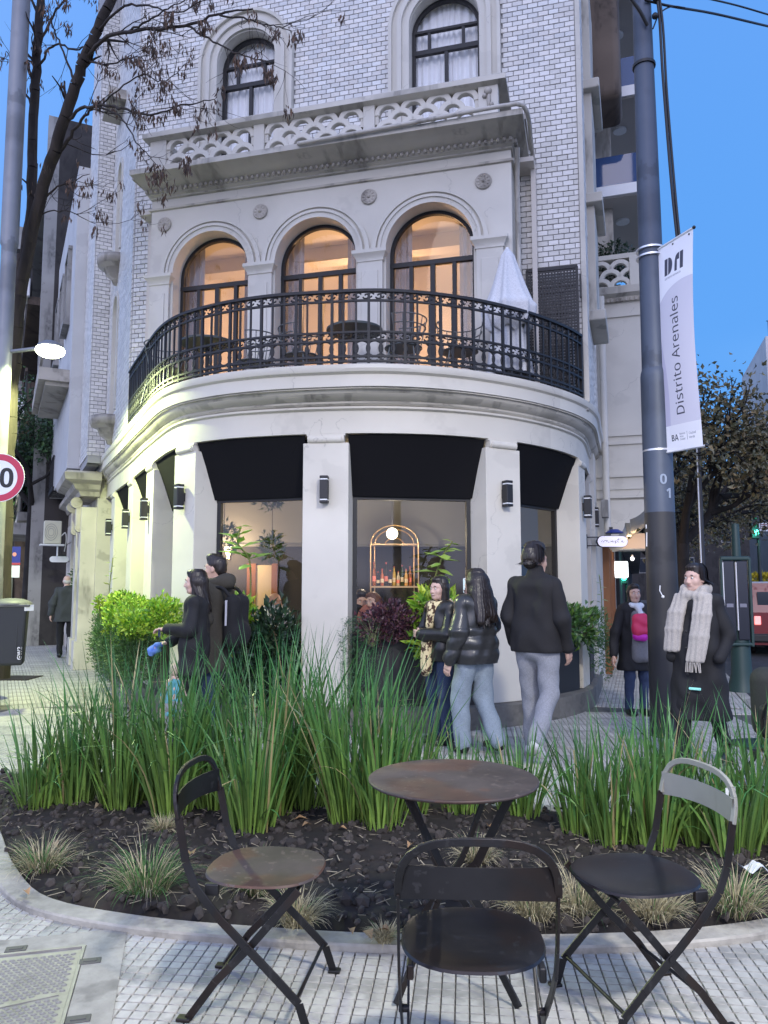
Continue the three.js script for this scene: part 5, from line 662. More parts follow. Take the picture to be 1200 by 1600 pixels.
// waste bin, notices and shop signs on the left pavement
{
  const b0 = atD(16, 1040, 9.2).setY(0), b = thing('waste_bin', 'black plastic street waste bin with grey lid and paper sticking out', 'bin', [b0.x - 0.02, 0.42, b0.z], 0.35), mB = M([0.022, 0.024, 0.027], 0.55);
  const body = new RoundedBoxGeometry(0.56, 0.98, 0.46, 2, 0.05), p = body.attributes.position; for (let i = 0; i < p.count; i++) { const k = 0.84 + 0.16 * (p.getY(i) / 0.98 + 0.5); p.setX(i, p.getX(i) * k); p.setZ(i, p.getZ(i) * k); } body.computeVertexNormals(); part(b, 'body', body.translate(0, 0.66, 0), mB);
  part(b, 'lid', [new THREE.SphereGeometry(0.34, 20, 8, 0, 6.283, 0, Math.PI / 2).scale(1, 0.32, 0.85).translate(0, 1.15, 0), rbox(0.64, 0.05, 0.52, 0, 1.14, 0, 0.02)], M([0.13, 0.135, 0.145], 0.55, { map: T.grime }));
  part(b, 'paper', [box(0.16, 0.1, 0.01, 0.3, 1.1, 0.2, 0.5)], mWhite); part(b, 'post', box(0.1, 0.5, 0.3, -0.1, 0.6, -0.35), mB); b.scale.set(0.68, 0.72, 0.68); part(b, 'rib', [0.12, 0.2].map((x) => box(0.02, 0.8, 0.012, x, 0.68, 0.215)), mB);
  part(b, 'tag_letters', new TextGeometry('GW2', { font, size: 0.07, depth: 0.004 }).rotateZ(Math.PI / 2).translate(0.215, 0.26, 0.202), mWhite);
  const t = thing('tree_stump', 'brown trunk foot of the bare tree beside the waste bin', 'tree stump', [atH(6, 1060, 0).x - 0.2, 0, atH(6, 1060, 0).z]); part(t, 'trunk', lathe([[0.2, 0], [0.14, 0.12], [0.12, 0.5], [0.001, 0.52]], 12), M([0.14, 0.09, 0.06], 0.95, { map: T.bark })); part(t, 'soil_pit', box(0.9, 0.02, 0.6, 0.25, 0.004, 0), M([0.05, 0.042, 0.035], 0.95, { map: T.soil }));
  const ps = atD(23, 868, 13), s = thing('blue_notice', 'blue and red notice plate with a white sheet on a post', 'sign', [ps.x, 0, ps.z]); part(s, 'plate', rbox(0.20, 0.30, 0.012, 0, ps.y, 0, 0.005), M([0.02, 0.03, 0.22], 0.4)); part(s, 'red_strip', box(0.20, 0.035, 0.014, 0, ps.y - 0.14, 0), M([0.4, 0.05, 0.06], 0.5)); part(s, 'white_sheet', box(0.19, 0.2, 0.01, 0, ps.y - 0.27, 0), mWhite); part(s, 'emblem', cyl(0.035, 0.035, 0.006, 0, 0, 0, 16).rotateX(Math.PI / 2).translate(0, ps.y + 0.02, 0.008), M([0.6, 0.25, 0.2], 0.5)); part(s, 'post', cyl(0.03, 0.03, ps.y + 0.15, -0.06, ps.y / 2, -0.03, 10), mSteel);
  const a = atD(82, 832, 17.6), ac = thing('air_conditioner', 'cream air conditioner unit on brackets above the left pavement', 'air conditioner', a, 0.47); ac.scale.set(0.6, 0.85, 0.8); part(ac, 'case', rbox(0.62, 0.62, 0.3, 0, 0, 0, 0.03), M([0.62, 0.60, 0.45], 0.6)); part(ac, 'grille', [0.1, 0.16, 0.22].map((r) => new THREE.TorusGeometry(r, 0.008, 5, 20).translate(-0.06, 0, 0.152)), mGreyW); part(ac, 'bracket', [box(0.85, 0.04, 0.4, 0, -0.34, 0), box(0.03, 0.3, 0.3, 0.2, -0.48, -0.05)], mWhite); part(ac, 'hose', tube([V(0.3, -0.1, 0.1), V(0.45, 0.0, 0.05), V(0.5, -0.2, 0), V(0.46, -0.5, -0.1)], 0.02, 6), mWhite);
  const o = thing('oval_shop_sign', 'blank white capsule sign hanging over the left pavement', 'sign', atD(93, 874, 18), 0.2); const sh = new THREE.Shape(); sh.absarc(0.14, 0, 0.065, -Math.PI / 2, Math.PI / 2, false); sh.absarc(-0.14, 0, 0.065, Math.PI / 2, Math.PI * 1.5, false); part(o, 'face', ext(sh, 0.05, 0.004), mWhite); part(o, 'hanger', [box(0.02, 0.14, 0.02, 0.05, 0.13, 0.02), box(0.2, 0.05, 0.05, 0.05, 0.09, 0.02)], mBlack);
  const r = thing('round_shop_sign', 'pale blue round lit shop sign down the left pavement', 'sign', atD(59, 890, 26)); part(r, 'disc', cyl(0.18, 0.18, 0.06, 0, 0, 0, 24).rotateX(Math.PI / 2), glow([0.55, 0.8, 0.95], 1.3)); part(r, 'arm', box(0.4, 0.05, 0.03, 0.3, -0.06, 0), mBlack); const rl = new THREE.PointLight(C([0.6, 0.85, 1]), 0.8); rl.position.set(0, 0, 0.25); rl.castShadow = true; rl.shadow.radius = 6; r.add(rl);
  const dl = thing('shop_doorway', 'tall cream lit doorway panel on the left pavement', 'doorway', atD(58, 968, 27).setY(0), 0.4); part(dl, 'panel', box(0.3, 2.1, 0.08, 0, 1.05, 0), M([0.6, 0.52, 0.3], 0.6)); part(dl, 'blue_post', box(0.1, 2.1, 0.1, 0.26, 1.05, 0), M([0.3, 0.5, 0.55], 0.5)); part(dl, 'jamb', box(0.3, 2.4, 0.1, 0.5, 1.2, 0), mDark);
  for (const [u, v, d, lab] of [[17, 825, 24, 'far lit street lamp head glowing under the dark trees'], [30, 786, 40, 'small far street lamp on a slim arm down the left street']]) { const c = atD(u, v, d), f = thing('far_street_lamp', lab, 'street lamp', [c.x, 0, c.z]); part(f, 'post', cyl(0.06, 0.05, c.y + 0.1, -0.5, c.y / 2, 0, 8), mPoleD); part(f, 'arm', box(0.5, 0.04, 0.04, -0.25, c.y + 0.06, 0), mPoleD); part(f, 'lantern', new THREE.SphereGeometry(0.12, 12, 8).scale(1.4, 0.5, 1).translate(0, c.y, 0), glow([1, 1, 0.85], 9)); const l = new THREE.PointLight(C([1, 1, 0.85]), 22); l.position.set(0, c.y - 0.15, 0); l.castShadow = true; l.shadow.radius = 6; f.add(l); }
  const gm = thing('menu_stand', 'small slanted menu board on a thin post by the cream portal', 'menu stand', atH(138, 1002, 0), 0.4); part(gm, 'post', cyl(0.015, 0.015, 0.95, 0, 0.475, 0, 8), mBlack); part(gm, 'board', box(0.3, 0.02, 0.22, 0, 0.98, 0).rotateX(0.0), mWhite); part(gm, 'foot', cyl(0.14, 0.14, 0.02, 0, 0.01, 0, 16), mBlack);
  const bx = thing('grey_utility_box', 'grey stone block at the foot of the cream portal', 'block', atH(140, 1012, 0), 0.45); part(bx, 'block', rbox(0.5, 0.7, 0.4, 0.15, 0.35, 0, 0.01), mGreyW); part(bx, 'cap', rbox(0.54, 0.05, 0.44, 0.15, 0.72, 0, 0.01), mGreyW);
}

// ---------- foliage ----------
class Leaves { // collects leaf faces with a colour each
  constructor() { this.p = []; this.c = []; this.n = []; }
  tri(a, b, c, col) { for (const v of [a, b, c]) { this.p.push(v.x, v.y, v.z); this.c.push(...col); } }
  blade(base, az, lean, len, w, bend, col, tip, seg = 6, twist = 0, kink = 0) { // strap leaf
    let p = base.clone(), th = lean; const sx = Math.sin(az), cz = Math.cos(az), wa = az + Math.PI / 2 + twist, wd = V(Math.sin(wa), 0, Math.cos(wa)); let L = null, R = null;
    for (let i = 0; i <= seg; i++) { const t = i / seg, ww = w * (1 - Math.pow(t, 2.2)) * (0.75 + 0.5 * Math.min(1, t * 3)), l = p.clone().addScaledVector(wd, -ww / 2), r = p.clone().addScaledVector(wd, ww / 2), cl = [0, 1, 2].map((k) => lerp(col[k], tip[k], t)); if (L) { this.tri(L, R, r, cl); this.tri(L, r, l, cl); } L = l; R = r; th += bend / seg * (0.4 + 1.4 * t) + (kink && Math.abs(t - kink) < 0.5 / seg ? 1.3 : 0); const s = len / seg; p = p.clone().add(V(Math.sin(th) * sx * s, Math.cos(th) * s, Math.sin(th) * cz * s)); }
  }
  leaf(pos, dir, up, len, w, col, fold = 0.25) { // pointed leaf, folded on the midrib
    const y = dir.clone().normalize(), x = up.clone().cross(y); if (x.lengthSq() < 1e-6) x.set(1, 0, 0); x.normalize(); const z = y.clone().cross(x), a = pos, m = pos.clone().addScaledVector(y, len * 0.45).addScaledVector(z, len * 0.05), e = pos.clone().addScaledVector(y, len).addScaledVector(z, -len * 0.12), l = m.clone().addScaledVector(x, -w / 2).addScaledVector(z, w * fold), r = m.clone().addScaledVector(x, w / 2).addScaledVector(z, w * fold);
    this.tri(a, m, l, col); this.tri(a, r, m, col); this.tri(l, m, e, col); this.tri(m, r, e, col);
  }
  geo() { const g = new THREE.BufferGeometry(); g.setAttribute('position', new THREE.Float32BufferAttribute(this.p, 3)); g.setAttribute('color', new THREE.Float32BufferAttribute(this.c, 3)); g.computeVertexNormals(); return g; }
  build(parent, name, mat, world = true) { const g = this.geo(); g.setAttribute('uv', new THREE.Float32BufferAttribute(new Float32Array(this.p.length / 3 * 2), 2)); if (world) { parent.updateWorldMatrix(true, false); g.applyMatrix4(parent.matrixWorld.clone().invert()); } const m = new THREE.Mesh(g, mat); m.name = name; parent.add(m); return stuff(m); }
}
const mLeaf = new THREE.MeshPhysicalMaterial({ color: 0xffffff, vertexColors: true, roughness: 0.5, transmission: 0.25, thickness: 0, side: THREE.DoubleSide });
const mLeafGloss = new THREE.MeshStandardMaterial({ color: 0xffffff, vertexColors: true, roughness: 0.42, side: THREE.DoubleSide });
const mDry = new THREE.MeshStandardMaterial({ color: 0xffffff, vertexColors: true, roughness: 0.85, side: THREE.DoubleSide });
const vary = (c, k) => { const s = 1 + rr(-k, k), h = rr(-k, k) * 0.4; return [c[0] * s * (1 + h), c[1] * s, c[2] * s * (1 - h)]; };
const rdir = () => V(rr(-1, 1), rr(-1, 1), rr(-1, 1)).normalize();
// tall strap-leaved clumps in the bed
const clumps = [[58, 1262, 0.62, 70, 0.22], [118, 1258, 0.8, 100, 0.2], [190, 1262, 0.95, 110, 0.2], [268, 1276, 0.98, 110, 0.2], [335, 1262, 1.0, 110, 0.2], [425, 1272, 1.05, 120, 0.2], [395, 1300, 0.8, 90, 0.18], [478, 1262, 1.0, 110, 0.2], [545, 1290, 1.0, 125, 0.2], [598, 1300, 0.85, 100, 0.2], [640, 1276, 0.72, 80, 0.18], [720, 1276, 0.46, 70, 0.2], [812, 1276, 0.5, 80, 0.22], [908, 1300, 0.62, 70, 0.18], [955, 1320, 0.68, 60, 0.16], [1018, 1322, 0.8, 75, 0.16], [1095, 1316, 0.62, 60, 0.2], [1148, 1335, 0.66, 60, 0.2], [1190, 1322, 0.74, 60, 0.22], [1240, 1310, 0.7, 60, 0.2], [240, 1250, 0.9, 80, 0.2], [1060, 1300, 0.7, 70, 0.18]];
const where = ['at the far rounded end of the planting bed', 'near the far rounded end of the bed, waist high', 'among the tall clumps in front of the hedge', 'in front of the two people with the backpack', 'behind the rusty chair backrest', 'between the chair seat and the cream pillar', 'low and close behind the chair backrest', 'just in front of the central cream pillar', 'beside the chair seat, dense and tall', 'next to the round table, front of its pair', 'behind the rim of the round table', 'under the round table edge in front of the group of three', 'beyond the round table rim on the pole side', 'thin and upright between the round table and the grey chair', 'single stemmed and close to the soil edge', 'tallest one in front of the steel pole foot', 'behind the pale grey chair backrest', 'over the crumpled white paper', 'spreading past the chair by the kerb', 'at the street end of the bed', 'behind the taller clumps near the hedge', 'in front of the woman with the scarf'];
clumps.forEach(([u, v, h, n, sp], i) => {
  const b = atH(u, v, 0.03), t = thing('iris_clump', 'tall green strap-leaved clump ' + where[i], 'plant', [b.x, 0.0, b.z], 0, 'tall strap-leaved clumps in the bed'), L = new Leaves();
  for (let k = 0; k < n * 1.35; k++) { const a = rr(0, 6.283), r = Math.sqrt(rnd()) * 0.12, fan = r / 0.12, y0 = soilY(b.x, -b.z) - 0.01; const len = h * rr(0.6, 1.25) * (rnd() < 0.15 ? 0.6 : 1), g = rr(0.6, 1.35), old = rnd() < 0.05, col = old ? [0.24, 0.2, 0.07] : [0.17 * g, 0.26 * g, 0.045 * g], tip = old ? [0.36, 0.3, 0.15] : [0.036 * g, 0.145 * g, 0.04 * g]; L.blade(V(b.x + Math.sin(a) * r, y0, b.z + Math.cos(a) * r), a + rr(-0.5, 0.5), fan * rr(0.02, sp * 1.7) + rr(0, 0.1), len, rr(0.009, 0.018), rr(0.0, 0.4) + (rnd() < 0.16 ? rr(0.6, 2.0) : 0), col, tip, 7, rr(-1.2, 1.2), rnd() < 0.05 ? rr(0.55, 0.8) : 0); }
  L.build(t, 'leaves', mLeafGloss);
});
// low tufts of dry fescue
const tufts = [[66, 1362, 0.26, 0, 'straw and green fescue tuft near the rounded kerb corner'], [228, 1400, 0.34, 1, 'largest fescue tuft, green topped, beside the curved bed kerb'], [400, 1408, 0.24, 0, 'fescue tuft seen under the seat of the chair by the clumps'], [462, 1462, 0.2, 2, 'pale straw tuft beside the chair leg at the kerb'], [745, 1352, 0.2, 2, 'pale straw tuft below the round table'], [832, 1440, 0.26, 2, 'straw tuft behind the black chair backrest'], [905, 1425, 0.3, 2, 'straw tuft between the black chair and the pale backed chair'], [1022, 1440, 0.26, 2, 'straw tuft under the seat of the pale backed chair'], [1148, 1430, 0.3, 0, 'wide yellow fescue tuft at the street side kerb'], [255, 1300, 0.14, 2, 'small dry tuft among the mulch below the clumps'], [600, 1480, 0.1, 2, 'tiny dry tuft at the edge of the kerb']];
for (const [u, v, h, kind, lab] of tufts) {
  const b = atH(u, v, 0.02), t = thing('fescue_tuft', lab, 'plant', [b.x, 0, b.z], 0, 'low fescue tufts'), L = new Leaves(), y0 = soilY(b.x, -b.z);
  for (let k = 0; k < 340; k++) { const a = rr(0, 6.283), r = Math.sqrt(rnd()) * h * 0.28, g = rr(0.6, 1.3), green = kind === 1 ? rnd() < 0.55 : kind === 0 ? rnd() < 0.3 : rnd() < 0.06, col = green ? [0.07 * g, 0.15 * g, 0.03 * g] : [0.26 * g, 0.22 * g, 0.11 * g], tip = green ? [0.06 * g, 0.17 * g, 0.04 * g] : [0.45 * g, 0.39 * g, 0.24 * g]; L.blade(V(b.x + Math.sin(a) * r, y0 - 0.01, b.z + Math.cos(a) * r), a + rr(-0.6, 0.6), rr(0.1, 0.75), h * rr(0.5, 1.0), rr(0.0022, 0.004), rr(0.5, 1.9), col, tip, 5, rr(-1, 1)); }
  L.build(t, 'blades', mDry);
}
// fallen leaves and litter
{
  const spots = [[85, 1325], [155, 1267], [480, 1300], [535, 1305], [700, 1275], [765, 1300], [470, 1290], [935, 1292], [550, 1470], [575, 1472], [600, 1466], [960, 1330], [1135, 1400], [640, 1330], [300, 1340], [40, 1400], [350, 1285], [880, 1300]];
  spots.forEach(([u, v], i) => { const b = atH(u, v, 0.04), t = thing('fallen_leaf', 'dry curled brown leaf lying on the dark mulch', 'leaf', [b.x, soilY(b.x, -b.z) + 0.012, b.z], rr(0, 6), 'dry leaves on the mulch'), L = new Leaves(); const c = vary([0.30, 0.2, 0.11], 0.4), s = rr(0.05, 0.085); L.leaf(V(0, 0, -s / 2), V(0.1, 0.15, 1), V(0, 1, 0), s, s * 0.6, c, rr(0.2, 0.6)); const m = L.build(t, 'blade', mDry, false); delete m.userData.kind; });
  const b = atH(1176, 1362, 0.05), t = thing('paper_litter', 'crumpled white paper lying on the mulch below the clump', 'litter', [b.x, soilY(b.x, -b.z) + 0.02, b.z]); const g = new THREE.PlaneGeometry(0.14, 0.09, 14, 9).rotateX(-Math.PI / 2), p = g.attributes.position; for (let i = 0; i < p.count; i++) p.setY(i, 0.03 * nB(p.getX(i) * 3 + 0.3, p.getZ(i) * 3) + 0.02 * Math.sin(p.getX(i) * 60)); g.computeVertexNormals(); part(t, 'sheet', g, mWhite);
  const c = atD(1142, 1250, 4.2), w = thing('white_tag', 'white plastic tag stuck upright among the strap leaves behind the pale chair', 'tag', [c.x, 0, c.z], 0.4); part(w, 'card', rbox(0.07, 0.13, 0.004, 0, c.y, 0, 0.003), mWhite); part(w, 'stake', box(0.01, c.y, 0.004, 0, c.y / 2, -0.004), mWhite);
}
// planters and shrubs between the pillars
function shrub(name, label, vols, n, size, cols, mat = mLeaf, wfac = 0.5, cat = 'plant', group, stems = true) {
  const c0 = vols[0], t = thing(name, label, cat, [c0[0], c0[1] - c0[4], c0[2]], 0, group), L = new Leaves(), tot = vols.reduce((s, v) => s + v[3] * v[4] * v[5], 0);
  for (const [x, y, z, a, b, c] of vols) { const m = Math.round(n * a * b * c / tot); for (let k = 0; k < m; k++) { const d = rdir(), r = Math.pow(rnd(), 0.45), q = (rnd() < 0.05 ? 0.9 : 0.65) + 0.55 * nB(d.x * 0.5 + x, d.y * 0.5 + z), p = V(x + d.x * a * r * q, y + d.y * b * r * q, z + d.z * c * r * q); const o = d.clone().add(V(0, 0.5, 0)).add(rdir().multiplyScalar(0.8)).normalize(), s = size * rr(0.6, 1.3); L.leaf(p, o, rdir(), s, s * wfac, vary(cols[rnd() * cols.length | 0], 0.3)); } }
  L.build(t, 'leaves', mat);
  if (stems) { const S = []; for (const [x, y, z, a, b, c] of vols.slice(0, 4)) for (let k = 0; k < 3; k++) S.push(ptube([V(x + rr(-0.1, 0.1) * a, c0[1] - c0[4], z), V(x + rr(-0.6, 0.6) * a, y, z + rr(-0.5, 0.5) * c), V(x + rr(-0.8, 0.8) * a, y + b * 0.6, z + rr(-0.6, 0.6) * c)], [0.008, 0.006, 0.003], 5)); wpart(t, 'stems', S, M([0.10, 0.075, 0.04], 0.9)); }
  return t;
}
function sprig(t, pts, r, leafLen, nL, col, mat) { // upright shoot with large leaves, each a part
  wpart(t, 'shoot', tube(pts, r, 6, 24), M([0.16, 0.18, 0.05], 0.8)); const c = new THREE.CatmullRomCurve3(pts);
  for (let k = 0; k < nL; k++) { const u = 0.25 + 0.75 * k / (nL - 1), p = c.getPoint(u), az = k * 2.4 + rr(-0.3, 0.3), s = leafLen * (1.1 - 0.55 * Math.pow(u, 3)) * rr(0.8, 1.15), L = new Leaves(), d = V(Math.sin(az), rr(-0.25, 0.55), Math.cos(az)); L.leaf(p, d, V(0, 1, 0), s, s * 0.5, vary(col, 0.2), -0.18); const m = L.build(t, 'leaf', mat); delete m.userData.kind; }
}
const LIME = [[0.30, 0.48, 0.03], [0.24, 0.44, 0.03], [0.40, 0.54, 0.05], [0.13, 0.30, 0.03]], GRN = [[0.05, 0.13, 0.03], [0.07, 0.17, 0.035], [0.035, 0.09, 0.025]], DKG = [[0.018, 0.045, 0.02], [0.03, 0.06, 0.025], [0.012, 0.03, 0.015]], PUR = [[0.05, 0.018, 0.03], [0.085, 0.03, 0.045], [0.03, 0.012, 0.022], [0.12, 0.05, 0.06]];
{
  const wallPt = (i, o, y) => { const p = off(i, o); return [p.x, y, p.y]; };
  // black planter boxes, one for each bay
  const labs = ['black planter box of the last bay before the cream portal', 'black planter box of the second bay under the lime hedge', 'black planter box under the lime hedge next to the corner pillar', 'black planter box below the left shop window', 'tall black planter box below the centre shop window', 'dark planter box below the narrow curved shop window', 'dark planter box beside the white oval sign'];
  bayGlass.forEach((b, k) => { const mid = b.mid.clone().addScaledVector(b.ta.clone().lerp(b.tb, 0.5), 0.17), t = thing('planter_box', labs[k], 'planter', [mid.x, 0.236, mid.y], b.ang, 'planter boxes between the pillars'); const w = b.fl - 0.06; part(t, 'box', [box(w, 0.66, 0.02, 0, 0.33, 0.13), box(w, 0.66, 0.02, 0, 0.33, -0.10), box(0.02, 0.66, 0.22, -w / 2, 0.33, 0.01), box(0.02, 0.66, 0.22, w / 2, 0.33, 0.01), box(w, 0.02, 0.22, 0, 0.02, 0.01)], M([0.016, 0.016, 0.017], 0.5)); part(t, 'compost', box(w - 0.02, 0.04, 0.21, 0, 0.6, 0.01), M([0.04, 0.03, 0.025], 0.95)); });
  // lime hedge along the left side
  [[1.6, 0.2, 'lime green hedge section nearest the cream portal', 2200, 0.12], [2.5, 0.27, 'lime green hedge section in the middle bay of the side front', 4200, 0.2], [3.45, 0.36, 'lime green hedge section beside the corner pillar', 6000, 0.32]].forEach(([i, a, lab, n, o]) => { const vs = []; for (let m = 0; m < 10; m++) { const rad = rr(0.10, 0.2) * (a / 0.3), hh = rr(0.12, 0.26); vs.push([...wallPt(i - 0.45 + m * 0.115, o + rr(-0.14, 0.12), 1.36 - hh + rr(-0.16, 0.06)), rad, hh, rad]); } shrub('lime_hedge', lab, vs, n, 0.062, LIME, mLeaf, 0.5, 'hedge', 'lime hedge along the side front'); const lo = []; for (const di of [-0.3, 0, 0.3]) lo.push([...wallPt(i + di, o + 0.08, 0.72), a * 0.95, 0.42, a * 0.9]); shrub('trailing_herb', lab.replace('lime green hedge section', 'fine trailing green plant under the hedge'), lo, n * 1.5 | 0, 0.05, GRN, mLeaf, 0.25, 'plant', 'trailing plants under the hedge', false); });
  { const p = wallPt(1.75, 0.2, 0.9), t = thing('tall_sprig', 'pale slender sprig rising above the lime hedge against the cream pillar', 'plant', p); sprig(t, [V(p[0], 0.9, p[2]), V(p[0], 1.4, p[2]), V(p[0] + 0.04, 1.9, p[2])], 0.008, 0.16, 12, [0.3, 0.36, 0.1], mLeaf); }
  { const p = wallPt(3.2, 0.3, 1.1), t = shrub('dark_bush', 'small dark leafy bush inside the lime hedge', [[p[0], 1.15, p[2], 0.16, 0.2, 0.15]], 260, 0.08, DKG, mLeafGloss); }
  // left shop window
  shrub('lime_shrub', 'lime green shrub below the left shop window with a tall leafy shoot', [[-1.55, 1.12, -8.12, 0.26, 0.26, 0.2], [-1.72, 1.0, -8.05, 0.18, 0.22, 0.18]], 620, 0.11, LIME, mLeaf, 0.45);
  { const q = atD(392, 930, 8.15), r = atD(388, 870, 8.12), s = atD(376, 822, 8.1), t = thing('tall_shoot', 'tall shoot with broad lime leaves in front of the left shop window', 'plant', q); sprig(t, [q, r, atD(372, 850, 8.1), s], 0.009, 0.26, 15, [0.26, 0.46, 0.08], mLeaf); }
  shrub('camellia_bush', 'dark glossy bush filling the planter beside the central pillar', [[-1.12, 0.95, -7.98, 0.26, 0.36, 0.18], [-1.28, 0.75, -7.98, 0.26, 0.34, 0.18]], 900, 0.10, DKG, mLeafGloss, 0.5);
  shrub('ivy_mass', 'dark ivy hanging low over the planter below the left window', [[-1.35, 0.5, -7.92, 0.42, 0.28, 0.12]], 700, 0.07, DKG, mLeafGloss, 0.6, 'plant', undefined, false);
  // centre shop window
  shrub('purple_shrub', 'dark purple-leaved shrub in the centre planter', [[0.05, 1.12, -7.92, 0.30, 0.22, 0.2], [0.28, 1.05, -7.95, 0.2, 0.2, 0.18], [-0.1, 1.02, -7.9, 0.2, 0.18, 0.18]], 1500, 0.055, PUR, mLeafGloss, 0.5);
  shrub('lime_shrub', 'lime green shrub in the centre planter behind the smiling woman', [[0.55, 1.18, -7.98, 0.27, 0.32, 0.2], [0.72, 1.02, -8.0, 0.24, 0.26, 0.2], [0.45, 0.9, -7.9, 0.2, 0.24, 0.16]], 950, 0.105, LIME, mLeaf, 0.45);
  { const q = atD(672, 930, 8.0), s = atD(707, 846, 7.95), t = thing('tall_shoot', 'tall arching shoot with broad leaves in front of the centre window', 'plant', q); sprig(t, [q, atD(682, 895, 8.0), atD(694, 865, 7.98), s], 0.01, 0.24, 16, [0.30, 0.46, 0.07], mLeaf); }
  { const t = thing('asparagus_fern', 'fine feathery fern spilling beside the central pillar', 'plant', [-0.28, 0.9, -7.85]), L = new Leaves(); for (let k = 0; k < 1700; k++) { const y = rr(0.35, 1.15), w = 0.10 + 0.1 * Math.sin((y - 0.3) * 3), p = V(-0.25 + rr(-w, w), y, -7.86 + rr(-0.12, 0.1)); L.leaf(p, rdir().add(V(0, -0.3, 0.2)), rdir(), rr(0.03, 0.07), 0.006, vary([0.05, 0.13, 0.05], 0.4)); } L.build(t, 'fronds', mLeaf); }
  { const t = thing('white_grass_tuft', 'pale variegated grass tuft between the fern and the purple shrub', 'plant', [-0.12, 0.86, -7.85]), L = new Leaves(); for (let k = 0; k < 60; k++) L.blade(V(-0.12 + rr(-0.03, 0.03), 0.86, -7.85), rr(0, 6.28), rr(0.1, 0.9), rr(0.2, 0.34), 0.008, rr(0.4, 1.4), [0.3, 0.36, 0.15], [0.5, 0.5, 0.3], 5, 0); L.build(t, 'blades', mLeaf); }
  // right bays
  shrub('green_shrub', 'leafy green shrub in the planter of the narrow curved window', [[2.05, 1.08, -8.75, 0.24, 0.24, 0.2], [1.85, 1.12, -8.55, 0.18, 0.2, 0.18], [2.3, 1.0, -9.1, 0.22, 0.26, 0.2]], 1100, 0.085, [...GRN, [0.12, 0.24, 0.04]], mLeaf, 0.5);
  shrub('trailing_shrub', 'feathery green plant trailing by the right corner pillar', [[2.62, 0.95, -9.55, 0.16, 0.3, 0.25], [2.72, 0.65, -9.7, 0.14, 0.35, 0.25]], 1500, 0.05, [[0.06, 0.18, 0.05], [0.1, 0.22, 0.06]], mLeaf, 0.25, 'plant', undefined, false);
  { const p = off(13.5, 0.15), t = thing('pale_sprig', 'pale sprig above the trailing plant by the right corner pillar', 'plant', [p.x, 1.0, p.y]); sprig(t, [V(p.x, 1.0, p.y), V(p.x + 0.01, 1.3, p.y), V(p.x - 0.01, 1.6, p.y)], 0.006, 0.1, 10, [0.3, 0.4, 0.15], mLeaf); }
  // hanging plants inside
  for (const [u, v, d, r, lab] of [[350, 840, 9.6, 0.2, 'hanging basket plant in the left corner of the shop window'], [425, 855, 9.4, 0.16, 'hanging fern in front of the dark band inside the left window'], [425, 775, 9.0, 0.16, 'trailing plant at the restaurant ceiling']]) { const c = atD(u, v, d), t = shrub('hanging_plant', lab, [[c.x, c.y, c.z, r, r * 1.1, r]], 320, 0.07, [[0.10, 0.16, 0.04], [0.06, 0.11, 0.03]], mLeaf, 0.35, 'plant', 'hanging plants inside', false); wpart(t, 'hanger', ptube([V(c.x, c.y, c.z), V(c.x, 3.08, c.z)], 0.004, 4), mBlack); }
  { const c = V(0, 0, 0); const b = balconyShrub, L = new Leaves(), o = b.position; for (let k = 0; k < 500; k++) { const d = rdir(), r = Math.pow(rnd(), 0.5); L.leaf(V(o.x + d.x * 0.35 * r, o.y + 0.6 + d.y * 0.4 * r, o.z + d.z * 0.35 * r), rdir(), rdir(), 0.09, 0.04, vary([0.02, 0.05, 0.02], 0.4)); } L.build(b, 'leaves', mLeaf); wpart(b, 'stem', ptube([o.clone(), o.clone().add(V(0, 0.7, 0))], 0.02, 6), mBrown); }
  // plants by the portal
  for (const [u, v, d, lab] of [[130, 900, 17, 'potted shrub beside the arched doorway'], [160, 905, 14.2, 'dark potted shrub behind the end of the hedge']]) { const c = atD(u, v, d); const t = shrub('portal_shrub', lab, [[c.x, c.y - 0.1, c.z, 0.28, 0.5, 0.28]], 520, 0.09, GRN, mLeaf, 0.4, 'plant', 'shrubs by the portal'); wpart(t, 'pot', lathe([[0.16, 0], [0.2, 0.5], [0.18, 0.5], [0.14, 0.02]], 16).translate(c.x, Math.max(0.02, c.y - 1.1), c.z), mGreyW); wpart(t, 'trunk', ptube([V(c.x, 0.02, c.z), V(c.x, c.y - 0.3, c.z)], 0.025, 6), mBrown); }
}
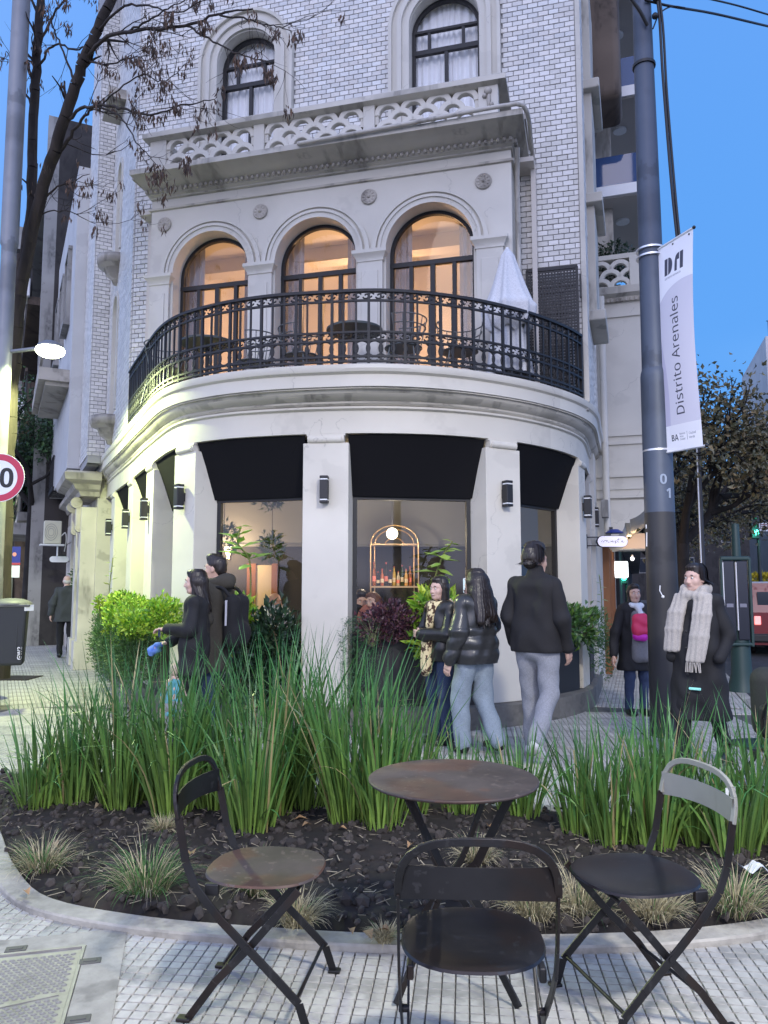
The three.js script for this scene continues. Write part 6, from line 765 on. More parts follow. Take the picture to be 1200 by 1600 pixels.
// ---------- trees ----------
const mBark = M([0.055, 0.042, 0.034], 0.95, { map: T.bark }), mBarkD = M([0.03, 0.026, 0.024], 0.95, { map: T.bark });
function crownTree(label, base, trunkH, crown, n, leafS, cols, o = {}) {
  const t = thing(o.name || 'street_tree', label, 'tree', base, 0, o.group), S = [], tips = [], top = V(base.x + rr(-0.2, 0.2), trunkH, base.z);
  S.push(ptube([V(base.x, -0.1, base.z), V(base.x + rr(-0.05, 0.05), trunkH * 0.5, base.z), top], [o.tr || 0.16, (o.tr || 0.16) * 0.8, (o.tr || 0.16) * 0.7], 9));
  const grow = (p, d, l, r, k) => { const q = p.clone().addScaledVector(d, l * 0.5).add(rdir().multiplyScalar(l * 0.07)), e = p.clone().addScaledVector(d, l); S.push(ptube([p, q, e], [r, r * 0.8, r * 0.62], k > 2 ? 4 : 6)); if (k >= (o.depth || 4)) { tips.push(e, q); return; } const m = k < 1 ? 4 : 3; for (let i = 0; i < m; i++) { const nd = d.clone().add(rdir().multiplyScalar(0.85)).add(V(0, 0.12, 0)).normalize(); grow(i ? q.clone().lerp(e, rnd()) : e, nd, l * rr(0.6, 0.82), r * 0.6, k + 1); } if (k > 1) tips.push(e); };
  for (let i = 0; i < 4; i++) { const a = i * 1.57 + rr(-0.4, 0.4); grow(top, V(Math.sin(a) * 0.7, 0.8, Math.cos(a) * 0.7).normalize(), crown * rr(0.42, 0.55), (o.tr || 0.16) * 0.55, 0); }
  const lim = wpart(t, 'limbs', S, o.bark || mBarkD); lim.name = 'trunk_and_limbs';
  const L = new Leaves(); for (let k = 0; k < n; k++) { const c = tips[rnd() * tips.length | 0], p = c.clone().add(rdir().multiplyScalar(Math.pow(rnd(), 0.6) * crown * 0.2)), s = leafS * rr(0.6, 1.3); L.leaf(p, rdir().add(V(0, -0.4, 0)), rdir(), s, s * 0.55, vary(cols[rnd() * cols.length | 0], 0.35)); }
  L.build(t, 'crown', mLeaf); return t;
}
{
  const OLV = [[0.20, 0.165, 0.07], [0.14, 0.13, 0.055], [0.27, 0.21, 0.10], [0.09, 0.09, 0.045]];
  const kp = (d) => { const t = (d - K0[1]) / RS[1]; return V(K0[0] + RS[0] * t - 0.55, 0, -d); };
  crownTree('olive brown street tree with dark trunk beside the round letter sign', kp(15).setX(kp(15).x - 0.05), 2.3, 2.9, 10000, 0.11, OLV, { group: 'trees on the right kerb', depth: 4, tr: 0.18 });
  crownTree('olive brown street tree growing behind the first kerbside tree', kp(20), 2.4, 3.0, 7000, 0.13, OLV, { group: 'trees on the right kerb', tr: 0.2 });
  crownTree('darker street tree further along the right kerb', kp(29), 2.6, 3.4, 6000, 0.17, OLV, { group: 'trees on the right kerb', tr: 0.2 });
  crownTree('street tree beyond the road by the pale block', V(16.5, 0, -30), 2.8, 3.6, 6000, 0.18, OLV, { group: 'trees on the far side of the road', tr: 0.22 });
  crownTree('distant street tree at the end of the right street', kp(44), 3, 4.2, 5000, 0.25, OLV, { group: 'trees on the right kerb', tr: 0.22 });
  const lp = (t, o) => V(t, 0, o).applyMatrix4(LM);
  const GR = [[0.04, 0.10, 0.03], [0.06, 0.14, 0.04], [0.03, 0.07, 0.025]];
  crownTree('green leafy street tree over the left pavement behind the speed sign', atD(42, 900, 19.5).setY(0), 3.5, 2.2, 8000, 0.12, GR, { group: 'trees on the left kerb', tr: 0.14 });
  crownTree('darker green street tree further down the left pavement', atD(18, 900, 27).setY(0), 3.2, 2.8, 6000, 0.16, GR, { group: 'trees on the left kerb', tr: 0.16 }); crownTree('distant dark tree at the end of the left street', atD(40, 900, 44).setY(0), 3.0, 4.0, 5000, 0.26, GR, { group: 'trees on the left kerb', tr: 0.2 });
  const YEL = [[0.6, 0.5, 0.03], [0.5, 0.42, 0.03]];
  for (const [u, v, d, r, lab] of [[22, 880, 30, 0.55, 'small yellow-leaved street tree lit by the far lamp'], [38, 865, 34, 0.3, 'second yellow-leaved sapling down the left street'], [1185, 905, 30, 0.5, 'small bright yellow tree behind the red van']]) { const c = atD(u, v, d), t = shrub('yellow_tree', lab, [[c.x, c.y, c.z, r, r * 0.5, r]], 420, 0.14, YEL, mLeaf, 0.6, 'tree', 'small yellow trees', false); wpart(t, 'trunk', ptube([V(c.x, 0, c.z), c], 0.04, 6), mBarkD); }
}
// bare tree reaching over from the left
{
  const B = atD(2, 1055, 10.2), t = thing('bare_tree', 'leafless tree with hanging brown seed clusters reaching across the white brick wall', 'tree', [B.x, 0, B.z]);
  const S = [], tw = [], pods = new Leaves();
  const poly3 = (pts, r0, r1) => { const p = pxp(pts), c = new THREE.CatmullRomCurve3(p), n = pts.length * 5, q = c.getPoints(n), r = q.map((_, i) => lerp(r0, r1, i / n)); for (let i = 1; i < n; i++) q[i].add(V(rr(-1, 1), rr(-1, 1), rr(-1, 1)).multiplyScalar(0.012)); S.push(ptube(q, r, r0 > 0.03 ? 8 : 5)); return [c, r0, r1]; };
  const hang = (p, k) => { for (let i = 0; i < k; i++) { const q = p.clone().add(V(rr(-0.05, 0.05), rr(-0.12, 0), rr(-0.05, 0.05))); pods.leaf(q, V(rr(-0.3, 0.3), -1, rr(-0.3, 0.3)), rdir(), rr(0.05, 0.12), rr(0.014, 0.03), vary([0.10, 0.065, 0.045], 0.4), 0.1); } };
  const twig = (p, d, l, r, k) => { const pts = [p]; let q = p.clone(), dd = d.clone(); for (let i = 0; i < 4; i++) { dd.add(rdir().multiplyScalar(0.28)).add(V(0, 0.05, 0)).normalize(); q = q.clone().addScaledVector(dd, l / 4); pts.push(q); } S.push(ptube(pts, [r, r * 0.85, r * 0.7, r * 0.55, r * 0.35], 4)); if (rnd() < 0.34) hang(q, 6 + rnd() * 14 | 0); if (rnd() < 0.2) hang(pts[2], 4 + rnd() * 8 | 0); if (k < 1) for (let i = 0; i < 2; i++) twig(pts[1 + (rnd() * 3 | 0)], dd.clone().add(rdir().multiplyScalar(0.9)).normalize(), l * rr(0.45, 0.75), r * 0.6, k + 1); };
  const main = [[[[0, 1060, 10.2], [6, 800, 10.2], [14, 640, 10.1], [28, 470, 10], [38, 400, 10]], 0.13, 0.095], [[[34, 440, 10], [48, 330, 9.9], [52, 200, 9.9], [58, 90, 9.8], [64, -10, 9.8], [70, -120, 9.8]], 0.075, 0.05], [[[30, 465, 10], [62, 312, 9.7], [95, 205, 9.3], [126, 110, 9.0], [150, 52, 8.8], [178, -10, 8.7], [200, -90, 8.6]], 0.085, 0.05],
    [[[128, 100, 9], [160, 62, 8.7], [215, 48, 8.3], [290, 40, 7.9], [345, 20, 7.6], [395, 14, 7.4]], 0.028, 0.008], [[[290, 40, 7.9], [330, 62, 7.7], [375, 86, 7.5], [420, 96, 7.3]], 0.014, 0.004], [[[340, 22, 7.6], [385, 30, 7.5], [425, 40, 7.3], [455, 48, 7.2]], 0.012, 0.004],
    [[[98, 195, 9.3], [125, 172, 9.1], [165, 165, 8.8], [200, 172, 8.5], [240, 178, 8.2], [285, 165, 8], [335, 155, 7.8]], 0.024, 0.005], [[[150, 165, 8.9], [190, 185, 8.6], [215, 225, 8.3], [245, 258, 8.1]], 0.014, 0.004], [[[64, 300, 9.7], [100, 230, 9.4], [130, 185, 9.1], [155, 160, 8.9]], 0.03, 0.012], [[[50, 335, 9.9], [85, 295, 9.6], [110, 285, 9.4], [140, 272, 9.2]], 0.018, 0.004],
    [[[60, 75, 9.8], [90, 12, 9.6], [130, -20, 9.3]], 0.02, 0.006], [[[54, 180, 9.9], [30, 120, 9.9], [10, 80, 9.8]], 0.02, 0.006], [[[130, 95, 9], [165, 100, 8.8], [215, 90, 8.6], [238, 102, 8.4]], 0.014, 0.004], [[[150, 52, 8.8], [190, 12, 8.5], [230, 8, 8.2], [275, 20, 7.9], [330, -5, 7.6]], 0.018, 0.005], [[[118, 130, 9], [90, 60, 9], [75, 25, 9]], 0.016, 0.005], [[[160, 165, 8.9], [172, 150, 8.7], [225, 118, 8.5], [255, 128, 8.3], [285, 105, 8.1]], 0.012, 0.004], [[[56, 110, 9.8], [85, 70, 9.6], [120, 78, 9.4], [150, 60, 9.2]], 0.018, 0.006], [[[40, 400, 10], [60, 340, 9.8], [100, 330, 9.5], [150, 350, 9.3]], 0.014, 0.004], [[[200, 50, 8.4], [235, 30, 8.1], [270, 10, 7.9], [310, -10, 7.7]], 0.014, 0.004]];
  const cs = main.map(([p, a, b]) => poly3(p, a, b));
  cs.forEach(([c, r0, r1], i) => { if (i < 1) return; const n = i < 3 ? 6 : 5; for (let k = 0; k < n; k++) { const u = rr(0.2, 1), p = c.getPoint(u), d = c.getTangent(u).add(rdir().multiplyScalar(0.9)).normalize(); twig(p, d, rr(0.25, 0.75), Math.max(0.005, lerp(r0, r1, u) * 0.42), 0); } if (i > 2) { hang(c.getPoint(1), 16); hang(c.getPoint(0.7), 12); } });
  for (const [u, v, d, k] of [[245, 262, 8.05, 60], [283, 245, 7.9, 50], [265, 15, 7.9, 60], [237, 62, 8.2, 40], [210, 85, 8.5, 40], [255, 130, 8.2, 50], [275, 160, 8, 50], [420, 108, 7.3, 40], [375, 92, 7.5, 30], [150, 150, 9, 50], [168, 95, 8.8, 30], [320, 30, 7.7, 40], [295, 65, 7.9, 20]]) { const p = atD(u, v, d); for (let j = 0; j < 3; j++) hang(p.clone().add(V(rr(-0.07, 0.07), rr(-0.06, 0.06), 0)), k / 3 | 0); }
  const m = wpart(t, 'trunk_and_branches', S, mBark); pods.build(t, 'seed_clusters', mDry);
}

// ---------- folding chairs and table ----------
const mIron = M([0.030, 0.029, 0.029], 0.42, { metal: 0.35, map: T.rust }), mIronLit = M([0.36, 0.36, 0.32], 0.5, { metal: 0.1, map: T.grime }), mRust = M([0.105, 0.080, 0.068], 0.85, { metal: 0.15, map: T.rust, roughnessMap: T.rustR }), mSeatB = M([0.022, 0.023, 0.028], 0.3, { metal: 0.3, map: T.rust });  // pale iron copy: lamplight on one chair back put into its colour
function foldingChair(label, pos, ry, seatMat, backMat) {
  const t = thing('folding_chair', label, 'chair', [pos.x, 0, pos.z], ry, 'folding metal chairs'), X = V(0, 0, 1);
  // dished oval seat
  const n = 40, rings = [0, 0.35, 0.7, 0.93, 1, 1.02, 0.99], ys = [-0.006, -0.005, -0.002, 0.002, 0.001, -0.006, -0.009], p = []; const P = (i, j) => { const a = i / n * 6.2832, k = rings[j], ca = Math.cos(a), sa = Math.sin(a), q = 1 / Math.pow(Math.pow(Math.abs(ca), 2.5) + Math.pow(Math.abs(sa), 2.5), 1 / 2.5); return [ca * q * 0.2 * k, 0.45 + ys[j], sa * q * 0.205 * k]; };
  for (let j = 0; j < 6; j++) for (let i = 0; i < n; i++) { const a = P(i, j), b = P(i + 1, j), c = P(i + 1, j + 1), d = P(i, j + 1); p.push(...a, ...c, ...b, ...a, ...d, ...c); }
  const g = new THREE.BufferGeometry(); g.setAttribute('position', new THREE.Float32BufferAttribute(p, 3)); g.computeVertexNormals(); part(t, 'seat', toCreasedNormals(g, 0.8), seatMat); 
  // back frame: loop, then flat bars running down to the front feet
  const W = 0.205, loop = []; for (let k = 0; k <= 18; k++) { const a = Math.PI - k / 18 * Math.PI, q = 1 / Math.pow(Math.pow(Math.abs(Math.cos(a)), 3) + Math.pow(Math.abs(Math.sin(a)), 3), 1 / 3); loop.push(V(Math.cos(a) * q * W, 0.66 + Math.sin(a) * q * 0.145, -0.255 - Math.sin(a) * 0.035)); }
  const lg = []; for (let k = 0; k < 18; k++) lg.push(bar(loop[k], loop[k + 1].clone().addScaledVector(loop[k + 1].clone().sub(loop[k]).normalize(), 0.004), 0.021, 0.013, V(0, 0, 1).cross(loop[k + 1].clone().sub(loop[k])).normalize())); part(t, 'back_loop', lg, backMat);
  for (const s of [-1, 1]) { const x = s * W; part(t, 'back_leg', barPath([V(x, 0.665, -0.255), V(x, 0.52, -0.225), V(x, 0.44, -0.19), V(x, 0.34, -0.10), V(x, 0.16, 0.10), V(x, 0.09, 0.175), V(x, 0.004, 0.205)], 0.028, 0.007, X), mIron); part(t, 'front_leg', barPath([V(x * 0.9, 0.438, 0.165), V(x * 0.9, 0.25, 0.0), V(x * 0.9, 0.13, -0.12), V(x * 0.9, 0.004, -0.215)], 0.026, 0.007, X), mIron); part(t, 'rivet', cyl(0.011, 0.011, 0.03, 0, 0, 0, 10).rotateZ(Math.PI / 2).translate(x * 0.96, 0.253, -0.002), mIron); part(t, 'foot_pad', rbox(0.035, 0.012, 0.05, x * 0.9, 0.007, -0.225, 0.004), mIron); part(t, 'foot_pad', rbox(0.035, 0.012, 0.045, x, 0.007, 0.21, 0.004), mIron); part(t, 'seat_bracket', rbox(0.02, 0.04, 0.05, x * 0.86, 0.425, -0.14, 0.006), mIron); }
  for (const [x, y, z] of [[W, 0.10, 0.165], [W * 0.9, 0.11, -0.135], [W * 0.9, 0.425, 0.15]]) part(t, 'stretcher', ptube([V(-x, y, z), V(x, y, z)], 0.0065, 8), mIron);
  // curved back plate
  const q = []; for (let k = 0; k <= 10; k++) { const u = k / 10 * 2 - 1, a = u * W * 0.99; q.push([a, -0.258 - 0.03 * (1 - u * u), 0.012 * (1 - u * u)]); }
  const f = [], o = (i, j, b) => [q[i][0], (j ? 0.738 + q[i][2] * 0.3 : 0.652 + q[i][2]), q[i][1] + (b ? -0.004 : 0)]; for (let i = 0; i < 10; i++) { for (const b of [0, 1]) f.push(...o(i, 0, b), ...o(i + 1, 0, b), ...o(i + 1, 1, b), ...o(i, 0, b), ...o(i + 1, 1, b), ...o(i, 1, b)); for (const j of [0, 1]) f.push(...o(i, j, 0), ...o(i + 1, j, 0), ...o(i + 1, j, 1), ...o(i, j, 0), ...o(i + 1, j, 1), ...o(i, j, 1)); }
  const bg = new THREE.BufferGeometry(); bg.setAttribute('position', new THREE.Float32BufferAttribute(f, 3)); bg.computeVertexNormals(); part(t, 'backrest', toCreasedNormals(bg, 0.6), backMat);
  return t;
}
foldingChair('black folding metal chair with its back to the viewer, pushed towards the round table', atH(738, 1464, 0.45), Math.PI - 0.05, mSeatB, mIron);
foldingChair('brown rusty folding metal chair on the planting side facing the round table', atH(417, 1352, 0.45), 82 * D2R, mRust, mIron);
foldingChair('folding metal chair with backrest coloured pale for lamplight beside the straw tufts', atH(990, 1364, 0.45), -76 * D2R, mSeatB, mIronLit);
foldingChair('black folding metal chair beyond the bed carrying a dark backpack', V(2.44, 0, -5.05), 192 * D2R, mSeatB, mIron);
{
  const c = V(2.62, 0, -5.12), b = thing('backpack', 'dark olive backpack resting on the chair beyond the bed', 'backpack', [c.x - 0.05, 0.46, c.z], -0.4), mB = M([0.025, 0.027, 0.022], 0.8, { map: T.cloth });
  const g = new RoundedBoxGeometry(0.32, 0.46, 0.2, 4, 0.09); part(b, 'bag', g.translate(0, 0.24, 0), mB); part(b, 'pocket', new RoundedBoxGeometry(0.24, 0.2, 0.08, 3, 0.035).translate(0, 0.14, 0.11), mB); for (const x of [-0.09, 0.09]) part(b, 'strap', tube([V(x, 0.44, -0.08), V(x * 1.2, 0.38, -0.14), V(x * 1.3, 0.2, -0.14), V(x * 1.2, 0.06, -0.09)], 0.016, 6), mB); part(b, 'handle', new THREE.TorusGeometry(0.035, 0.008, 6, 14, Math.PI).translate(0, 0.46, -0.02), mB); part(b, 'white_bottle', cyl(0.035, 0.035, 0.2, 0.12, 0.44, 0.02, 14), mWhite);
}
{
  const c = atH(708, 1217, 0.72), t = thing('round_table', 'round rusty brown folding metal table in the planting bed', 'table', [c.x, 0, c.z], 0.5), R = 0.325;
  part(t, 'top', lathe([[0.001, 0.712], [R - 0.004, 0.712], [R, 0.716], [R, 0.722], [R - 0.006, 0.7255], [R * 0.6, 0.7245], [0.001, 0.7245]], 64), mRust); part(t, 'under_ring', new THREE.TorusGeometry(R * 0.72, 0.008, 6, 40).rotateX(Math.PI / 2).translate(0, 0.70, 0), mIron);
  for (let k = 0; k < 4; k++) { const a = k * Math.PI / 2 + 0.3, d = V(Math.sin(a), 0, Math.cos(a)), s = V(Math.cos(a), 0, -Math.sin(a)); part(t, 'leg', barPath([d.clone().multiplyScalar(R * 0.8).setY(0.70), d.clone().multiplyScalar(0.09).setY(0.42).addScaledVector(s, 0.02), d.clone().multiplyScalar(-0.08).setY(0.28).addScaledVector(s, 0.02), d.clone().multiplyScalar(-0.3).setY(0.005).addScaledVector(s, 0.02)], 0.032, 0.007, d), mIron); }
  part(t, 'centre_ring', new THREE.TorusGeometry(0.045, 0.008, 6, 18).rotateX(Math.PI / 2).translate(0, 0.35, 0), mIron);
}

// ---------- people ----------
// signed-distance modelling: tapered capsules {a,b,r0,r1} and ellipsoids {c,e} joined by a smooth minimum, meshed with surface nets
function sdfGeo(prims, cell, fold, clip = -9) {
  const lo = [1e9, 1e9, 1e9], hi = [-1e9, -1e9, -1e9];
  for (const p of prims) { const R = p.e ? Math.max(...p.e) : Math.max(p.r0, p.r1), pts = p.e ? [p.c] : [p.a, p.b]; p.lo = [0, 1, 2].map((k) => Math.min(...pts.map((q) => q[k])) - (p.e ? p.e[k] : R)); p.hi = [0, 1, 2].map((k) => Math.max(...pts.map((q) => q[k])) + (p.e ? p.e[k] : R)); if (!p.sub) for (let k = 0; k < 3; k++) { lo[k] = Math.min(lo[k], p.lo[k]); hi[k] = Math.max(hi[k], p.hi[k]); } }
  const pad = cell * 3 + (fold ? 0.02 : 0); for (let k = 0; k < 3; k++) { lo[k] -= pad; hi[k] += pad; }
  const n = [0, 1, 2].map((k) => Math.ceil((hi[k] - lo[k]) / cell) + 1), NX = n[0], NY = n[1], NZ = n[2], F = new Float32Array(NX * NY * NZ).fill(0.2);
  for (const p of prims) {
    const k = p.k ?? 0.03, m = k + cell * 2 + 0.03, i0 = [0, 1, 2].map((q) => Math.max(0, Math.floor((p.lo[q] - m - lo[q]) / cell))), i1 = [0, 1, 2].map((q) => Math.min(n[q] - 1, Math.ceil((p.hi[q] + m - lo[q]) / cell)));
    let bx, by, bz, l2; if (!p.e) { bx = p.b[0] - p.a[0]; by = p.b[1] - p.a[1]; bz = p.b[2] - p.a[2]; l2 = bx * bx + by * by + bz * bz || 1e-9; }
    for (let z = i0[2]; z <= i1[2]; z++) for (let y = i0[1]; y <= i1[1]; y++) for (let x = i0[0]; x <= i1[0]; x++) {
      const X = lo[0] + x * cell, Y = lo[1] + y * cell, Z = lo[2] + z * cell; let d;
      if (p.e) { const a = (X - p.c[0]) / p.e[0], b = (Y - p.c[1]) / p.e[1], c = (Z - p.c[2]) / p.e[2], q = Math.sqrt(a * a + b * b + c * c), g = Math.sqrt((a / p.e[0]) ** 2 + (b / p.e[1]) ** 2 + (c / p.e[2]) ** 2); d = g > 1e-6 ? q * (q - 1) / g : -Math.min(...p.e); }
      else { const ax = X - p.a[0], ay = Y - p.a[1], az = Z - p.a[2], t = Math.max(0, Math.min(1, (ax * bx + ay * by + az * bz) / l2)), ex = ax - bx * t, ey = ay - by * t, ez = az - bz * t; d = Math.sqrt(ex * ex + ey * ey + ez * ez) - (p.r0 + (p.r1 - p.r0) * t); }
      const id = (z * NY + y) * NX + x, f = F[id]; if (p.sub) { const e = -d, h = Math.max(k - Math.abs(f - e), 0) / k; F[id] = Math.max(f, e) + h * h * k * 0.25; } else { const h = Math.max(k - Math.abs(f - d), 0) / k; F[id] = Math.min(f, d) - h * h * k * 0.25; }
    }
  }
  if (fold) for (let z = 0; z < NZ; z++) for (let y = 0; y < NY; y++) for (let x = 0; x < NX; x++) { const id = (z * NY + y) * NX + x; if (Math.abs(F[id]) < 0.05) F[id] += fold(lo[0] + x * cell, lo[1] + y * cell, lo[2] + z * cell); }
  if (clip > -9) for (let y = 0; y < NY; y++) { const c = clip - (lo[1] + y * cell); if (c > -0.1) for (let z = 0; z < NZ; z++) for (let x = 0; x < NX; x++) { const id = (z * NY + y) * NX + x; F[id] = Math.max(F[id], c); } }
  const vid = new Int32Array(NX * NY * NZ).fill(-1), pos = [], ind = [], C8 = [0, 1, NX, NX + 1, NX * NY, NX * NY + 1, NX * NY + NX, NX * NY + NX + 1], E = [[0, 1], [2, 3], [4, 5], [6, 7], [0, 2], [1, 3], [4, 6], [5, 7], [0, 4], [1, 5], [2, 6], [3, 7]];
  for (let z = 0; z < NZ - 1; z++) for (let y = 0; y < NY - 1; y++) for (let x = 0; x < NX - 1; x++) { const id = (z * NY + y) * NX + x; let neg = 0; for (let q = 0; q < 8; q++) if (F[id + C8[q]] < 0) neg++; if (!neg || neg === 8) continue; let sx = 0, sy = 0, sz = 0, c = 0; for (const [a, b] of E) { const fa = F[id + C8[a]], fb = F[id + C8[b]]; if ((fa < 0) === (fb < 0)) continue; const t = fa / (fa - fb); sx += (a & 1) + ((b & 1) - (a & 1)) * t; sy += (a >> 1 & 1) + ((b >> 1 & 1) - (a >> 1 & 1)) * t; sz += (a >> 2) + ((b >> 2) - (a >> 2)) * t; c++; } vid[id] = pos.length / 3; pos.push(lo[0] + (x + sx / c) * cell, lo[1] + (y + sy / c) * cell, lo[2] + (z + sz / c) * cell); }
  const quad = (a, b, c, d, flip) => { if (a < 0 || b < 0 || c < 0 || d < 0) return; if (flip) ind.push(a, c, b, a, d, c); else ind.push(a, b, c, a, c, d); };
  const SY = NX, SZ = NX * NY; for (let z = 1; z < NZ - 1; z++) for (let y = 1; y < NY - 1; y++) for (let x = 1; x < NX - 1; x++) { const id = (z * NY + y) * NX + x, f = F[id] < 0; if (f !== F[id + 1] < 0) quad(vid[id - SY - SZ], vid[id - SZ], vid[id], vid[id - SY], !f); if (f !== F[id + SY] < 0) quad(vid[id - 1 - SZ], vid[id - 1], vid[id], vid[id - SZ], !f); if (f !== F[id + SZ] < 0) quad(vid[id - 1 - SY], vid[id - SY], vid[id], vid[id - 1], !f); }
  const g = new THREE.BufferGeometry(); g.setAttribute('position', new THREE.Float32BufferAttribute(pos, 3)); g.setIndex(ind); g.computeVertexNormals(); return g.toNonIndexed();
}
const cap = (a, b, r0, r1 = r0, k = 0.03) => ({ a, b, r0, r1, k }), ell = (c, e, k = 0.03) => ({ c, e, k });
const mix = (a, b, t) => a.map((v, i) => lerp(v, b[i], t)), add = (a, b) => a.map((v, i) => v + b[i]);
const folds = (amp, f = 26) => (x, y, z) => amp * (Math.sin(y * f + Math.sin(x * 19 + z * 13) * 1.7) * 0.6 + Math.sin((x * 0.8 + z) * 34 + y * 9 + Math.sin(y * 11) * 1.3) * 0.6);
const vfolds = (amp, f = 60) => (x, y, z) => amp * Math.sin((x + z * 0.6) * f + Math.sin(y * 9) * 0.8) + amp * 0.4 * Math.sin(y * 21 + x * 15);
const SKIN = [[0.52, 0.33, 0.25], [0.47, 0.30, 0.23], [0.56, 0.37, 0.30]].map((c) => M(c, 0.55)), SKINR = M([0.45, 0.22, 0.19], 0.55);
const mHair = M([0.016, 0.011, 0.009], 0.42), mHairW = M([0.5, 0.48, 0.45], 0.7), mEye = M([0.02, 0.013, 0.01], 0.15), mEyeW = M([0.6, 0.58, 0.55], 0.3), mLip = M([0.36, 0.12, 0.11], 0.5), mBrow = M([0.03, 0.02, 0.016], 0.8), mTeeth = M([0.75, 0.72, 0.66], 0.3);
const headPrims = () => [ell([0, 0.035, -0.012], [0.074, 0.088, 0.094]), ell([0, -0.022, 0.026], [0.060, 0.082, 0.064], 0.04), cap([-0.028, -0.078, 0.040], [0.028, -0.078, 0.040], 0.024), ell([0, -0.088, 0.062], [0.02, 0.016, 0.016], 0.02), cap([0, 0.012, 0.084], [0, -0.028, 0.102], 0.008, 0.0125, 0.014), cap([-0.012, -0.032, 0.09], [0.012, -0.032, 0.09], 0.009, 0.009, 0.012), cap([-0.045, 0.030, 0.068], [-0.012, 0.030, 0.083], 0.010, 0.010, 0.014), cap([0.045, 0.030, 0.068], [0.012, 0.030, 0.083], 0.010, 0.010, 0.014), { ...ell([-0.031, 0.010, 0.098], [0.017, 0.011, 0.018], 0.014), sub: true }, { ...ell([0.031, 0.010, 0.098], [0.017, 0.011, 0.018], 0.014), sub: true }, cap([-0.018, -0.053, 0.080], [0.018, -0.053, 0.080], 0.008, 0.008, 0.012), ell([-0.045, -0.025, 0.055], [0.02, 0.022, 0.02], 0.02), ell([0.045, -0.025, 0.055], [0.02, 0.022, 0.02], 0.02), ell([-0.074, -0.002, -0.008], [0.010, 0.03, 0.019], 0.01), ell([0.074, -0.002, -0.008], [0.010, 0.03, 0.019], 0.01), cap([0, -0.06, -0.02], [0, -0.15, -0.03], 0.05, 0.05, 0.03)];
let headG = null; const headGeo = () => headG || (headG = sdfGeo(headPrims(), 0.0055));
function handPrims(w, d, nrmv, thumb, curl) { // wrist, direction, palm normal, thumb side (+1 / -1 along d x n), finger curl in radians per joint
  const D = V(...d).normalize(), N = V(...nrmv).addScaledVector(D, -V(...nrmv).dot(D)).normalize(), S = D.clone().cross(N), W = V(...w), A = (v) => [v.x, v.y, v.z], out = [], at3 = (a, b, c) => A(W.clone().addScaledVector(D, a).addScaledVector(S, b).addScaledVector(N, c));
  for (const s of [-0.022, 0, 0.022]) out.push(cap(at3(-0.02, s * 0.5, 0), at3(0.075, s * 1.2, 0), 0.019, 0.015, 0.015));
  [-0.031, -0.0105, 0.0105, 0.031].forEach((s, i) => { const L = [0.066, 0.08, 0.084, 0.074][thumb > 0 ? i : 3 - i]; let p = [0.078, s, 0], a = curl * 0.6; for (let k = 0; k < 3; k++) { const l = L * [0.45, 0.32, 0.25][k], q = [p[0] + Math.cos(a) * l, p[1] * 1.0, p[2] + Math.sin(a) * l]; out.push(cap(at3(...p), at3(...q), 0.0092 - k * 0.0008, 0.0085 - k * 0.0008, 0.004)); p = q; a += curl; } });
  const t = thumb; out.push(cap(at3(0.012, 0.026 * t, 0.004), at3(0.048, 0.05 * t, 0.016), 0.013, 0.0105, 0.012)); out.push(cap(at3(0.048, 0.05 * t, 0.016), at3(0.078, 0.052 * t, 0.026), 0.0105, 0.009, 0.005)); return out;
}
const baseJ = () => ({ pel: [0, 0.96, 0], chest: [0, 1.26, 0], neck: [0, 1.45, -0.015], head: [0, 1.585, 0.01], shL: [0.17, 1.39, -0.01], shR: [-0.17, 1.39, -0.01], elL: [0.22, 1.12, -0.03], elR: [-0.22, 1.12, -0.03], wrL: [0.225, 0.88, 0.03], wrR: [-0.225, 0.88, 0.03], hipL: [0.09, 0.92, 0], hipR: [-0.09, 0.92, 0], knL: [0.1, 0.5, 0.025], knR: [-0.1, 0.5, 0.025], anL: [0.1, 0.09, -0.02], anR: [-0.1, 0.09, -0.02] });
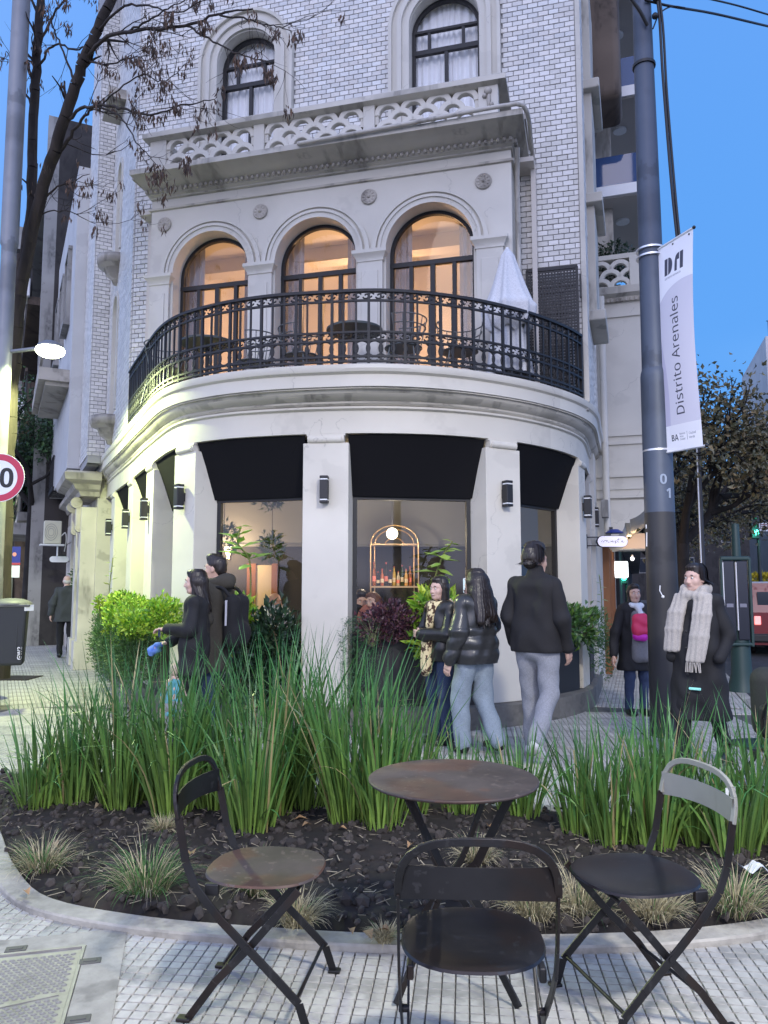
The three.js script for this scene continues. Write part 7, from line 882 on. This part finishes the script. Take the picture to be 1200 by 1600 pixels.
function person(label, pos, ry, o) { // height 1.70 at scale 1
  const t = thing('person', label, 'person', [pos.x, pos.y || 0, pos.z], ry, o.group); const s = o.h / 1.70; t.scale.setScalar(s); t.updateMatrixWorld(true);
  const J = { ...baseJ(), ...o.J }, sh = o.wide || 1, e = o.bulk || 0.02; for (const k of ['shL', 'shR']) if (!o.J || !o.J[k]) J[k] = [J[k][0] * sh, J[k][1], J[k][2]];
  const lay = (name, pr, cell, mat, f) => part(t, name, sdfGeo(pr, cell, f), mat, true);
  // body: one skin surface (head, neck, trunk, limbs, hands)
  const B = [cap(J.pel, J.chest, 0.07, 0.07), cap(J.chest, J.neck, 0.065, 0.05), cap(J.neck, add(J.head, [0, -0.06, -0.02]), 0.054, 0.05)];
  for (const q of ['L', 'R']) { B.push(cap(J.neck, J['sh' + q], 0.045, 0.04), cap(J['sh' + q], J['el' + q], 0.042, 0.034), cap(J['el' + q], J['wr' + q], 0.034, 0.025), cap(J['hip' + q], J['kn' + q], 0.065, 0.045), cap(J['kn' + q], J['an' + q], 0.045, 0.03)); }
  const parts = [sdfGeo(B, 0.014)];
  const hy = new THREE.Matrix4().compose(V(...J.head), new THREE.Quaternion().setFromEuler(new THREE.Euler(o.pitch || 0, o.yaw || 0, o.roll || 0, 'YXZ')), V(1, 1, 1)); parts.push(headGeo().clone().applyMatrix4(hy));
  for (const q of ['L', 'R']) { const H = (o.hands || {})[q]; if (H === null) continue; const d = H ? H.d : V(...J['wr' + q]).sub(V(...J['el' + q])).toArray(), nn = H ? H.n : [q === 'L' ? -1 : 1, 0, 0.2]; parts.push(sdfGeo(handPrims(J['wr' + q], d, nn, H && H.t ? H.t : q === 'L' ? -1 : 1, H ? H.c : 0.35), 0.005)); }
  part(t, 'body', parts, o.skin || SKIN[0]);
  const hp = (name, g, m) => part(t, name, g.applyMatrix4(hy), m);
  for (const x of [-0.031, 0.031]) { hp('eye', sph(0.0105, x, 0.009, 0.0795, 10), mEyeW); hp('iris', sph(0.0055, x, 0.009, 0.0862, 8), mEye); hp('eyebrow', new THREE.SphereGeometry(0.016, 8, 5).scale(1.15, 0.2, 0.32).rotateZ(x > 0 ? -0.12 : 0.12).translate(x, 0.034, 0.089), mBrow); }
  hp('lips', mg([new THREE.SphereGeometry(0.02, 10, 6).scale(1, 0.22, 0.4).translate(0, -0.0495, 0.0845), new THREE.SphereGeometry(0.018, 10, 6).scale(1, 0.26, 0.42).translate(0, -0.0575, 0.0835)]), mLip); if (o.smile) hp('teeth', new THREE.SphereGeometry(0.02, 10, 6).scale(1, 0.2, 0.35).translate(0, -0.0535, 0.087), mTeeth);
  // trousers
  if (o.pants) { const w = o.pantW || 1, P = [cap(add(J.hipL, [-0.02, 0.06, 0]), add(J.hipR, [0.02, 0.06, 0]), 0.105, 0.105)]; for (const q of ['L', 'R']) { P.push(cap(J['hip' + q], J['kn' + q], 0.092 * Math.sqrt(w), 0.068 * w, 0.05), cap(J['kn' + q], add(J['an' + q], [0, 0.0, 0]), 0.066 * w, 0.056 * w, 0.03)); } if (o.seat) P.push(ell(add(J.pel, [0, -0.05, -0.05]), [0.13, 0.11, 0.07], 0.06)); lay('trousers', P, 0.0125, o.pants, folds(0.006, 30)); }
  // shoes
  { const S = []; for (const q of ['L', 'R']) { const a = J['an' + q], d = (o.toe || {})[q] || [0.01, -0.045, 0.15]; S.push(cap(add(a, [0, -0.03, -0.035]), add(a, [0, -0.02, 0.02]), 0.042, 0.046, 0.03), cap(add(a, [0, -0.045, 0]), add(a, d), 0.044, 0.036, 0.03)); } lay('shoes', S, 0.01, o.shoes || mBlack); }
  // top: jacket or coat
  const hem = o.hem ?? 0.86, cL = mix(J.neck, J.shL, 0.5), cR = mix(J.neck, J.shR, 0.5), bot = (q) => { const h = J['hip' + q], fl = o.flare || 0; return [h[0] * (0.85 + fl), hem, h[2] + (hem < 0.8 ? (J['kn' + q][2] - h[2]) * (0.9 - hem) : 0)]; };
  const Tt = [cap(add(cL, [0, -0.06, 0]), [J.hipL[0] * 0.8, Math.max(hem, 1.0), J.hipL[2] + J.chest[2] * 0.5], 0.083 + e, 0.098 + e, 0.08), cap(add(cR, [0, -0.06, 0]), [J.hipR[0] * 0.8, Math.max(hem, 1.0), J.hipR[2] + J.chest[2] * 0.5], 0.083 + e, 0.098 + e, 0.08), cap(mix(J.shL, J.neck, 0.1), mix(J.shR, J.neck, 0.1), 0.052 + e * 0.4, 0.052 + e * 0.4, 0.05), cap(J.neck, mix(J.neck, J.chest, 0.3), 0.06 + e * 0.3, 0.08 + e, 0.04)];
  if (hem < 1.0) for (const q of ['L', 'R']) Tt.push(cap([J['hip' + q][0] * 0.8, 1.0, J['hip' + q][2]], bot(q), 0.098 + e, 0.11 + e + (o.flare || 0) * 0.03, 0.08)); if (o.bust) Tt.push(ell(add(J.chest, [0, 0.02, 0.07 + e * 0.6]), [0.12, 0.08, 0.06], 0.05));
  const sl = o.sleeve || 1, Sl = []; for (const q of ['L', 'R']) { Sl.push(cap(mix(J['sh' + q], J.neck, 0.3), mix(J['sh' + q], J.neck, 0.06), 0.042 + e * 0.4, (0.048 + e * 0.5) * sl, 0.035), cap(mix(J['sh' + q], J.neck, 0.06), J['el' + q], (0.048 + e * 0.5) * sl, (0.05 + e * 0.8) * sl, 0.035), cap(J['el' + q], mix(J['el' + q], J['wr' + q], 0.93), (0.05 + e * 0.8) * sl, (0.038 + e * 0.6) * sl, 0.025)); }
  if (o.collar) Tt.push(cap(add(J.neck, [0, 0.0, 0]), add(J.neck, [0, o.collar, 0.012]), 0.072, 0.066, 0.02));
  const ff = o.topFold || folds(0.0085); part(t, 'jacket', [sdfGeo(Tt, 0.0105, ff, hem - 0.03), sdfGeo(Sl, 0.0105, ff)], o.top);
  if (o.strands) { const [n, len, back] = o.strands, L = new Leaves(); for (let k = 0; k < n; k++) { const a = rr(1.05, 5.23), x0 = Math.sin(a) * 0.05, z0 = Math.cos(a) * 0.05 - 0.02, x1 = Math.sin(a) * rr(0.086, 0.094), z1 = Math.cos(a) * rr(0.096, 0.11) - 0.02, l = len * rr(0.7, 1.12), x2 = x1 * rr(0.6, 1.25) + rr(-0.02, 0.02), z2 = lerp(z1, back, 0.75) + rr(-0.05, 0.03), c = new THREE.CatmullRomCurve3([V(x0, 0.14, z0), V(x1 * 0.9, 0.1, z1 * 0.9), V(x1, 0.0, z1), V(lerp(x1, x2, 0.5) * 1.05, -l * 0.5, lerp(z1, z2, 0.55)), V(x2, -l, z2)]), w = rr(0.002, 0.005), g = rr(0.6, 1.8), col = o.strandCol || [0.016, 0.011, 0.009]; let A = null, B = null; for (let i = 0; i <= 9; i++) { const p = c.getPoint(i / 9).applyMatrix4(hy), q = V(Math.cos(a) * w, 0, -Math.sin(a) * w), e = p.clone().sub(q), f = p.clone().add(q); if (A) { L.tri(A, B, f, col.map((v) => v * g)); L.tri(A, f, e, col.map((v) => v * g)); } A = e; B = f; } } L.build(t, 'hair_strands', mLeafGloss, false); }
  // hair
  if (o.hair) part(t, 'hair', sdfGeo(o.hair, 0.009, (x, y, z) => 0.003 * Math.sin(Math.atan2(x, z + 0.02) * 38 + Math.sin(y * 30) * 0.8)).applyMatrix4(hy), o.hairMat || mHair);
  return { t, J, lay, hy };
}
const HAIRCAP = [ell([0, 0.052, -0.022], [0.083, 0.088, 0.098], 0.02), ell([0, 0.105, 0.02], [0.06, 0.028, 0.062], 0.03)], faceCut = { ...ell([0, -0.02, 0.115], [0.064, 0.088, 0.075], 0.02), sub: true };
const longHair = (back, len, w = 0.06) => [...HAIRCAP, cap([-0.066, 0.02, -0.01], [-0.07, -len * 0.8, 0.0], 0.026, 0.02, 0.04), cap([0.066, 0.02, -0.01], [0.07, -len * 0.8, 0.0], 0.026, 0.02, 0.04), cap([-0.03, 0, -0.06], [-0.04, -len, back], w, w * 0.6, 0.05), cap([0.03, 0, -0.06], [0.04, -len, back], w, w * 0.6, 0.05), faceCut];
const shortHair = [...HAIRCAP, ell([0, -0.01, -0.065], [0.068, 0.06, 0.045], 0.03), ell([0.0, 0.125, 0.03], [0.055, 0.03, 0.05], 0.03), faceCut];
const mCoat = M([0.010, 0.010, 0.012], 0.8, { map: T.cloth }), mCoat2 = M([0.013, 0.012, 0.013], 0.85, { map: T.cloth }), mOlive = M([0.055, 0.048, 0.036], 0.9, { map: T.cloth }), mJean = M([0.03, 0.05, 0.11], 0.85, { map: T.cloth }), mJeanL = M([0.28, 0.34, 0.40], 0.85, { map: T.cloth }), mGreyP = M([0.30, 0.31, 0.34], 0.9, { map: T.cloth }), mLeather = M([0.014, 0.014, 0.013], 0.38), mPuff = M([0.03, 0.031, 0.032], 0.3), mScarf = M([0.50, 0.46, 0.41], 0.95, { map: T.cloth }), mBlackP = M([0.009, 0.009, 0.011], 0.9, { map: T.cloth });
{ // woman in black coat, profile, at the hedge
  const p = atD(302, 1100, 7.25).setY(0), { t } = person('woman in black coat with long dark hair reaching out beside the hedge', p, -84 * D2R, { h: 1.60, yaw: -0.05, top: mCoat, pants: mBlackP, hem: 0.72, bulk: 0.03, hair: longHair(-0.10, 0.24, 0.062), strands: [260, 0.28, -0.12], skin: SKIN[2], J: { elL: [0.22, 1.13, 0.02], wrL: [0.10, 1.13, 0.25], elR: [-0.24, 1.12, 0.05], wrR: [-0.16, 0.99, 0.29], knL: [0.1, 0.5, 0.12], anL: [0.1, 0.09, 0.12], anR: [-0.1, 0.11, -0.14] }, hands: { L: { d: [-0.3, 0.1, 1], n: [0, -1, 0], c: 0.5 }, R: { d: [0, -0.2, 1], n: [0.2, -1, 0], c: 0.6 } } });
  const b = thing('blue_cloth', 'crumpled blue cloth in the hand of the woman in the black coat', 'cloth', new THREE.Vector3(-0.16, 0.935, 0.40).applyMatrix4(t.matrixWorld)); part(b, 'cloth', sdfGeo([ell([0, 0, 0], [0.055, 0.045, 0.05]), ell([0.03, 0.03, 0.02], [0.04, 0.03, 0.04]), ell([-0.03, -0.03, 0.03], [0.04, 0.035, 0.03])], 0.008, folds(0.01, 90)), M([0.10, 0.2, 0.55], 0.8));
  const ph = thing('phone', 'small dark blue phone in the raised hand of the woman in the black coat', 'phone', new THREE.Vector3(0.07, 1.10, 0.33).applyMatrix4(t.matrixWorld), 0.2); part(ph, 'case', rbox(0.015, 0.075, 0.14, 0, 0, 0, 0.005), M([0.01, 0.012, 0.06], 0.3)); part(ph, 'screen', box(0.002, 0.065, 0.128, 0.0085, 0, 0), mGlassD);
}
{ // companion with parka and backpack
  const p = atD(333, 1100, 7.6).setY(0), { t } = person('person in olive hooded parka and black cap of hair with a backpack', p, -112 * D2R, { h: 1.745, yaw: 0.15, top: mOlive, pants: mJean, hem: 0.66, bulk: 0.032, wide: 1.0, hair: shortHair, skin: SKIN[0], J: { wrL: [0.2, 0.92, 0.12], wrR: [-0.2, 0.92, 0.12], knR: [-0.1, 0.5, 0.1], anR: [-0.1, 0.09, 0.1], anL: [0.1, 0.11, -0.12] }, hands: { L: null } });
  part(t, 'hood', sdfGeo([cap([-0.1, 1.44, -0.02], [0, 1.47, -0.13], 0.055, 0.07, 0.04), cap([0.1, 1.44, -0.02], [0, 1.47, -0.13], 0.055, 0.07, 0.04), cap([-0.06, 1.45, 0.06], [-0.1, 1.44, -0.02], 0.045, 0.05), cap([0.06, 1.45, 0.06], [0.1, 1.44, -0.02], 0.045, 0.05)], 0.012, folds(0.006, 40)), mOlive);
  const b = thing('backpack', 'black backpack with a white lettered strip worn over the olive parka', 'backpack', new THREE.Vector3(0, 1.08, -0.24).applyMatrix4(t.matrixWorld), -112 * D2R); part(b, 'bag', sdfGeo([cap([-0.07, -0.16, 0], [-0.07, 0.2, 0], 0.085, 0.08, 0.06), cap([0.07, -0.16, 0], [0.07, 0.2, 0], 0.085, 0.08, 0.06), ell([0, -0.1, -0.08], [0.11, 0.11, 0.05])], 0.012, folds(0.004)), mBlackP); part(b, 'white_strip', box(0.03, 0.24, 0.02, 0.14, 0.1, 0.02), M([0.5, 0.5, 0.55], 0.6)); for (const x of [-0.11, 0.11]) part(b, 'strap', tube([V(x, 0.25, 0), V(x * 1.1, 0.34, 0.1), V(x * 1.2, 0.3, 0.26), V(x * 1.3, 0.1, 0.36), V(x * 1.6, -0.1, 0.24)], 0.017, 6), mBlackP);
}
{ // toddler
  const p = atD(270, 1100, 6.75).setY(0); person('small blond child in a turquoise top walking between the tall leaves', p, -150 * D2R, { h: 0.78, top: M([0.10, 0.33, 0.38], 0.85), pants: mGreyP, hem: 0.8, bulk: -0.02, hair: [...shortHair], hairMat: M([0.42, 0.33, 0.24], 0.7), skin: SKIN[2], wide: 0.72 });
}
{ // smiling woman
  const p = atD(688, 1120, 7.35).setY(0), { t } = person('smiling woman in black leather jacket and patterned scarf with folded arms', p, -58 * D2R, { h: 1.535, yaw: 0.18, smile: true, top: mLeather, pants: mJean, hem: 0.88, bulk: 0.03, strands: [240, 0.32, -0.02], hair: longHair(-0.02, 0.27, 0.05), skin: SKIN[2], bust: true, J: { elL: [0.23, 1.12, 0.06], wrL: [-0.02, 1.13, 0.24], elR: [-0.23, 1.12, 0.06], wrR: [0.04, 1.09, 0.2] }, hands: { L: { d: [-1, 0, 0], n: [0, 0, -1], c: 0.3 }, R: null } });
  const tx = dataTex(128, (u, v) => { const a = nB(u, v); return a > 0.56 ? [0.28, 0.2, 0.16] : [0.84, 0.78, 0.6]; }, true, 4); const ms = M(0xffffff, 0.95, { map: tx });
  part(t, 'scarf', sdfGeo([cap([-0.07, 1.42, 0.05], [0.07, 1.42, 0.05], 0.045), cap([0.08, 1.43, 0], [0.05, 1.45, -0.09], 0.045), cap([-0.08, 1.43, 0], [-0.05, 1.45, -0.09], 0.045), cap([0.03, 1.4, 0.11], [0.04, 1.22, 0.16], 0.05, 0.04, 0.03), cap([-0.04, 1.05, 0.15], [-0.05, 0.74, 0.15], 0.045, 0.05, 0.03), cap([0.02, 1.05, 0.16], [0.0, 0.76, 0.16], 0.04, 0.045, 0.03)], 0.012, vfolds(0.005, 90)), ms);
}
{ // woman with long hair and shiny puffer, from behind
  const p = atD(745, 1150, 6.95).setY(0), q = (x, y, z) => (y < 1.16 ? 0.014 * (0.5 - Math.abs(Math.sin(y * 26))) : 0.004 * Math.sin(y * 30)) + 0.004 * Math.sin(x * 40 + y * 20), { t } = person('woman with long dark hair and shiny black quilted jacket seen from behind', p, -148 * D2R, { h: 1.60, yaw: 0.1, top: mPuff, topFold: q, pants: mJeanL, pantW: 1.35, hem: 0.86, bulk: 0.042, sleeve: 1.1, wide: 0.95, strands: [420, 0.38, -0.17], hair: [...longHair(-0.15, 0.3, 0.085), cap([-0.06, -0.1, -0.09], [-0.09, -0.34, -0.17], 0.06, 0.04, 0.05), cap([0.06, -0.1, -0.09], [0.09, -0.36, -0.17], 0.06, 0.04, 0.05)], skin: SKIN[2], J: { elR: [-0.29, 1.17, 0.12], wrR: [-0.17, 1.42, 0.24], wrL: [0.27, 0.86, 0.05], knL: [0.12, 0.5, 0.1], anL: [0.12, 0.09, 0.06], anR: [-0.12, 0.12, -0.16] }, hands: { R: { d: [0.4, 1, 0.5], n: [0.6, 0, -1], c: 0.5 } } });
  const hd = thing('phone', 'pale phone held up by the woman in the quilted jacket', 'phone', new THREE.Vector3(-0.14, 1.56, 0.33).applyMatrix4(t.matrixWorld), -1.2); part(hd, 'case', rbox(0.07, 0.14, 0.01, 0, 0, 0, 0.004), mWhite); part(hd, 'screen', box(0.062, 0.128, 0.002, 0, 0, 0.006), glow([0.5, 0.75, 0.8], 0.7));
}
{ // man in black fleece and grey trousers
  const p = atH(842, 1186, 0); person('man in black fleece and grey jogging trousers striding past seen from behind', p, 146 * D2R, { h: 1.80, yaw: -0.35, top: mCoat2, pants: mGreyP, pantW: 1.12, seat: true, hem: 0.88, bulk: 0.022, wide: 1.0, sleeve: 1.05, collar: 0.07, hair: [...shortHair, ell([0.02, 0.13, 0.0], [0.07, 0.04, 0.085], 0.03), ell([0, 0.03, -0.08], [0.07, 0.06, 0.045], 0.03)], strands: [160, 0.03, -0.1], skin: SKIN[1], shoes: M([0.5, 0.5, 0.5], 0.6), J: { elR: [-0.225, 1.12, -0.02], wrR: [-0.23, 0.88, 0.08], elL: [0.225, 1.12, -0.03], wrL: [0.22, 0.9, 0.08], knL: [0.1, 0.51, 0.1], anL: [0.1, 0.09, 0.1], knR: [-0.1, 0.52, 0.0], anR: [-0.1, 0.2, -0.28] }, toe: { R: [0, -0.12, 0.09] } });
}
{ // girl beside the pole
  const p = atH(996, 1118, 0), { t } = person('girl in open dark coat holding a bright pink pouch beside the steel pole', p, 8 * D2R, { h: 1.475, yaw: -0.1, top: mCoat, pants: mJean, hem: 0.62, bulk: 0.026, flare: 0.3, hair: [...HAIRCAP, cap([-0.066, 0.02, -0.01], [-0.07, -0.18, 0.0], 0.026, 0.02, 0.04), cap([0.066, 0.02, -0.01], [0.07, -0.18, 0.0], 0.026, 0.02, 0.04), cap([0, 0, -0.06], [0, -0.2, -0.07], 0.06, 0.04), faceCut], skin: SKIN[0], J: { wrR: [-0.33, 0.78, 0.05], elR: [-0.27, 1.08, 0], elL: [0.22, 1.1, 0.04], wrL: [0.06, 1.08, 0.2] }, hands: { L: { d: [-1, 0.1, 0.2], n: [0, 0, -1], c: 0.5 } } });
  part(t, 'tunic', sdfGeo([cap([-0.03, 1.3, 0.10], [-0.03, 0.78, 0.13], 0.07, 0.09), cap([0.04, 1.3, 0.10], [0.05, 0.78, 0.13], 0.07, 0.09)], 0.012, folds(0.005)), M([0.2, 0.2, 0.21], 0.9, { map: T.cloth }));
  part(t, 'scarf', sdfGeo([cap([-0.06, 1.43, 0.06], [0.06, 1.43, 0.06], 0.045), cap([0.0, 1.42, 0.1], [0.02, 1.3, 0.17], 0.045, 0.035)], 0.01, folds(0.006, 60)), M([0.6, 0.62, 0.64], 0.9));
  const b = thing('pink_pouch', 'bright pink and magenta pouch held against the dark coat', 'pouch', new THREE.Vector3(-0.03, 1.16, 0.24).applyMatrix4(t.matrixWorld), 0.1); part(b, 'red_half', sdfGeo([cap([-0.03, 0.1, 0], [-0.04, -0.04, 0], 0.06, 0.07), cap([0.03, 0.1, 0], [0.03, -0.04, 0], 0.05, 0.06)], 0.01, folds(0.006, 60)), M([0.6, 0.03, 0.10], 0.6)); part(b, 'magenta_half', sdfGeo([cap([-0.05, -0.1, 0], [0.02, -0.11, 0.01], 0.05, 0.05)], 0.01), M([0.55, 0.02, 0.4], 0.6));
}
{ // woman with pale scarf
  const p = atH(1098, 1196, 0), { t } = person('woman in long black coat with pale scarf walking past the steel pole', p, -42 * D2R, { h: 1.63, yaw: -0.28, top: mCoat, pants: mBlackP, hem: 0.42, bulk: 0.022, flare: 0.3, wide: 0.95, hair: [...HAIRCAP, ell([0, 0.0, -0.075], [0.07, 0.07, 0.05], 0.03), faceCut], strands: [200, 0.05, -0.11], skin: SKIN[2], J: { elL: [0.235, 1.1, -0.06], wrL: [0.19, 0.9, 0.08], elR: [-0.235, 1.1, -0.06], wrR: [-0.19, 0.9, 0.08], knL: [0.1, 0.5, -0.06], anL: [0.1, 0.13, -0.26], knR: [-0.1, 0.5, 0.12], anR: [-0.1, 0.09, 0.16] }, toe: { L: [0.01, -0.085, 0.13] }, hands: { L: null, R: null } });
  const sc3 = []; for (const [P, w, th] of [[[[-0.09, 1.44, 0.08], [-0.135, 1.3, 0.12], [-0.16, 1.15, 0.135], [-0.175, 0.98, 0.14]], 0.05, 0.024], [[[0.085, 1.44, 0.08], [0.085, 1.28, 0.13], [0.07, 1.1, 0.165], [0.035, 0.9, 0.185]], 0.055, 0.025]]) for (let i = 0; i < 3; i++) for (const k of [-1, -0.33, 0.33, 1]) sc3.push(cap(add(P[i], [k * w, 0, -Math.abs(k) * 0.012]), add(P[i + 1], [k * w, 0, -Math.abs(k) * 0.012]), th, th, 0.018));
  for (const y of [0, 0.045]) sc3.push(cap([-0.06, 1.455 + y, 0.075 - y], [0.07, 1.44 + y, 0.08 - y], 0.034), cap([0.08, 1.45 + y, 0.05], [0.075, 1.48 + y * 0.7, -0.06], 0.034), cap([-0.08, 1.46 + y, 0.05], [-0.075, 1.49 + y * 0.7, -0.06], 0.034), cap([-0.07, 1.49 + y * 0.7, -0.07], [0.07, 1.49 + y * 0.7, -0.07], 0.034));
  part(t, 'scarf', sdfGeo(sc3, 0.009, vfolds(0.003, 130)), mScarf);
  const fr = []; for (let k = 0; k < 9; k++) { const x = -0.03 + k * 0.014; fr.push(ptube([V(x, 0.88, 0.2 + (k % 2) * 0.012), V(x + rr(-0.01, 0.01), 0.8, 0.2)], 0.006, 5)); } stuff(part(t, 'scarf_fringe', fr, mScarf));
  part(t, 'button', [0.62, 0.78, 1.0, 1.14].map((y) => sph(0.012, -0.03, y, 0.18, 8)), mBlack); part(t, 'painted_glow_strip', rbox(0.10, 0.022, 0.02, 0.02, 0.66, 0.165, 0.006), M([0.35, 0.85, 0.72], 0.4));  // glow of the coat strip put into its bright cyan colour
}
{ // elderly man walking away
  const p = atH(100, 1028, 0); person('elderly white-haired man in dark blazer walking away along the left pavement', p, -155 * D2R, { h: 1.69, top: M([0.055, 0.062, 0.065], 0.9, { map: T.cloth }), pants: mBlackP, hem: 0.78, bulk: 0.028, flare: 0.15, wide: 1.02, hair: [ell([0, 0.0, -0.055], [0.076, 0.05, 0.055], 0.03), faceCut], hairMat: mHairW, skin: SKIN[2], J: { elL: [0.27, 1.12, -0.06], wrL: [0.29, 0.9, 0.0], elR: [-0.27, 1.12, 0.02], wrR: [-0.28, 0.9, 0.08], knL: [0.09, 0.5, 0.09], anL: [0.09, 0.09, 0.08], anR: [-0.09, 0.11, -0.12] } });
}
{ // diners behind the glass, seated
  const SJ = { pel: [0, 0.52, 0], chest: [0, 0.84, 0], neck: [0, 1.02, -0.01], head: [0, 1.155, 0.015], shL: [0.17, 0.96, -0.01], shR: [-0.17, 0.96, -0.01], elL: [0.22, 0.72, 0.05], elR: [-0.22, 0.72, 0.05], wrL: [0.1, 0.74, 0.26], wrR: [-0.1, 0.74, 0.26], hipL: [0.09, 0.5, 0.02], hipR: [-0.09, 0.5, 0.02], knL: [0.1, 0.5, 0.42], knR: [-0.1, 0.5, 0.42], anL: [0.1, 0.09, 0.42], anR: [-0.1, 0.09, 0.42] };
  const seat = (u, d, ry, lab, o, ch) => { const p = atD(u, 950, d).setY(0.1); const r = person(lab, p, ry, { h: 1.70, hem: 0.56, J: SJ, pants: mBlackP, group: 'diners behind the shop windows', ...o }); const c = thing('dining_chair', ch, 'chair', [p.x, 0.1, p.z], ry, 'dining chairs inside'); part(c, 'seat', rbox(0.42, 0.05, 0.42, 0, 0.37, 0.08, 0.015), mWood); part(c, 'backrest', rbox(0.4, 0.3, 0.03, 0, 0.72, -0.2, 0.01), mWood); for (const [x, z] of [[-0.18, -0.1], [0.18, -0.1], [-0.18, 0.26], [0.18, 0.26]]) part(c, 'leg', box(0.035, 0.36, 0.035, x, 0.18, z), mWood); for (const x of [-0.17, 0.17]) part(c, 'back_post', box(0.03, 0.5, 0.03, x, 0.6, -0.19), mWood); };
  seat(429, 9.9, 0.6, 'bald diner seen through the left shop window', { top: M([0.5, 0.48, 0.45], 0.9), skin: M([0.56, 0.28, 0.17], 0.5) }, 'wooden dining chair of the bald diner');
  seat(563, 10.2, 0.35, 'dark-haired diner in black shirt beside the central pillar', { top: mBlackP, hair: [...shortHair, ell([0, 0.13, 0.0], [0.06, 0.05, 0.06], 0.03)], skin: SKIN[0] }, 'wooden dining chair of the dark-haired diner');
  seat(584, 9.9, -0.7, 'diner with reddish hair leaning towards the dark-haired diner', { top: M([0.3, 0.12, 0.1], 0.9), hair: longHair(-0.08, 0.2, 0.06), hairMat: M([0.12, 0.045, 0.025], 0.6), skin: SKIN[2], roll: 0.25 }, 'wooden dining chair of the reddish-haired diner');
}

scene.traverse((o) => { if (o.isMesh) { o.castShadow = true; o.receiveShadow = true; } });
renderer.render(scene, camera);
